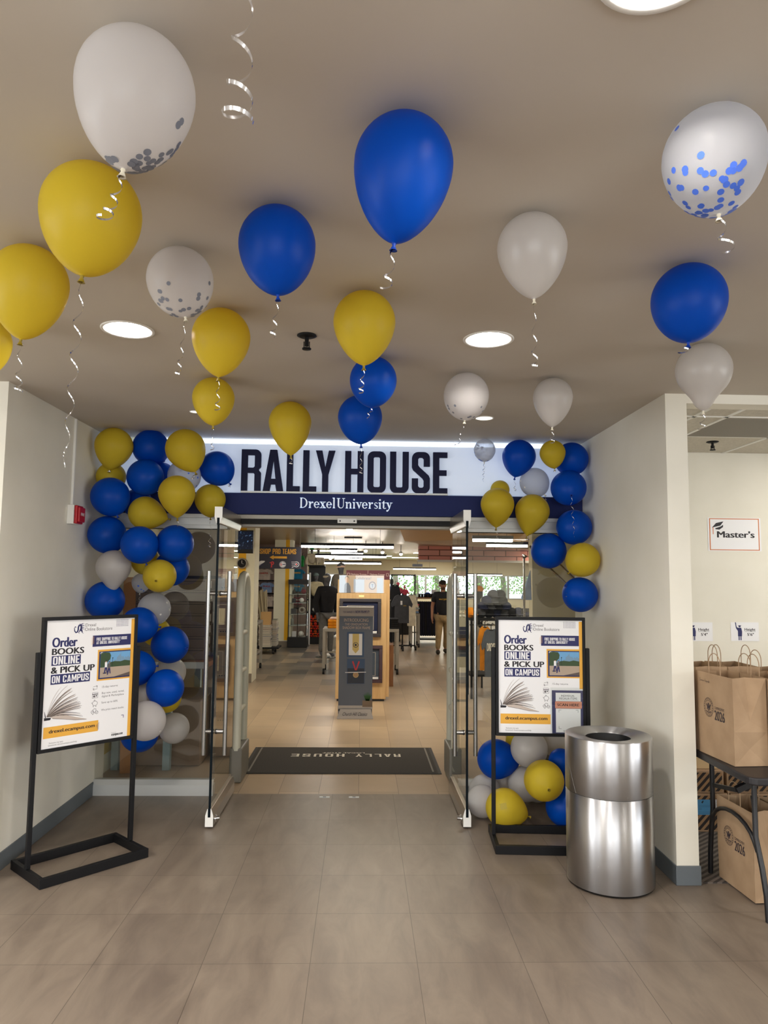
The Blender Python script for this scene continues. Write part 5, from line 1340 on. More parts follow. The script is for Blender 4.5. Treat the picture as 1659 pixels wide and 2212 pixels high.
M_pinkbrick = mat('pink_brick', rgb(226, 150, 136), 0.7)
nt, N, L, bb = nodes(M_pinkbrick); br = N.new('ShaderNodeTexBrick'); br.inputs['Scale'].default_value = 1.0; br.inputs['Brick Width'].default_value = 0.6; br.inputs['Row Height'].default_value = 0.16; br.inputs['Mortar Size'].default_value = 0.012
br.inputs['Color1'].default_value = rgb(232, 150, 136); br.inputs['Color2'].default_value = rgb(240, 196, 184); br.inputs['Mortar'].default_value = rgb(110, 60, 50)
tc = N.new('ShaderNodeTexCoord'); mp = N.new('ShaderNodeMapping'); mp.inputs['Rotation'].default_value = (-PI / 2, 0, 0); L.new(tc.outputs['Object'], mp.inputs[0]); L.new(mp.outputs[0], br.inputs['Vector']); L.new(br.outputs[0], bb.inputs['Base Color'])
struct('wall_beam', MB().box(1.55, 5.5, 19.5, 19.9, 2.12, ZS), M_pinkbrick)
struct('trim_8', MB().box(1.5, 5.6, 19.42, 19.5, 2.07, 2.13), M_white)
a = at(785, 1138, 9.6)
t = thing('ceiling_speaker', 'round white ceiling fixture in the middle just inside the entrance', 'ceiling light', (at(755, 1139, 12.3).x, 12.3, ZS - 0.02))
MB().lathe([(0.0005, -0.06), (0.05, -0.05), (0.06, 0.0), (0.06, 0.018)], 20).build('lens', M_lampsmall, t)
for (px, py, Y, lab) in ((758, 1138, 12.1, 'black ceiling track just inside the entrance, nearer of two'), (763, 1163, 15.5, 'black ceiling track just inside the entrance, farther of two')):
    t = thing('ceiling_track', lab, 'track', (at(px, py, Y).x, Y, ZS - 0.03)); MB().box(-0.19, 0.19, -0.02, 0.02, 0, 0.029).build('rail', M_black, t)

# ---- columns
def column(x0, x1, y0, y1, s0, s1, nm):
    c = struct('wall_column_%s' % nm, MB().box(x0, x1, y0, y1, 0, ZS), M_cream)
    MB().box(s0, s1, y0 - 0.004, y0 - 0.0005, 0.16, ZS).build('yellow_stripe', M_yellowpaint, c)
    MB().box(x0, x1, y0 - 0.012, y0 - 0.0005, 0.0, 0.14).build('baseboard', mat('grey_base', rgb(128, 118, 104), 0.6), c)
column(at(589, 1390, 17.1).x, at(628, 1390, 17.1).x, 17.1, 17.6, at(613, 1390, 17.1).x, at(621.5, 1390, 17.1).x, 'mid')
column(-2.3, at(545, 1400, 11.4).x, 11.4, 11.9, at(513, 1300, 11.4).x, at(529, 1300, 11.4).x, 'left')
t = thing('wall_clock', 'round black wall clock on the yellow stripe behind the left door leaf', 'clock', at(523, 1217, 11.39))
R90 = Matrix.Rotation(PI / 2, 4, 'X')
MB().lathe([(0.0005, 0.03), (0.075, 0.03), (0.085, 0.02), (0.085, 0)], 28, M=R90).build('case', M_greymetal, t)
MB().lathe([(0.0005, 0.032), (0.066, 0.032)], 28, M=R90, smooth=False).build('face', M_black, t)
b_ = MB(); b_.bar((0, -0.034, 0), (0.0, -0.034, 0.045), 0.006, 0.002); b_.bar((0, -0.034, 0), (0.03, -0.034, -0.012), 0.006, 0.002); b_.build('hands', M_paper, t)
ta = at(508, 1145, 10.9); tb_ = at(546.5, 1195.5, 10.9)
t = thing('wall_screen', 'black screen showing a dark crowd scene beside the left door leaf', 'screen', ((ta.x + tb_.x) / 2, 10.9, (ta.z + tb_.z) / 2))
hw, hh = (tb_.x - ta.x) / 2, (ta.z - tb_.z) / 2
MB().box(-hw, hw, 0, 0.05, -hh, hh).build('casing', M_blackplastic, t, 0.008)
m_scr = mat('screen_picture', rgb(20, 26, 44), 0.2, emit=(0.10, 0.16, 0.32), estr=0.6)
nt, N, L, bb = nodes(m_scr); tc = N.new('ShaderNodeTexCoord'); nz = N.new('ShaderNodeTexNoise'); nz.inputs['Scale'].default_value = 28; nz.inputs['Detail'].default_value = 6; rp = N.new('ShaderNodeValToRGB')
rp.color_ramp.elements[0].position = 0.58; rp.color_ramp.elements[0].color = (0.004, 0.008, 0.02, 1); rp.color_ramp.elements[1].position = 0.75; rp.color_ramp.elements[1].color = (0.25, 0.45, 0.85, 1)
L.new(tc.outputs['Object'], nz.inputs['Vector']); L.new(nz.outputs['Fac'], rp.inputs[0]); L.new(rp.outputs[0], bb.inputs['Emission Color'])
MB().box(-hw + 0.015, hw - 0.015, -0.004, -0.001, -hh + 0.06, hh - 0.02).build('display', m_scr, t)
MB().box(-0.03, 0.03, 0.05, 0.5, -0.03, 0.03).build('bracket', M_black, t)

# ---- security antennas
def antenna(x, label):
    t = thing('security_gate', label, 'security gate', (x, 6.13, 0))
    pts = [(0, -0.16, 0.25), (0, -0.16, 1.50)] + [(0, -0.16 * math.cos(PI * i / 10), 1.50 + 0.15 * math.sin(PI * i / 10)) for i in range(1, 10)] + [(0, 0.16, 1.50), (0, 0.16, 0.25)]
    MB().tube(pts, 0.034, 12).build('loop', mat('antenna_plastic', rgb(196, 194, 176), 0.4), t)
    for z in (0.55, 0.86, 1.17): MB().cyl((0, -0.155, z), (0, 0.155, z), 0.022, n=12).build('crossbar', MATS['antenna_plastic'], t)
    MB().box(-0.05, 0.05, -0.19, 0.19, 0.001, 0.27).build('foot', mat('antenna_base', rgb(112, 108, 98), 0.5), t, 0.012)
    MB().box(-0.004, 0.004, -0.13, 0.13, 0.27, 1.52).build('clear_panel', M_glassclear, t)
antenna(-0.985, 'grey looped security antenna just inside the left door leaf')
antenna(0.775, 'grey looped security antenna just inside the right door leaf')

# ---- hanging sign
ha = at(552, 1181, 13.0); hb = at(650, 1229, 13.0)
t = thing('hanging_sign', 'dark hanging sign reading SHOP PRO TEAMS with a yellow arrow', 'sign', ((ha.x + hb.x) / 2, 13.0, hb.z))
W_, H_ = hb.x - ha.x, ha.z - hb.z
MB().box(-W_ / 2, W_ / 2, 0.0005, 0.012, 0, H_).build('board', mat('sign_slate', rgb(52, 52, 66), 0.5), t)
for sx in (-1, 1): MB().cyl((sx * (W_ / 2 - 0.02), 0.006, H_), (sx * (W_ / 2 - 0.02), 0.006, ZS - hb.z), 0.002, n=6).build('cable', M_steel, t)
b_ = MB(); s = Sheet(b_, (-W_ / 2, 0, H_), (1, 0, 0), (0, 0, 1), (0, -1, 0), W_ / 100, H_ / 48, step=0.0008)
s.cond('SHOP PRO TEAMS', 10, 4, 89, 15.5, 0, 1)
s.poly([(31, 23), (40, 18), (40, 20.6), (69, 20.6), (69, 25.4), (40, 25.4), (40, 28)], 0, 1)
s.taper([(3, 44), (8, 38), (14, 34), (21, 32)], [3, 8, 7, 2], 1, 1); s.line([(6, 42), (18, 36)], 0.6, 3, 2); s.line([(9, 44), (19, 38)], 0.6, 3, 2)
s.taper([(36, 34.5), (36, 45)], [2.4, 2.2], 2, 1); s.ring(37.6, 35.8, 3.6, 1.7, 2, 1, 16, -PI * 0.8, PI * 0.6, rv=3.8); s.line([(33.5, 45), (37.5, 45)], 1.2, 2, 1); s.disc(33, 35, 1.3, 2, 1, 8)
s.disc(60, 38.5, 7.3, 1, 1, 22, 7.3); s.ring(60, 38.5, 6.6, 0.5, 3, 2, 22); s.text('76', 54.4, 36, 58.5, 41.5, 2, 2, 0.02); s.line([(59.5, 38.5), (66, 38.5)], 1.6, 3, 2); s.ring(60, 36, 4, 0.5, 3, 2, 10, PI, 2 * PI)
s.ring(90, 38, 6.3, 1.4, 1, 1, 20, -PI * 0.65, PI * 0.75); s.disc(90, 38, 1.9, 2, 2, 12); s.disc(90, 38, 2.8, 1, 1, 12)
for i in range(4): s.line([(79 + i * 0.4, 33 + i * 3.6), (88, 33 + i * 3.2)], 0.9, 1, 1)
s.line([(80, 46), (86, 42)], 1, 1, 1)
b_.build('print', [M_gold, M_paper, mat('sign_red', rgb(226, 70, 70), 0.6), M_inknavy], t)

# ---- garments
def tee_loop(w_, h_, sl=0.16, neck=0.16):
    hw = w_ / 2; b = hw * 0.66
    return [(-b, 0), (-b * 0.98, h_ * 0.62), (-hw * 0.92, h_ * 0.55), (-hw, h_ * 0.66), (-b * 1.02, h_ * 0.93), (-hw * neck * 2, h_)] + [(hw * neck * 2 * math.cos(PI - PI * i / 6), h_ - h_ * 0.045 * math.sin(PI * i / 6)) for i in range(1, 6)] + [(hw * neck * 2, h_), (b * 1.02, h_ * 0.93), (hw, h_ * 0.66), (hw * 0.92, h_ * 0.55), (b * 0.98, h_ * 0.62), (b, 0)]
def tee_geo(w_, h_, thick):
    vs, fs = loops_geo([tee_loop(w_, h_)], thick / 2)
    return [Vector((p.x, p.z, p.y)) for p in vs], fs
cloth = {}
def cl(name, r, g, b): return add_noise(mat(name + '_cloth', rgb(r, g, b), 0.9), rgb(r * 0.94, g * 0.94, b * 0.94), rgb(min(255, r * 1.05), min(255, g * 1.05), min(255, b * 1.05)), 12)
C_white, C_black, C_grey, C_orange, C_teal, C_maroon, C_green, C_lblue, C_navy, C_cream2, C_pink, C_khaki = cl('white', 228, 214, 202), cl('black', 26, 26, 30), cl('charcoal', 72, 74, 80), cl('orange', 240, 150, 20), cl('teal', 32, 122, 160), cl('maroon', 118, 28, 50), cl('green', 30, 150, 70), cl('light_blue', 150, 178, 226), cl('navy', 26, 34, 66), cl('cream', 224, 212, 186), cl('pink', 222, 96, 122), cl('khaki', 160, 136, 98)
def jersey(px0, px1, py0, py1, Y, c, label, text=None, tcol=None, group=None, thick=0.14, hang=True):
    a = at(px0, py0, Y); b = at(px1, py1, Y); w_ = b.x - a.x; h_ = a.z - b.z
    t = thing('shirt', label, 'shirt', ((a.x + b.x) / 2, Y, b.z), 0, group)
    vs, fs = tee_geo(w_, h_, thick)
    o = MB().add(vs, fs).build('fabric', c, t, min(0.03, thick * 0.3), seg=3)
    if text:
        b_ = MB(); s = Sheet(b_, (0, -thick / 2 - 0.003, h_), (1, 0, 0), (0, 0, 1), (0, -1, 0), w_, h_)
        s.text(text, -0.24, 0.30, 0.24, 0.46, 0, 1, 0.03)
        b_.build('lettering', tcol, t)
    if hang:
        b_ = MB(); b_.tube([(0, 0, h_ - 0.01), (0, 0, h_ + 0.05), (0.02, 0, h_ + 0.075), (0.035, 0, h_ + 0.06)], 0.006, 6); b_.bar((-w_ * 0.2, 0, h_ - 0.02), (w_ * 0.2, 0, h_ - 0.02), 0.02, 0.02)
        b_.build('hanger', M_blackplastic, t)
    return t
GJ = 'jerseys on the far left wall'
struct('wall_jersey', MB().box(-5.2, at(662, 1300, 19.6).x, 19.6, 19.8, 0, ZS), mat('slat_wall', rgb(150, 128, 120), 0.7))
M_redink = mat('red_print', rgb(200, 60, 50), 0.7); M_whiteink = mat('white_print', rgb(235, 232, 222), 0.7); M_yelink = mat('yellow_print', rgb(236, 190, 60), 0.7)
for args in ((552, 590, 1229, 1253, C_white, 'white jersey lettered in red below the hanging sign', 'HARPER', M_redink), (534, 553, 1230, 1254, C_white, 'white jersey left of the lettered white one', None, None), (536, 562, 1257, 1278, C_white, 'white jersey in the second row with red numbers', '7 6', M_redink), (562, 592, 1258, 1280, C_lblue, 'light blue jersey in the second row left of the column', 'PHILA', M_redink), (533, 556, 1284, 1312, C_lblue, 'blue jersey in the third row behind the stacked books', None, None), (574, 592, 1288, 1310, C_white, 'white jersey in the third row behind the pale sticks', None, None), (538, 552, 1192, 1222, C_green, 'green jersey at the upper left of the jersey wall', None, None), (648, 658, 1200, 1224, C_green, 'dark green jersey right of the hanging sign', None, None),
             (625, 659, 1229, 1251, C_teal, 'teal jersey lettered in yellow above the glass case', 'HARPER', M_yelink), (628, 657, 1260, 1278, C_teal, 'blue teal jersey behind the top shelf of the glass case', 'TOR', M_yelink), (627, 658, 1289, 1306, C_maroon, 'maroon jersey behind the middle of the glass case', 'DENVERS'[:0] or 'MURPHY', M_whiteink)):
    x0, x1, y0, y1, c, lab, tx, tm = args
    jersey(x0, x1, y0, y1, 19.485, c, lab, tx, tm, GJ, 0.2)
for py in (1254, 1282, 1313):
    p = at(535, py, 19.5); q = at(660, py, 19.5)
    t = thing('wall_rail', {1254: 'dark hanging rail under the top row of jerseys', 1282: 'dark hanging rail under the second row of jerseys', 1313: 'dark hanging rail under the third row of jerseys'}[py], 'rail', ((p.x + q.x) / 2, 19.55, p.z)); MB().box(-(q.x - p.x) / 2, (q.x - p.x) / 2, -0.02, 0.045, -0.015, 0.015).build('bar', M_black, t)

# ---- stacked books on a dolly
M_pages = mat('book_pages', rgb(206, 196, 178), 0.8)
covers = [mat('cover_%s' % n_, c_, 0.6) for n_, c_ in (('grey', rgb(150, 144, 136)), ('green', rgb(146, 158, 140)), ('red', rgb(176, 120, 104)), ('white', rgb(214, 208, 196)), ('tan', rgb(190, 168, 136)), ('blue', rgb(120, 132, 150)))]
dl = thing('dolly', 'black wheeled dolly carrying the stacked books by the column', 'dolly', (-2.15, 15.75, 0))
MB().box(-0.42, 0.42, -0.28, 0.28, 0.115, 0.15).build('deck', M_black, dl)
for sx in (-1, 1):
    for sy in (-1, 1):
        w2 = MB().cyl((sx * 0.3 - 0.02, sy * 0.2, 0.052), (sx * 0.3 + 0.02, sy * 0.2, 0.052), 0.05, n=16); w2.box(sx * 0.3 - 0.03, sx * 0.3 + 0.03, sy * 0.2 - 0.03, sy * 0.2 + 0.03, 0.085, 0.114); w2.build('caster', M_blackplastic, dl)
rg = random.Random(21)
def book_stack(x, y, n, group, where, w_=0.25, d_=0.34, z0=0.1505):
    z = z0
    for i in range(n):
        th = rg.uniform(0.024, 0.045)
        b_ = MB(); b_.box(-w_ / 2, w_ / 2, -d_ / 2, d_ / 2, 0.0, 0.004, 1); b_.box(-w_ / 2 + 0.006, w_ / 2 - 0.004, -d_ / 2 + 0.004, d_ / 2 - 0.004, 0.004, th - 0.004, 0); b_.box(-w_ / 2, w_ / 2, -d_ / 2, d_ / 2, th - 0.004, th, 1)
        o = b_.build('book', [M_pages, rg.choice(covers)]); o.location = (x + rg.uniform(-0.012, 0.012), y + rg.uniform(-0.01, 0.01), z); o.rotation_euler = (0, 0, rg.uniform(-0.04, 0.04))
        tag(o, 'book in the ' + where, 'book', group); z += th + 0.0008
    return z
zl = book_stack(-2.33, 15.66, 19, 'books in the taller left stack', 'taller left stack on the dolly by the column')
zr = book_stack(-2.03, 15.64, 13, 'books in the lower right stack', 'lower stack on the dolly under the tan box')
book_stack(-1.86, 15.90, 17, 'books in the back stack', 'narrow stack at the back right of the dolly', 0.1)
t = thing('tan_box', 'tan carton standing on the lower stack of books', 'box', (-2.03, 15.68, zr)); MB().box(-0.10, 0.10, -0.1, 0.1, 0, 0.27).build('box', mat('tan_box', rgb(206, 166, 110), 0.8), t)
t = thing('pale_stick_bundle', 'bundle of pale sticks leaning above the stacked books', 'stick bundle', (-2.2, 16.15, 0))
for i in range(11):
    x = (i - 5) * 0.022; MB().tube([(x * 0.55 + 0.12, 0.05 * (i % 3), 0.002), (x * 0.8 + 0.04, 0.03 * (i % 3), 0.6), (x * 1.35 - 0.05, 0.02 * (i % 3), 1.30 + 0.02 * (i % 4))], [0.010, 0.013, 0.015], 8).build('stick', mat('pale_wood', rgb(196, 182, 150), 0.7), t)

# ---- glass display case
gx0, gx1 = at(620, 1390, 17.0).x, at(663, 1390, 17.0).x
t = thing('display_case', 'tall black framed glass display case right of the striped column', 'display case', ((gx0 + gx1) / 2, 17.25, 0))
hw = (gx1 - gx0) / 2; topz = at(640, 1252, 17.0).z
MB().box(-hw, hw, -0.25, 0.25, 0.001, 0.24).build('base', M_blackplastic, t, 0.01); MB().box(-hw, hw, -0.25, 0.25, topz - 0.11, topz).build('top', M_blackplastic, t)
for sx in (-1, 1):
    for sy in (-1, 1): MB().box(sx * hw - sx * 0.02 - 0.01, sx * hw - sx * 0.02 + 0.01, sy * 0.24 - 0.01, sy * 0.24 + 0.01, 0.24, topz - 0.11).build('post', M_black, t)
MB().box(-0.006, 0.006, -0.252, -0.24, 0.24, topz - 0.11).build('door_stile', M_black, t)
for z in (0.50, 0.76, 1.02, 1.22): MB().box(-hw + 0.02, hw - 0.02, -0.23, 0.23, z, z + 0.012).build('shelf', mat('shelf_glass', rgb(190, 200, 196), 0.2), t)
MB().poly([(-hw + 0.01, -0.245, 0.24), (hw - 0.01, -0.245, 0.24), (hw - 0.01, -0.245, topz - 0.11), (-hw + 0.01, -0.245, topz - 0.11)]).build('glass', M_glassclear, t)
cx0 = (gx0 + gx1) / 2
def small(name, label, cat, x, z, build, m_, y=17.1, grp=None):
    t_ = thing(name, label, cat, (x, y, z), 0, grp); build().build('body', m_, t_); return t_
vb = lambda h, r: (lambda: MB().lathe([(0.0005, 0), (r, 0.002), (r, h * 0.6), (r * 0.35, h * 0.75), (r * 0.35, h), (0.0005, h)], 14))
small('bottle', 'clear bottle on the lowest glass shelf of the case', 'bottle', cx0 - 0.13, 0.512, vb(0.23, 0.035), mat('bottle_grey', rgb(150, 156, 150), 0.2))
small('ball', 'dark red ball on the top glass shelf of the case', 'ball', cx0 + 0.12, 1.296, lambda: MB().sphere((0, 0, 0), 0.062, n=12), C_maroon)
small('figurine', 'small dark figurine on the top shelf of the glass case', 'figurine', cx0 - 0.10, 1.2325, vb(0.12, 0.04), M_blackplastic)
small('mug', 'dark mug on the third glass shelf of the case', 'mug', cx0 - 0.10, 1.0325, lambda: MB().lathe([(0.0005, 0), (0.045, 0.0), (0.045, 0.10), (0.040, 0.10), (0.038, 0.01), (0.0005, 0.01)], 14), C_grey)
small('snow_globe', 'white domed souvenir on the third shelf of the glass case', 'souvenir', cx0 + 0.08, 1.0325, lambda: MB().sphere((0, 0, 0.06), 0.055, n=10), M_white)
small('gift_box', 'grey gift box on the second shelf of the glass case', 'box', cx0 - 0.1, 0.7725, lambda: MB().box(-0.06, 0.06, -0.05, 0.05, 0, 0.12), C_grey)
small('wreath', 'grey coiled wreath on the second shelf of the glass case', 'wreath', cx0 + 0.09, 0.86, lambda: MB().tube([(0.06 * math.cos(2 * PI * i / 14), 0, 0.06 * math.sin(2 * PI * i / 14)) for i in range(14)], 0.024, 8, closed=True), M_greymetal)
small('standing_card', 'white card leaning at the bottom of the glass case', 'card', cx0 - 0.08, 0.242, lambda: MB().box(-0.05, 0.05, -0.01, 0.01, 0, 0.13), M_paper)
small('helmet', 'small white helmet at the bottom of the glass case', 'helmet', cx0 + 0.08, 0.31, lambda: MB().sphere((0, 0, 0), 0.065, n=10), M_white)

# ---- plush rack
px0 = at(661, 1390, 17.9).x; px1 = at(698, 1390, 17.9).x
t = thing('plush_rack', 'black low rack full of orange plush toys behind the mannequin', 'rack', ((px0 + px1) / 2, 18.2, 0)); hw = (px1 - px0) / 2
MB().box(-hw, hw, -0.26, 0.25, 0.001, 0.16).build('base', M_blackplastic, t); MB().box(-hw, hw, 0.2, 0.25, 0.16, 1.9).build('back', M_blackplastic, t); MB().box(-hw, hw, -0.26, 0.2, 0.74, 0.78).build('shelf', M_black, t); MB().box(-hw, hw, -0.26, 0.2, 1.06, 1.09).build('shelf', M_black, t); MB().box(-hw, hw, -0.26, 0.25, 1.90, 1.93).build('top', M_black, t)
M_plush = add_noise(mat('orange_plush', rgb(206, 84, 24), 0.95), rgb(190, 70, 18), rgb(220, 98, 34), 20); M_plush2 = mat('red_plush', rgb(206, 52, 34), 0.95)
for j in range(3):
    for i in range(3):
        x = (px0 + px1) / 2 + (i - 1) * 0.115; z = 0.162 + j * 0.185; y = 18.06 + 0.012 * ((i + j) % 2)
        p_ = thing('plush_toy', 'orange and black plush toy sitting in the low rack', 'plush toy', (x, y, z), 0, 'plush toys in the low rack')
        b_ = MB(); b_.sphere((0, 0, 0.055), 0.05, 0.045, 0.055, n=8); b_.sphere((0, -0.005, 0.135), 0.042, n=8); b_.sphere((-0.05, -0.02, 0.07), 0.018, 0.018, 0.035, n=6); b_.sphere((0.05, -0.02, 0.07), 0.018, 0.018, 0.035, n=6); b_.sphere((-0.03, -0.05, 0.02), 0.022, n=6); b_.sphere((0.03, -0.05, 0.02), 0.022, n=6)
        b_.build('body', M_plush if (i + j) % 2 else M_plush2, p_)
        MB().sphere((0, -0.002, 0.06), 0.052, 0.047, 0.03, n=8).build('vest', M_black, p_)
t = thing('small_globe', 'white round souvenir on the dark shelf above the plush toys', 'souvenir', ((px0 + px1) / 2 - 0.03, 18.0, 0.835)); MB().sphere((0, 0, 0), 0.05, n=10).build('body', M_white, t)
t = thing('card', 'small grey price card on the dark rack above the plush toys', 'card', ((px0 + px1) / 2 + 0.03, 17.97, 1.091)); MB().box(-0.07, 0.07, 0, 0.01, 0, 0.06).build('body', M_greymetal, t)

# ---- mannequins
def torso(V, s=1.0):
    return V
M_mannequin = mat('mannequin_grey', rgb(96, 96, 100), 0.5)
def standing(loc, rz, label, hgt, skin_m, jacket=None, pants=None, cap=None, stance=0.10, base=True, headband=None):
    """full shop mannequin, built round a skeleton that looks to local -y"""
    t = thing('mannequin', label, 'mannequin', loc, rz); k = hgt / 1.80
    V = {'pel': (0, 0, 0.95, (0.15, 0.11)), 'wai': (0, 0, 1.12, (0.125, 0.09)), 'che': (0, 0, 1.34, (0.15, 0.095)), 'nec': (0, 0.01, 1.52, 0.055), 'hd0': (0, 0, 1.62, 0.075), 'hd1': (0, -0.005, 1.70, (0.078, 0.095)), 'hd2': (0, 0.005, 1.765, 0.055)}
    E_ = [('pel', 'wai'), ('wai', 'che'), ('che', 'nec'), ('nec', 'hd0'), ('hd0', 'hd1'), ('hd1', 'hd2')]
    for s_, n_ in ((-1, 'a'), (1, 'b')):
        V.update({n_ + 'sh': (s_ * 0.185, 0, 1.44, 0.062), n_ + 'el': (s_ * 0.26, 0.04, 1.16, 0.044), n_ + 'wr': (s_ * 0.245, -0.03, 0.93, 0.030), n_ + 'ha': (s_ * 0.235, -0.05, 0.84, (0.022, 0.036)),
                  n_ + 'hip': (s_ * 0.085, 0, 0.88, 0.098), n_ + 'kn': (s_ * stance, -0.02, 0.50, 0.062), n_ + 'an': (s_ * stance * 1.1, 0.02, 0.10, 0.040), n_ + 'to': (s_ * stance * 1.2, -0.14, 0.035, 0.035)})
        E_ += [('che', n_ + 'sh'), (n_ + 'sh', n_ + 'el'), (n_ + 'el', n_ + 'wr'), (n_ + 'wr', n_ + 'ha'), ('pel', n_ + 'hip'), (n_ + 'hip', n_ + 'kn'), (n_ + 'kn', n_ + 'an'), (n_ + 'an', n_ + 'to')]
        for f, (dx, dy, dz) in enumerate(((0.0, -0.035, -0.075), (0.0, -0.012, -0.09), (0.0, 0.010, -0.088), (0.0, 0.030, -0.075))):
            V[n_ + 'f%d' % f] = (s_ * 0.235 + dx, -0.05 + dy * 0.9, 0.84 + dz, 0.0095); E_.append((n_ + 'ha', n_ + 'f%d' % f))
        V[n_ + 'th'] = (s_ * 0.22, -0.095, 0.83, 0.0105); E_.append((n_ + 'ha', n_ + 'th'))
    vs, fs = skin_geo(V, E_, 'pel', 1)
    b_ = MB().add([v * k for v in vs], fs, 0, True); b_.sphere((0, -0.008 * k, 1.685 * k), 0.076 * k, 0.096 * k, 0.115 * k, n=14); b_.build('body', skin_m, t)
    grow = lambda names, ex, drop: ({n_: (*V[n_][:3], tuple(r + ex for r in V[n_][3]) if isinstance(V[n_][3], tuple) else V[n_][3] + ex) for n_ in names}, [(a, b) for a, b in E_ if a in names and b in names])
    if jacket:
        W, F = grow(['pel', 'wai', 'che', 'nec', 'ash', 'ael', 'awr', 'bsh', 'bel', 'bwr'], 0.026, 0); W['che'] = (0, 0, 1.34, (0.20, 0.145)); W['wai'] = (0, 0, 1.12, (0.165, 0.13)); vs, fs = skin_geo(W, F, 'wai', 1); MB().add([v * k for v in vs], fs, 0, True).build('jacket', jacket, t)
    if pants:
        W, F = grow(['pel', 'ahip', 'akn', 'aan', 'bhip', 'bkn', 'ban'], 0.016, 0); vs, fs = skin_geo(W, F, 'pel', 1); MB().add([v * k for v in vs], fs, 0, True).build('trousers', pants, t)
    if cap:
        c = MB().sphere((0, 0.0, 1.735 * k), 0.095 * k, 0.11 * k, 0.075 * k, n=12); c.build('visor_cap', M_mannequin, t)
        c = MB(); pts = [(0.10 * k * math.cos(PI + PI * i / 12), -0.05 * k + 0.17 * k * math.sin(PI + PI * i / 12), 1.70 * k - 0.02 * k * math.sin(PI * i / 12)) for i in range(13)]
        c.add(pts + [(p[0], p[1], p[2] + 0.012) for p in pts], [tuple(range(13)), tuple(range(25, 12, -1))] + [(i, i + 1, 14 + i, 13 + i) for i in range(12)]); c.build('visor', cap, t)
        MB().lathe([(0.105 * k, 0), (0.105 * k, 0.045 * k)], 20, c=(0, 0.0, 1.69 * k)).build('visor_band', cap, t)
    if headband:
        MB().lathe([(0.088 * k, 0), (0.095 * k, 0.02), (0.088 * k, 0.04)], 20, c=(0, -0.003, 1.70 * k)).build('headband', headband, t)
    if base: MB().lathe([(0.0005, 0.012), (0.21, 0.012), (0.215, 0.001)], 32).build('base_plate', mat('base_glass', rgb(96, 98, 92), 0.15), t)
    return t
mp_ = onz(700, 1421)
standing((mp_.x + 0.03, mp_.y + 0.1, 0.0), 0.55, 'grey mannequin in a black jacket left of the diploma frame stand', 1.72, M_mannequin, jacket=C_black, pants=cl('leg_grey', 112, 110, 106), headband=C_cream2)
t = thing('plinth', 'low grey plinth under the mannequin with the visor', 'plinth', (-0.52, 17.6, 0)); MB().box(-0.4, 0.4, -0.35, 0.35, 0.001, 0.22).build('block', M_greymetal, t)
standing((-0.50, 17.6, 0.221), -0.5, 'mannequin with a pale visor and grey top behind the frame stand', 1.76, M_mannequin, jacket=cl('stone', 128, 118, 102), pants=C_navy, cap=cl('peach', 240, 205, 178), base=False)
def bust(px, py0, py1, Y, c, label, skin_m=None, capm=None, w_=None, arms=True):
    """half mannequin dressed in a top; stands on a shelf, rail or post"""
    a = at(px, py0, Y); b = at(px, py1, Y); h_ = a.z - b.z; k = h_ / 0.85
    t = thing('bust_mannequin', label, 'mannequin', (a.x, Y, b.z), 0)
    V = {'w': (0, 0, 0.06, (0.15, 0.11)), 'c': (0, 0, 0.38, (0.18, 0.12)), 'n': (0, 0, 0.58, 0.06)}; E_ = [('w', 'c'), ('c', 'n')]
    for s_, n_ in ((-1, 'a'), (1, 'b')):
        V.update({n_ + 's': (s_ * 0.19, 0, 0.48, 0.075), n_ + 'e': (s_ * 0.27, 0.0, 0.24, 0.058), n_ + 'h': (s_ * 0.25, -0.05, 0.02, 0.042)}); E_ += [('c', n_ + 's'), (n_ + 's', n_ + 'e')] + ([(n_ + 'e', n_ + 'h')] if arms else [])
        if not arms: V.pop(n_ + 'h')
    vs, fs = skin_geo(V, E_, 'c', 1); MB().add([v * k for v in vs], fs, 0, True).build('top', c, t)
    MB().sphere((0, -0.01, 0.73 * k), 0.075 * k, 0.095 * k, 0.12 * k, n=10).build('head', skin_m or M_mannequin, t)
    MB().cyl((0, 0, 0.55 * k), (0, 0, 0.66 * k), 0.05 * k, n=12).build('neck', skin_m or M_mannequin, t)
    if capm:
        MB().sphere((0, 0, 0.785 * k), 0.095 * k, 0.11 * k, 0.075 * k, n=10).build('cap', capm, t); MB().sphere((0, -0.12 * k, 0.77 * k), 0.07 * k, 0.08 * k, 0.012 * k, n=8).build('cap_brim', capm, t)
    return t
bust(674, 1183, 1221.2, 18.12, C_cream2, 'beige jacket on a headed bust with a green cap, top of the dark rack', capm=C_green)
bust(688, 1184, 1221.2, 18.22, cl('ivory', 236, 226, 206), 'ivory jacket on a bust right of the beige one on the rack', capm=C_cream2)
bust(683, 1238, 1293.5, 18.07, cl('camo', 214, 200, 160), 'patterned cream jacket on a bust with a cap in the rack', capm=cl('cap_teal', 120, 140, 138))
p_ = at(669, 1237, 17.6)
t = thing('white_post', 'slim white post leaning in front of the dark rack', 'post', (p_.x, 17.8, 0)); MB().bar((0, 0, 0.001), (0.0, 0, p_.z), 0.035, 0.035).build('pole', M_white, t)

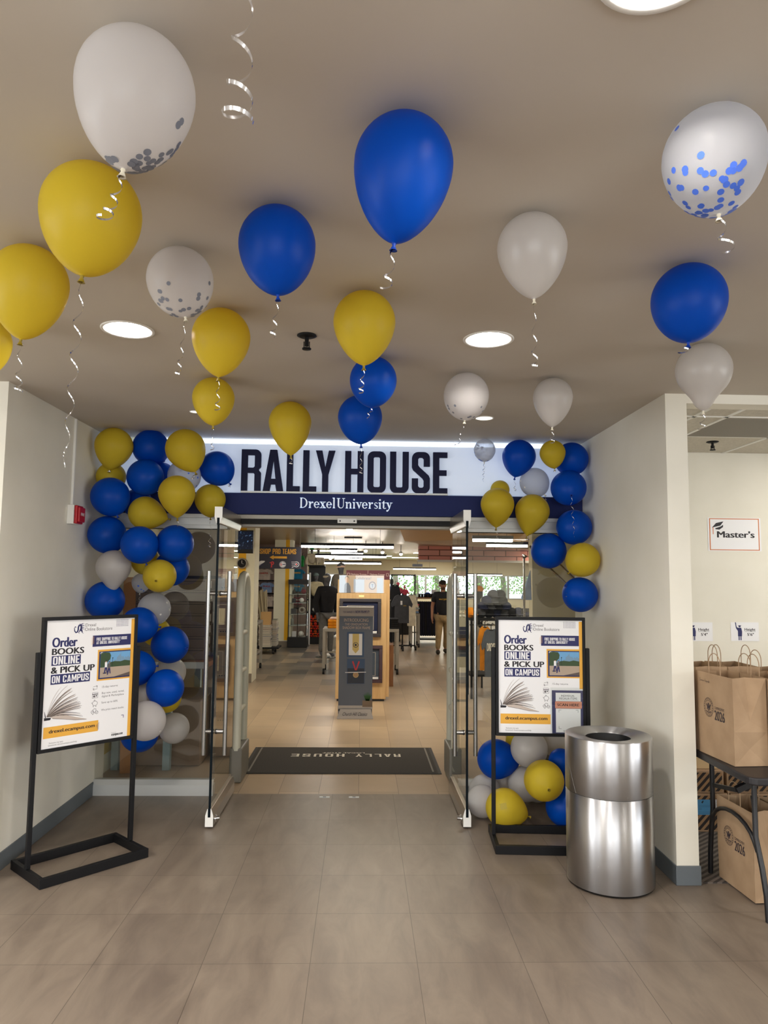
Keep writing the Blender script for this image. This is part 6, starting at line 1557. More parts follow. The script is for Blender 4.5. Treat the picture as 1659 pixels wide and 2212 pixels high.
# ---- display tables
def display_table(x0, x1, y0, y1, z, label, casters=True):
    t = thing('display_table', label, 'table', ((x0 + x1) / 2, (y0 + y1) / 2, 0)); hw, hd = (x1 - x0) / 2, (y1 - y0) / 2
    MB().box(-hw, hw, -hd, hd, z - 0.05, z).build('tabletop', M_greymetal, t, 0.004)
    for sx in (-1, 1):
        for sy in (-1, 1):
            l_ = MB().box(sx * (hw - 0.025) - 0.024, sx * (hw - 0.025) + 0.024, sy * (hd - 0.025) - 0.024, sy * (hd - 0.025) + 0.024, 0.10, z - 0.051).build('leg', M_greymetal, t)
            w2 = MB().cyl((sx * (hw - 0.025) - 0.018, sy * (hd - 0.025), 0.045), (sx * (hw - 0.025) + 0.018, sy * (hd - 0.025), 0.045), 0.043, n=16); w2.bar((sx * (hw - 0.025), sy * (hd - 0.025), 0.08), (sx * (hw - 0.025), sy * (hd - 0.025), 0.1), 0.03, 0.03); w2.build('caster', M_blackplastic, l_)
    for sx in (-1, 1): MB().box(sx * (hw - 0.025) - 0.012, sx * (hw - 0.025) + 0.012, -hd + 0.05, hd - 0.05, 0.30, 0.33).build('side_rail', M_greymetal, t)
    MB().box(-hw + 0.05, hw - 0.05, hd - 0.04, hd - 0.02, 0.30, 0.33).build('back_rail', M_greymetal, t)
    return t
dt = onz(698, 1457)
TT = at(700, 1358, dt.y).z
display_table(dt.x - 0.02, 0.65, dt.y, dt.y + 0.62, TT, 'wheeled metal display table behind the diploma frame stand')
def folded(x, y, z, n, c, w_, d_, th, group, label, mats=None):
    for i in range(n):
        b_ = MB(); b_.box(-w_ / 2, w_ / 2, -d_ / 2, d_ / 2, 0, th)
        o = b_.build('folded_shirt', (mats[i % len(mats)] if mats else c), bevel=th * 0.42, seg=3); o.location = (x + rg.uniform(-0.01, 0.01), y, z + i * (th + 0.0006)); o.rotation_euler = (0, 0, rg.uniform(-0.06, 0.06))
        tag(o, label, 'folded shirt', group)
folded(dt.x + 0.20, dt.y + 0.24, TT + 0.0005, 3, C_orange, 0.30, 0.34, 0.048, 'orange folded shirts', 'orange shirt folded in the stack beside the black mannequin')
folded(dt.x + 0.22, dt.y + 0.24, TT + 0.152, 1, cl('blush', 232, 200, 184), 0.26, 0.30, 0.03, None, 'pale pink shirt folded on top of the orange ones')
folded(0.50, dt.y + 0.24, TT + 0.0005, 5, C_black, 0.30, 0.34, 0.034, 'black folded shirts', 'black shirt folded in the stack right of the frame stand')
display_table(at(886, 1390, 17.2).x, at(907, 1390, 17.2).x, 17.2, 17.8, 0.80, 'narrow metal display table with striped shirts near the walking person')
x_ = at(896, 1330, 17.2).x
folded(x_, 17.45, 0.8005, 4, None, 0.22, 0.3, 0.045, 'striped folded shirts', 'pale blue or white shirt folded on the narrow display table', [C_lblue, C_white, cl('pale_blue', 190, 206, 220), C_white])
folded(x_, 17.45, 0.984, 1, C_pink, 0.2, 0.26, 0.03, None, 'pink shirt folded on top of the pale blue ones')

# ---- diploma frame stand and banner
FY = 9.78
fs_ = thing('frame_stand', 'maple display stand hung with diploma frames in the middle of the shop', 'display stand', (0, FY, 0))
fx0, fx1 = at(724, 1500, FY).x, at(833, 1500, FY).x; bx0, bx1 = at(731, 1260, 10.05).x, at(841, 1260, 10.05).x
wbuild(MB().box(fx0, fx1, FY, FY + 0.05, 0.03, at(780, 1282, FY).z), 'front_board', M_wood, fs_, 0.003)
wbuild(MB().box(bx0, bx1, FY + 0.06, FY + 0.30, 0.05, at(780, 1252, FY + 0.06).z), 'back_board', M_wood, fs_, 0.003)
wbuild(MB().box(fx0 + 0.02, fx1 - 0.02, FY + 0.01, FY + 0.28, 0.002, 0.03), 'plinth', M_blackplastic, fs_)
hz0, hz1 = at(780, 1257, FY).z, at(780, 1231.5, FY).z; hx0, hx1 = at(748, 1240, FY + 0.2).x, at(842, 1240, FY + 0.2).x
wbuild(MB().box(hx0, hx1, FY + 0.18, FY + 0.20, hz0 - 0.06, hz1), 'header', mat('maroon_board', rgb(92, 34, 46), 0.5), fs_)
b_ = MB(); s = Sheet(b_, (hx0, FY + 0.179, hz1), (1, 0, 0), (0, 0, 1), (0, -1, 0), (hx1 - hx0) / 100, (hz1 - hz0) / 27)
s.text('Diploma Frames', 10, 7.5, 47, 12.5, 0, 1, 0.01); s.text('Diploma Frames', 54, 7.5, 88, 12.5, 0, 1, 0.01); s.rect(49.3, 0, 49.9, 16, 0, 1)
for u in (2.5, 92): s.line([(u, 7), (u + 5, 7), (u + 5, 13), (u, 13), (u, 7)], 0.7, 0, 1)
wbuild(b_, 'header_print', mat('dusty_print', rgb(206, 186, 176), 0.6), fs_)
M_frame1 = mat('dark_frame', rgb(46, 36, 36), 0.35); M_frame2 = mat('mahogany_frame', rgb(58, 24, 28), 0.25)
def pframe(x0, x1, z0, z1, Y, m_, label, inner):
    t = thing('diploma_frame', label, 'picture frame', ((x0 + x1) / 2, Y, z0)); hw = (x1 - x0) / 2; h_ = z1 - z0; f = 0.045
    b_ = MB(); b_.box(-hw, hw, -0.03, 0, 0, f); b_.box(-hw, hw, -0.03, 0, h_ - f, h_); b_.box(-hw, -hw + f, -0.03, 0, f, h_ - f); b_.box(hw - f, hw, -0.03, 0, f, h_ - f); b_.build('frame', m_, t, 0.004)
    MB().box(-hw + f, hw - f, -0.008, -0.002, f, h_ - f).build('mat_board', inner, t)
    b_ = MB(); s = Sheet(b_, (-hw + f, -0.0085, h_ - f), (1, 0, 0), (0, 0, 1), (0, -1, 0), (2 * hw - 2 * f) / 100, (h_ - 2 * f) / 100)
    s.line([(12, 12), (88, 12), (88, 88), (12, 88), (12, 12)], 1.6, 0, 1); s.rect(24, 24, 76, 76, 1, 1); s.rect(80, 92, 98, 99, 2, 1)
    b_.build('document', [M_greymetal, mat('document_cream', rgb(190, 184, 160), 0.6), M_paper], t)
z = lambda py: at(780, py, FY - 0.02).z
X_ = lambda px: at(px, 1350, FY - 0.02).x
pframe(X_(733), X_(823), z(1376), z(1293), FY - 0.003, M_frame1, 'large dark diploma frame on the upper part of the maple stand', C_navy)
pframe(X_(745), X_(827), z(1475), z(1394), FY - 0.003, M_frame2, 'mahogany diploma frame on the lower part of the maple stand', cl('slate', 66, 76, 92))
t = thing('picture_banner', 'glossy banner strip with a portrait and a round seal on the maple stand', 'banner', (0, FY + 0.05, z(1281)))
b_ = MB(); x0, x1, z0, z1 = X_(731), X_(829), z(1281), z(1243)
s = Sheet(b_, (x0, 0.006, z1 - z(1281)), (1, 0, 0), (0, 0, 1), (0, -1, 0), (x1 - x0) / 100, (z1 - z0) / 38, step=0.0005)
s.rect(0, 0, 100, 38, 0, 0); s.rect(0, 0, 14, 38, 5, 1); s.disc(17, 9, 4.2, 3, 3, 12, 6); s.disc(17, 7, 4.8, 4, 2, 12, 6); s.poly([(11, 38), (12, 20), (16, 16), (21, 17), (25, 24), (26, 38)], 2, 3)
s.text('Celebrate!', 36, 3, 71, 9, 1, 2); s.ring(74, 22, 8, 1.6, 1, 2, 20, rv=9); s.disc(74, 22, 5, 5, 2, 14, 5.6); s.text('Y', 72, 18, 76, 26, 1, 3, 0.02); s.rect(32, 8, 56, 36, 5, 1); s.rect(84, 5, 98, 38, 5, 1)
b_.build('print', [mat('banner_tan', rgb(188, 162, 140), 0.5), M_inknavy, mat('banner_slate', rgb(88, 96, 116), 0.5), M_peach, M_pagedk, mat('banner_silver', rgb(166, 178, 200), 0.3, 0.1)], t)
MB().poly([(x0, -0.002, 0), (x1, -0.002, 0), (x1, -0.004, z1 - z0), (x0, -0.004, z1 - z0)]).build('sleeve', M_glassclear, t)
t = thing('price_tag', 'small pale yellow tag stuck on the maple stand', 'tag', (X_(780), FY - 0.0005, z(1290)))
MB().box(-0.035, 0.035, -0.002, 0, 0, 0.028).build('tag', mat('tag_cream', rgb(246, 238, 178), 0.6), t)
t = thing('brown_board', 'brown wooden board standing behind the maple stand on the right', 'board', (at(845, 1460, 11.1).x, 11.1, 0)); MB().box(-0.032, 0.032, 0, 0.4, 0.001, 0.62).build('board', M_brownwood, t)

BY = 8.62
x0, x1 = at(729, 1548, BY).x, at(804.5, 1548, BY).x; bz1 = at(765, 1311, BY).z
t = thing('cardboard_display', 'grey cardboard display with a gold stole and a medal in front of the maple stand', 'display', ((x0 + x1) / 2, BY, 0)); hw = (x1 - x0) / 2
M_cbgrey = mat('display_grey', rgb(170, 164, 160), 0.6); M_cbslate = mat('display_slate', rgb(96, 104, 118), 0.55)
MB().box(-hw + 0.006, hw - 0.006, 0.0, 0.10, 0.001, bz1 - 0.004).build('panel', M_cbslate, t)
b_ = MB(); b_.box(-hw, hw, -0.035, 0.10, bz1 - 0.005, bz1); b_.add([(-hw, -0.035, bz1), (hw, -0.035, bz1), (hw, -0.012, bz1 - 0.108), (-hw, -0.012, bz1 - 0.108), (-hw, 0, bz1 - 0.108), (hw, 0, bz1 - 0.108)], [(0, 1, 2, 3), (3, 2, 5, 4)]); b_.build('header', M_cbgrey, t)
b_ = MB(); b_.box(-hw - 0.006, hw + 0.006, -0.05, 0.11, 0.0, 0.004); b_.add([(-hw - 0.008, -0.05, 0.004), (hw + 0.008, -0.05, 0.004), (hw - 0.02, -0.02, 0.108), (-hw + 0.03, -0.02, 0.108)], [(0, 1, 2, 3)]); b_.build('tray', M_cbgrey, t)
b_ = MB(); s = Sheet(b_, (-hw, -0.0015, bz1), (1, 0, 0), (0, 0, 1), (0, -1, 0), 2 * hw / 75, bz1 / 238, step=0.0006)
s.text('INTRODUCING', 11, 25, 64, 32, 0, 1, 0.012); s.text('THE GRADUATION', 13, 35, 62, 40, 0, 1, 0.01); s.text('SHADOW BOX FRAME', 8, 42, 68, 48, 0, 1, 0.01)
s.rect(18, 54, 55, 108, 1, 1); s.rect(22, 58, 51, 104, 2, 2); s.poly([(30, 58), (44, 58), (44, 92), (37, 100), (30, 92)], 3, 3); s.ring(37, 82, 5.8, 1.1, 4, 4); s.disc(37, 82, 2.4, 4, 4, 10)
s.rect(19, 112, 57, 165, 1, 1); s.rect(20, 132, 56, 164, 4, 2); s.taper([(31, 117), (37.5, 136)], [3.4, 2.6], 5, 3); s.taper([(45, 117), (38.5, 136)], [3.4, 2.6], 5, 3); s.disc(38, 146, 6, 6, 3, 18); s.ring(38, 146, 6, 0.8, 3, 4)
s.line([(15, 141), (60, 140)], 1.6, 2, 5)
s.rect(0, 211, 75, 218, 7, 1); s.rect(53, 200, 74.5, 214, 8, 2)
for i in range(9): s.taper([(64 + (i - 4) * 0.8, 201), (64 + (i - 4) * 1.6, 192), (64 + (i - 4) * 2.2, 182 + abs(i - 4) * 1.4)], [2, 1.8, 0.4], 9, 3)
s.rect(1, 219, 22, 223, 4, 1); s.poly([(50, 219), (66, 219), (63, 222), (53, 222)], 4, 1)
b_.build('print', [mat('display_beige', rgb(190, 172, 156), 0.6), mat('display_blue', rgb(58, 82, 116), 0.55), M_paper, mat('stole_gold', rgb(214, 190, 116), 0.6), mat('display_dark', rgb(30, 36, 52), 0.5), mat('ribbon_red', rgb(206, 60, 66), 0.6), mat('medal_bronze', rgb(176, 140, 100), 0.5), mat('display_pale', rgb(186, 182, 178), 0.6), mat('basket', rgb(132, 116, 100), 0.8), mat('print_green', rgb(56, 102, 56), 0.7)], t)
b_ = MB(); s = Sheet(b_, (-hw, -0.0225, 0.1), (1, 0, 0), (0, 0.277, 0.96), (0, -0.96, 0.277), 2 * hw / 75, 0.1 / 18, step=0.0008)
s.text('Church Hill Classics', 11, 5, 64, 12, 0, 3, 0.0, 0.5)
s2 = Sheet(b_, (-hw, -0.037, bz1), (1, 0, 0), (0, 0, 1), (0, -1, 0), 2 * hw / 75, bz1 / 238); s2.text('YOU EARNED IT...', 9, 9, 35, 13, 1, 1, 0.0, 0.3); s2.text('NOW FRAME IT!', 35, 7.5, 66, 13, 1, 1, 0.012, 0.3)
b_.build('lettering', [M_ink, M_inknavy], t)

# ---- racks and shirts right of the stand
M_rackblack = M_black
rb = onz(879, 1405)
t = thing('garment_stand', 'black wheeled stand holding the charcoal shirt near the shop centre', 'garment rack', (at(869, 1400, rb.y).x, rb.y, 0))
MB().cyl((0, 0, 0.10), (0, 0, 1.28), 0.016, n=12).build('post', M_black, t)
b_ = MB(); b_.bar((-0.3, 0, 0.11), (0.3, 0, 0.11), 0.03, 0.03); b_.bar((0, -0.22, 0.11), (0, 0.22, 0.11), 0.03, 0.03); b_.build('foot', M_black, t)
for (dx, dy) in ((-0.3, 0), (0.3, 0), (0, -0.22), (0, 0.22)): MB().cyl((dx - 0.02, dy, 0.048), (dx + 0.02, dy, 0.048), 0.046, n=14).build('caster', M_blackplastic, t)
sh = jersey(845, 891, 1284, 1346, rb.y - 0.10, C_grey, 'charcoal shirt on a hanger in front of the pink mannequins', None, None, None, 0.12)
b_ = MB(); w_ = 0.47; s = Sheet(b_, (0, -0.066, 0.6), (1, 0, 0), (0, 0, 1), (0, -1, 0), 1, 1); s.rect(-0.035, 0.10, 0.008, 0.19, 0, 1); s.text('DREXEL', 0.03, 0.20, 0.10, 0.22, 1, 1); b_.build('swing_tag', [M_paper, M_yelink], sh)
jersey(840, 866, 1262, 1345, 17.13, C_black, 'black hooded top with a yellow collar behind the charcoal shirt', None, None, None, 0.2)
jersey(876, 902, 1283, 1352, 17.13, C_cream2, 'cream shirt peeking out right of the charcoal shirt', None, None, None, 0.14)
t = thing('rail_post', 'black rail holding the black and cream tops behind the charcoal shirt', 'garment rack', (at(868, 1400, 17.15).x, 17.15, 0))
b_ = MB(); b_.cyl((-0.25, 0, 0.001), (-0.25, 0, 1.72), 0.015, n=10); b_.cyl((0.30, 0, 0.001), (0.30, 0, 1.72), 0.015, n=10); b_.cyl((-0.25, 0, 1.70), (0.30, 0, 1.70), 0.013, n=10); b_.build('frame', M_black, t)
bust(860, 1258, 1292, 21.3, C_pink, 'pink topped bust mannequin left of two in front of the windows', skin_m=cl('pink_skin', 226, 130, 136), capm=C_pink, arms=False)
bust(874, 1264, 1292, 21.3, cl('rose', 206, 72, 96), 'rose topped bust mannequin right of two in front of the windows', skin_m=cl('pink_skin', 226, 130, 136), arms=False)
bust(846, 1250, 1300, 19.0, cl('royal', 44, 84, 150), 'blue topped bust mannequin at the right edge of the maple stand', arms=False)
for (px, Y, h_) in ((867, 21.3, at(862, 1292, 21.5).z), (846, 19.0, at(846, 1300, 19.0).z)):
    t = thing('bust_pedestal', 'dark pedestal under the ' + ('pink' if px == 867 else 'blue') + ' bust mannequin' + ('s' if px == 867 else ''), 'pedestal', (at(px, 1300, Y).x, Y, 0)); MB().box(-0.22, 0.22, -0.22, 0.32, 0.001, h_ + (0.03 if px == 846 else -0.002)).build('block', M_blackplastic, t)
DRY = 18.6; dx0 = at(900, 1330, DRY).x; dx1 = at(946, 1330, DRY).x
t = thing('clothes_rack', 'dark rack of hanging black trousers topped with a row of mugs', 'garment rack', ((dx0 + dx1) / 2, DRY, 0)); hw = (dx1 - dx0) / 2
MB().box(-hw, hw, -0.25, 0.25, 1.12, 1.15).build('shelf', M_brownwood, t)
for sx in (-1, 1): MB().box(sx * hw - 0.015, sx * hw + 0.015, -0.02, 0.02, 0.001, 1.119).build('post', M_black, t)
MB().box(-hw, hw, -0.22, 0.22, 0.08, 0.11).build('foot', M_black, t)
for i in range(9):
    c = cl('dark_trouser', 24, 26, 44) if i % 3 else C_black
    o = MB().box(-0.028, 0.028, -0.2, 0.2, 0.18, 1.04).build('hanging_trousers', c, bevel=0.02); o.location = (dx0 + 0.05 + i * (dx1 - dx0 - 0.1) / 8, DRY, 0)
    tag(o, 'dark trousers hanging in the rack left of the walking person', 'trousers', 'dark trousers in the rack')
for i in range(6):
    m_ = thing('mug', 'black mug in the row on top of the dark clothes rack', 'mug', (dx0 + 0.06 + i * 0.07, DRY - 0.12, 1.1505), 0, 'black mugs in a row')
    MB().lathe([(0.0005, 0), (0.033, 0.0), (0.033, 0.09), (0.029, 0.09), (0.027, 0.01), (0.0005, 0.01)], 14).build('cup', M_blackplastic, m_)
    MB().tube([(0.030, 0, 0.02), (0.052, 0, 0.03), (0.052, 0, 0.065), (0.030, 0, 0.075)], 0.005, 6).build('handle', M_blackplastic, m_)
m_ = thing('cap', 'royal blue cap on top of the dark clothes rack', 'cap', (at(924, 1290, DRY).x, DRY + 0.05, 1.1505)); b_ = MB().sphere((0, 0, 0.045), 0.09, 0.1, 0.08, n=10); b_.sphere((0, -0.12, 0.02), 0.07, 0.07, 0.01, n=8); b_.build('crown', cl('royal2', 40, 90, 190), m_)
t = thing('display_card', 'blank white card standing on the dark rack beside the blue cap', 'card', (at(937, 1300, DRY).x, DRY, 1.1505)); MB().box(-0.06, 0.06, 0, 0.01, 0, 0.19).build('card', M_paper, t)
t = thing('exit_box', 'dark grey box hanging above the short linear lamp', 'box', (at(902, 1222, 27.5).x, 27.5, at(902, 1224, 27.5).z)); MB().box(-0.19, 0.19, 0, 0.08, 0, 0.10).build('box', C_grey, t); MB().cyl((0, 0.04, 0.1), (0, 0.04, ZS - t.location.z), 0.006, n=6).build('rod', M_black, t)

# ---- the walking person
M_skin = mat('skin', rgb(172, 124, 98), 0.6); M_hair = mat('dark_hair', rgb(36, 28, 26), 0.8); M_beard = mat('beard', rgb(84, 58, 46), 0.8)
pp = onz(950, 1412)
per = thing('person', 'person in a black lettered T-shirt and khaki trousers walking beside the right door', 'person', (at(957, 1412, pp.y).x, pp.y, 0), 0.12)
k = 1.60 / 1.76
V = {'pel': (0, 0, 0.93, (0.155, 0.115)), 'wai': (0, 0, 1.08, (0.13, 0.09)), 'che': (0.0, 0, 1.29, (0.15, 0.095)), 'ne0': (-0.005, 0.0, 1.46, 0.062), 'ne1': (-0.01, -0.02, 1.52, 0.056), 'hd0': (-0.015, -0.04, 1.585, (0.062, 0.072)), 'hd1': (-0.02, -0.04, 1.655, (0.076, 0.092)), 'hd2': (-0.02, -0.03, 1.72, (0.066, 0.080)),
     'ash': (-0.195, 0, 1.405, 0.066), 'ael': (-0.255, 0.05, 1.13, 0.046), 'awr': (-0.275, -0.01, 0.90, 0.031), 'apa': (-0.275, -0.03, 0.825, (0.022, 0.038)), 'bsh': (0.195, 0, 1.405, 0.066), 'bel': (0.25, 0.06, 1.13, 0.046), 'bwr': (0.25, -0.06, 0.91, 0.031), 'bpa': (0.245, -0.09, 0.84, (0.022, 0.038)),
     'ahi': (-0.09, 0, 0.86, 0.105), 'akn': (-0.13, -0.09, 0.49, 0.066), 'aan': (-0.145, -0.07, 0.095, 0.042), 'ato': (-0.17, -0.22, 0.045, 0.04), 'bhi': (0.09, 0.0, 0.86, 0.105), 'bkn': (0.10, 0.03, 0.48, 0.066), 'ban': (0.10, 0.20, 0.11, 0.042), 'bto': (0.11, 0.07, 0.04, 0.04)}
Ed = [('pel', 'wai'), ('wai', 'che'), ('che', 'ne0'), ('ne0', 'ne1'), ('ne1', 'hd0'), ('hd0', 'hd1'), ('hd1', 'hd2'), ('che', 'ash'), ('ash', 'ael'), ('ael', 'awr'), ('awr', 'apa'), ('che', 'bsh'), ('bsh', 'bel'), ('bel', 'bwr'), ('bwr', 'bpa'), ('pel', 'ahi'), ('ahi', 'akn'), ('akn', 'aan'), ('aan', 'ato'), ('pel', 'bhi'), ('bhi', 'bkn'), ('bkn', 'ban'), ('ban', 'bto')]
for n_ in 'ab':
    x, y, z_, _r = V[n_ + 'pa']
    for f, (dy, l1, l2) in enumerate(((-0.030, 0.045, 0.035), (-0.010, 0.052, 0.040), (0.010, 0.048, 0.038), (0.028, 0.038, 0.030))):
        s_ = 1 if n_ == 'a' else -1
        V[n_ + 'k%d' % f] = (x, y + dy, z_ - l1 - 0.02, 0.0095); V[n_ + 't%d' % f] = (x + s_ * 0.018, y + dy, z_ - l1 - l2 - 0.02, 0.008); Ed += [(n_ + 'pa', n_ + 'k%d' % f), (n_ + 'k%d' % f, n_ + 't%d' % f)]
    V[n_ + 'm0'] = (x, y - 0.05, z_ + 0.005, 0.012); V[n_ + 'm1'] = (x + s_ * 0.006, y - 0.062, z_ - 0.04, 0.0095); Ed += [(n_ + 'pa', n_ + 'm0'), (n_ + 'm0', n_ + 'm1')]
vs, fs = skin_geo(V, Ed, 'pel', 2)
b_ = MB().add([v * k for v in vs], fs, 0, True)
hc = Vector((-0.02, -0.04, 1.63))
b_.add([tuple((hc + Vector(q)) * k) for q in ((0, -0.088, 0.03), (-0.017, -0.084, -0.022), (0.017, -0.084, -0.022), (0, -0.118, -0.018), (0, -0.086, -0.034))], [(0, 3, 1), (0, 2, 3), (1, 3, 4), (3, 2, 4)], 0, True)
for sx in (-1, 1):
    b_.sphere((hc + Vector((sx * 0.082, 0.005, 0.0))) * k, 0.012, 0.022, 0.032, n=8)
    b_.sphere((hc + Vector((sx * 0.030, -0.082, 0.016))) * k, 0.012, 0.008, 0.006, n=8, mi=1)
    b_.sphere((hc + Vector((sx * 0.031, -0.088, 0.036))) * k, 0.020, 0.006, 0.005, n=8, mi=1)
b_.sphere((hc + Vector((0, -0.083, -0.055))) * k, 0.024, 0.006, 0.006, n=8, mi=2)
b_.build('body', [M_skin, M_hair, mat('lips', rgb(140, 84, 74), 0.6)], per)
b_ = MB(); b_.sphere((hc + Vector((0, 0.022, 0.055))) * k, 0.080, 0.092, 0.070, n=14); b_.sphere((hc + Vector((0, -0.03, 0.088))) * k, 0.066, 0.058, 0.036, n=10); b_.build('hair', M_hair, per)
b_ = MB(); b_.sphere((hc + Vector((0, -0.052, -0.080))) * k, 0.052, 0.042, 0.026, n=10); b_.sphere((hc + Vector((0, -0.079, -0.042))) * k, 0.028, 0.012, 0.007, n=8); b_.build('beard', M_beard, per)
def wear(names, ex, name, m_, root, extra=None):
    W = {n_: (*V[n_][:3], tuple(r + ex for r in V[n_][3]) if isinstance(V[n_][3], tuple) else V[n_][3] + ex) for n_ in names}
    if extra: W.update(extra[0])
    F = [(a, b) for a, b in Ed if a in W and b in W] + (extra[1] if extra else [])
    v2, f2 = skin_geo(W, F, root, 1)
    return MB().add([v * k for v in v2], f2, 0, True).build(name, m_, per)
mid = lambda a, b, f, r: tuple(V[a][i] + (V[b][i] - V[a][i]) * f for i in range(3)) + (r,)
wear(['pel', 'wai', 'che', 'ne0', 'ash', 'bsh'], 0.020, 'shirt', cl('shirt_black', 34, 35, 40), 'wai', ({'che': (0, 0, 1.29, (0.205, 0.148)), 'wai': (0, 0, 1.08, (0.172, 0.135)), 'pel': (0, 0, 0.94, (0.19, 0.15)), 'asl': mid('ash', 'ael', 0.72, 0.072), 'bsl': mid('bsh', 'bel', 0.72, 0.072)}, [('ash', 'asl'), ('bsh', 'bsl')]))
wear(['pel', 'ahi', 'akn', 'aan', 'bhi', 'bkn', 'ban'], 0.022, 'trousers', C_khaki, 'pel')
for n_ in 'ab':
    a = Vector(V[n_ + 'an'][:3]); b = Vector(V[n_ + 'to'][:3]); d = (b - a); d.z = 0; q = Vector((0, -1, 0)).rotation_difference(d.normalized()).to_matrix().to_4x4()
    c = (a + b) / 2
    s_ = MB().sphere((c.x * k, c.y * k, 0.05), 0.048, 0.145, 0.052, n=12, M=q); s_.build('shoe', mat('dark_shoe', rgb(44, 38, 28), 0.7), per)
b_ = MB(); s = Sheet(b_, (-0.02, -0.150, 1.315 * k), (1, 0, 0), (0, 0, 1), (0, -1, 0), 0.001, 0.001); s.text('RALLY HOUSE', -105, 0, 105, 26, 0, 6, 0.03); s.text('LOCAL', -20, 34, 30, 42, 0, 6)
b_.build('shirt_lettering', M_yelink, per)

# ---- behind the left pane
struct('wall_nook_left', MB().box(-2.26, -2.12, YS + 0.2, 8.1, 0, ZS), M_cream)
struct('wall_nook_back', MB().box(-2.12, -1.50, 7.9, 8.1, 0, ZS), mat('grey_beige_wall', rgb(168, 160, 148), 0.8))
t = thing('wall_poster', 'yellow and navy poster low on the wall behind the left pane', 'poster', (-2.118, 6.15, 0.15))
b_ = MB(); s = Sheet(b_, (0.0, -0.32, 0.62), (0, 1, 0), (0, 0, 1), (1, 0, 0), 0.64 / 100, 0.62 / 100, step=0.0008)
s.rect(0, 0, 100, 100, 0, 0); s.poly([(0, 0), (92, 0), (60, 30), (34, 48), (12, 74), (0, 78)], 1, 1); s.taper([(16, 82), (22, 66), (34, 60), (38, 72)], [2, 7, 8, 1], 2, 2); s.line([(8, 4), (30, 4)], 6, 3, 2)
b_.build('print', [mat('poster_yellow', rgb(196, 168, 30), 0.6), M_navy, M_ink, M_paper], t)
# work table with cartons
t = thing('work_table', 'table with pale legs and a wooden top behind the left pane', 'table', (-1.66, 6.75, 0))
MB().box(-0.42, 0.36, -0.45, 0.75, 0.86, 0.90).build('tabletop', M_brownwood, t); MB().box(-0.425, 0.365, -0.46, -0.451, 0.85, 0.905).build('edge_strip', M_alu, t)
M_legp = mat('pale_blue_leg', rgb(150, 172, 176), 0.4)
for lx in (-0.40, 0.03):
    MB().box(lx - 0.03, lx + 0.03, -0.44, -0.38, 0.002, 0.849).build('leg', M_legp, t); MB().box(lx - 0.03, lx + 0.03, 0.66, 0.72, 0.002, 0.849).build('leg', M_legp, t)
GC2 = 'flat taupe cartons stacked on the work table'
names = ['lowest', 'second lowest', 'third lowest', 'fourth lowest', 'third from the top', 'second from the top', 'topmost']
for i in range(7):
    z0 = 0.9008 + i * 0.1012
    o = thing('flat_carton', '%s flat taupe carton in the stack behind the left pane' % names[i], 'box', (-1.70 + rg.uniform(-0.006, 0.006), 6.80, z0), 0, GC2)
    MB().box(-0.36, 0.32, -0.30, 0.38, 0, 0.0998).build('box', M_cartondark, o, 0.005)
    MB().box(0.3203, 0.3208, -0.22, -0.06, 0.02, 0.085).build('label', M_paper, o)
    MB().box(-0.352, 0.312, -0.302, -0.3005, 0.078, 0.082).build('lid_edge', M_darkgap, o)
for i in range(4):
    o = thing('tan_carton', ['lowest', 'second', 'third', 'topmost'][i] + ' of the tan cartons stacked just left of the left door leaf', 'box', (-1.255, 7.05, 0.003 + i * 0.402), 0, 'tan cartons beside the flat taupe ones')
    MB().box(-0.105, 0.105, -0.25, 0.25, 0, 0.40).build('box', M_carton, o, 0.004)
    b_ = MB(); s = Sheet(b_, (-0.08, -0.2505, 0.36), (1, 0, 0), (0, 0, 1), (0, -1, 0), 0.001, 0.001)
    for q in range(3): s.disc(40 + q * 22, 40, 6, 0, 1, 8)
    b_.build('vent_hole', M_darkgap, o)
o = thing('large_carton', 'large brown carton on the floor under the work table', 'box', (-1.67, 6.78, 0.002)); MB().box(-0.34, 0.29, -0.32, 0.4, 0, 0.56).build('box', mat('brown_carton', rgb(142, 120, 98), 0.8), o, 0.008); MB().box(-0.02, 0.02, -0.3212, -0.3204, 0.02, 0.54).build('tape', M_carton, o)
t = thing('rolled_wood_panel', 'orange brown wood panel leaning behind the top of the left garland', 'panel', (-1.93, 6.2, 0)); MB().bar((0, 0.02, 0.002), (-0.06, 0.1, 1.62), 0.10, 0.02).build('panel', mat('orange_wood', rgb(176, 120, 60), 0.6), t)
t = thing('dark_rail', 'dark wall rail above the stacked taupe cartons', 'rail', (-1.8, 7.86, at(420, 1250, 7.86).z)); MB().box(-0.3, 0.28, -0.03, 0.038, -0.03, 0.03).build('bar', M_black, t)
# side table at the far left of the shop with shirts
t = display_table(-2.25, at(552, 1440, 12.4).x, 12.4, 13.2, 0.86, 'metal table with a black shirt behind the left column')
jersey(516, 556, 1328, 1368, 12.36, C_black, 'black shirt with gold lettering draped at the table behind the left column', 'ARMY'[:0] or 'NANT', M_yelink, None, 0.1, False)
folded(-1.95, 12.75, 0.8605, 2, cl('taupe', 150, 136, 118), 0.3, 0.3, 0.05, 'taupe folded shirts', 'taupe shirt folded on the metal table behind the left column')

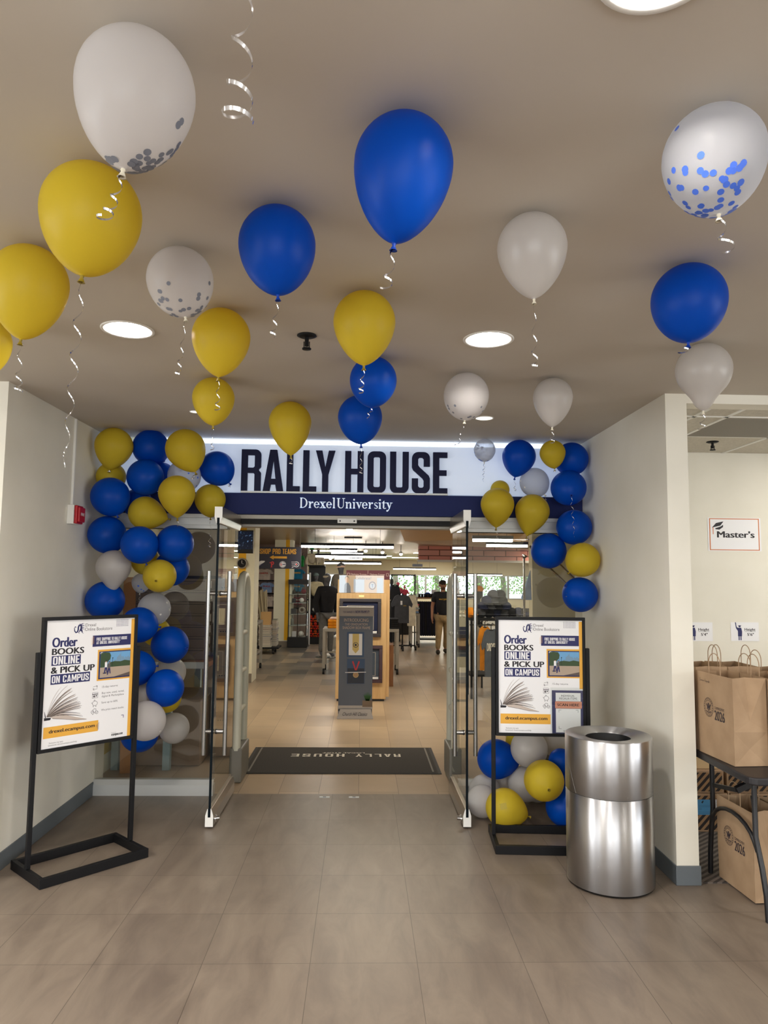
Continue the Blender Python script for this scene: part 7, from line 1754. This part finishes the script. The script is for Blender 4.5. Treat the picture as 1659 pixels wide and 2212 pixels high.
# ---- behind the right pane
struct('wall_nook_right', MB().box(at(1151, 1400, 7.3).x, 3.2, 7.3, 7.45, 0, ZS), mat('beige_wall', rgb(206, 196, 162), 0.8))
t = thing('chrome_rack', 'chrome tube rack with sloping arms behind the right pane', 'garment rack', (at(1142, 1500, 6.75).x, 6.75, 0))
for dx in (-0.032, 0.035):
    pass
b_ = MB(); x0 = -0.035; zt = at(1140, 1202, 6.75).z
b_.tube([(x0, 0, 0.02), (x0, 0, zt - 0.02), (x0 + 0.02, 0, zt), (x0 + 0.05, 0.25, zt + 0.02), (x0 + 0.06, 0.27, zt - 0.02), (x0 + 0.06, 0.27, 0.02)], 0.011, 10); b_.build('upright', M_chrome, t)
b_ = MB(); b_.tube([(x0 + 0.08, 0.1, zt + 0.10), (x0 + 0.22, -0.05, zt - 0.1), (x0 + 0.38, -0.25, zt - 0.3)], 0.012, 10); b_.build('arm', M_chrome, t); b_ = MB(); b_.tube([(x0 + 0.18, 0.1, zt + 0.12), (x0 + 0.32, -0.02, zt - 0.06), (x0 + 0.45, -0.2, zt - 0.24)], 0.012, 10); b_.build('arm', M_chrome, t)
MB().box(x0 - 0.05, x0 + 0.3, -0.1, 0.35, 0.002, 0.02).build('foot', M_black, t)
a = at(1145, 1232, 6.9); b = at(1128, 1296, 6.9)
t = thing('hanging_cloth', 'pale blue cloth hanging on the chrome rack', 'cloth', (a.x, 6.9, b.z)); h_ = a.z - b.z; MB().add([(0, 0, h_), (0.02, 0.06, h_), (0.02, 0.03, 0.0), (b.x - a.x, -0.02, 0), (b.x - a.x - 0.005, 0.03, 0.02)], [(0, 3, 2), (0, 2, 1), (1, 4, 0), (0, 4, 3)]).build('fabric', C_lblue, t)
# cap wall and shirt rack
CY = 10.2; cx0_ = at(1012, 1330, CY).x; cx1_ = at(1148, 1330, CY).x
t = thing('cap_shelf', 'black shelf unit stacked with dark caps behind the right pane', 'shelf', ((cx0_ + cx1_) / 2, CY, 0)); hw = (cx1_ - cx0_) / 2; zs = at(1060, 1335, CY).z
MB().box(-hw, hw, -0.2, 0.2, zs - 0.03, zs).build('shelf', M_black, t); MB().box(-hw, hw, -0.2, 0.2, 0.30, 0.33).build('shelf', M_black, t)
for sx in (-1, 1):
    for sy in (-1, 1): MB().box(sx * (hw - 0.015) - 0.015, sx * (hw - 0.015) + 0.015, sy * 0.185 - 0.015, sy * 0.185 + 0.015, 0.002, zs - 0.031).build('post', M_black, t)
MB().cyl((-hw, -0.12, zs - 0.09), (hw, -0.12, zs - 0.09), 0.012, n=10).build('hanging_rail', M_steel, t)
capcols = [C_black, C_navy, C_grey, C_orange]
def cap(x, y, z_, c, label, group):
    o = thing('cap', label, 'cap', (x, y, z_), rg.uniform(-0.3, 0.3), group)
    MB().sphere((0, 0, 0.035), 0.085, 0.095, 0.075, n=10).build('crown', c, o); MB().sphere((0, -0.115, 0.012), 0.068, 0.07, 0.01, n=8).build('brim', c, o)
for j, row in enumerate(((1040, 1056, 1072, 1088, 1104, 1120), (1044, 1060, 1076, 1092), (1052, 1068, 1084), (1066, 1080))):
    for px in row: cap(at(px, 1330, CY).x, CY + 0.0, zs + 0.042 + j * 0.082, capcols[(px // 4 + j) % 3], 'dark cap stacked on the black shelf behind the right pane', 'dark caps on the black shelf')
cap(at(1022, 1300, 9.9).x, 10.12, zs + 0.042, C_orange, 'orange cap at the left end of the black cap shelf', None)
t = thing('cap_box', 'black display box with a dark cap inside on the cap shelf', 'box', (at(1133, 1320, CY).x, CY - 0.05, zs + 0.001)); MB().box(-0.065, 0.065, -0.06, 0.06, 0, 0.14).build('box', M_blackplastic, t); MB().sphere((0, -0.065, 0.06), 0.045, 0.02, 0.035, n=8).build('cap_print', C_navy, t)
t = thing('head_form', 'black head form wearing a yellow cap in front of the far windows', 'mannequin', (at(1034, 1275, 12.5).x, 12.5, at(1034, 1290, 12.5).z)); MB().sphere((0, 0, 0.06), 0.07, 0.08, 0.1, n=10).build('head', M_black, t); MB().sphere((0, 0, 0.14), 0.085, 0.1, 0.06, n=10).build('cap', C_orange, t)
MB().cyl((0, 0, -t.location.z + 0.002), (0, 0, 0.0), 0.03, n=10).build('post', M_black, t)
GS = 'shirts on the rail under the cap shelf'
SX = [(1012, 1026, C_cream2, 'cream shirt on the rail behind the right door leaf'), (1022, 1040, cl('sand', 170, 158, 140), 'sand coloured shirt on the rail under the cap shelf'), (1031, 1050, C_orange, 'orange shirt hanging beside the slate one under the caps')]
for i, (a, b, c, lab) in enumerate(SX): jersey(a, b + 14, 1352, 1448, CY - 0.13 - i * 0.07, c, lab, None, None, GS, 0.03)
jersey(1040, 1082, 1358, 1462, CY - 0.42, cl('slate_blue', 84, 92, 104), 'slate shirt lettered DREXEL hanging in front of the right rail', 'DREXEL', M_whiteink, GS, 0.06)
MB_ = thing('face_out_arm', 'steel arm carrying the shirts under the cap shelf', 'rail', (at(1050, 1352, CY).x, CY - 0.2, zs - 0.075)); MB().bar((0, 0.08, 0), (0.02, -0.24, 0.0), 0.014, 0.014).build('arm', M_steel, MB_)
jersey(986, 1010, 1330, 1440, 11.0, C_grey, 'grey shirts seen through the right door leaf', None, None, None, 0.2)
t = thing('garment_rail', 'black rail carrying the grey shirts behind the right door', 'garment rack', (at(998, 1400, 11.0).x, 11.0, 0)); zt = at(998, 1326, 11).z
b_ = MB(); b_.cyl((-0.13, 0, 0.002), (-0.13, 0, zt), 0.014, n=10); b_.cyl((0.3, 0, 0.002), (0.3, 0, zt), 0.014, n=10); b_.cyl((-0.13, 0, zt), (0.3, 0, zt), 0.013, n=10); b_.build('frame', M_black, t)
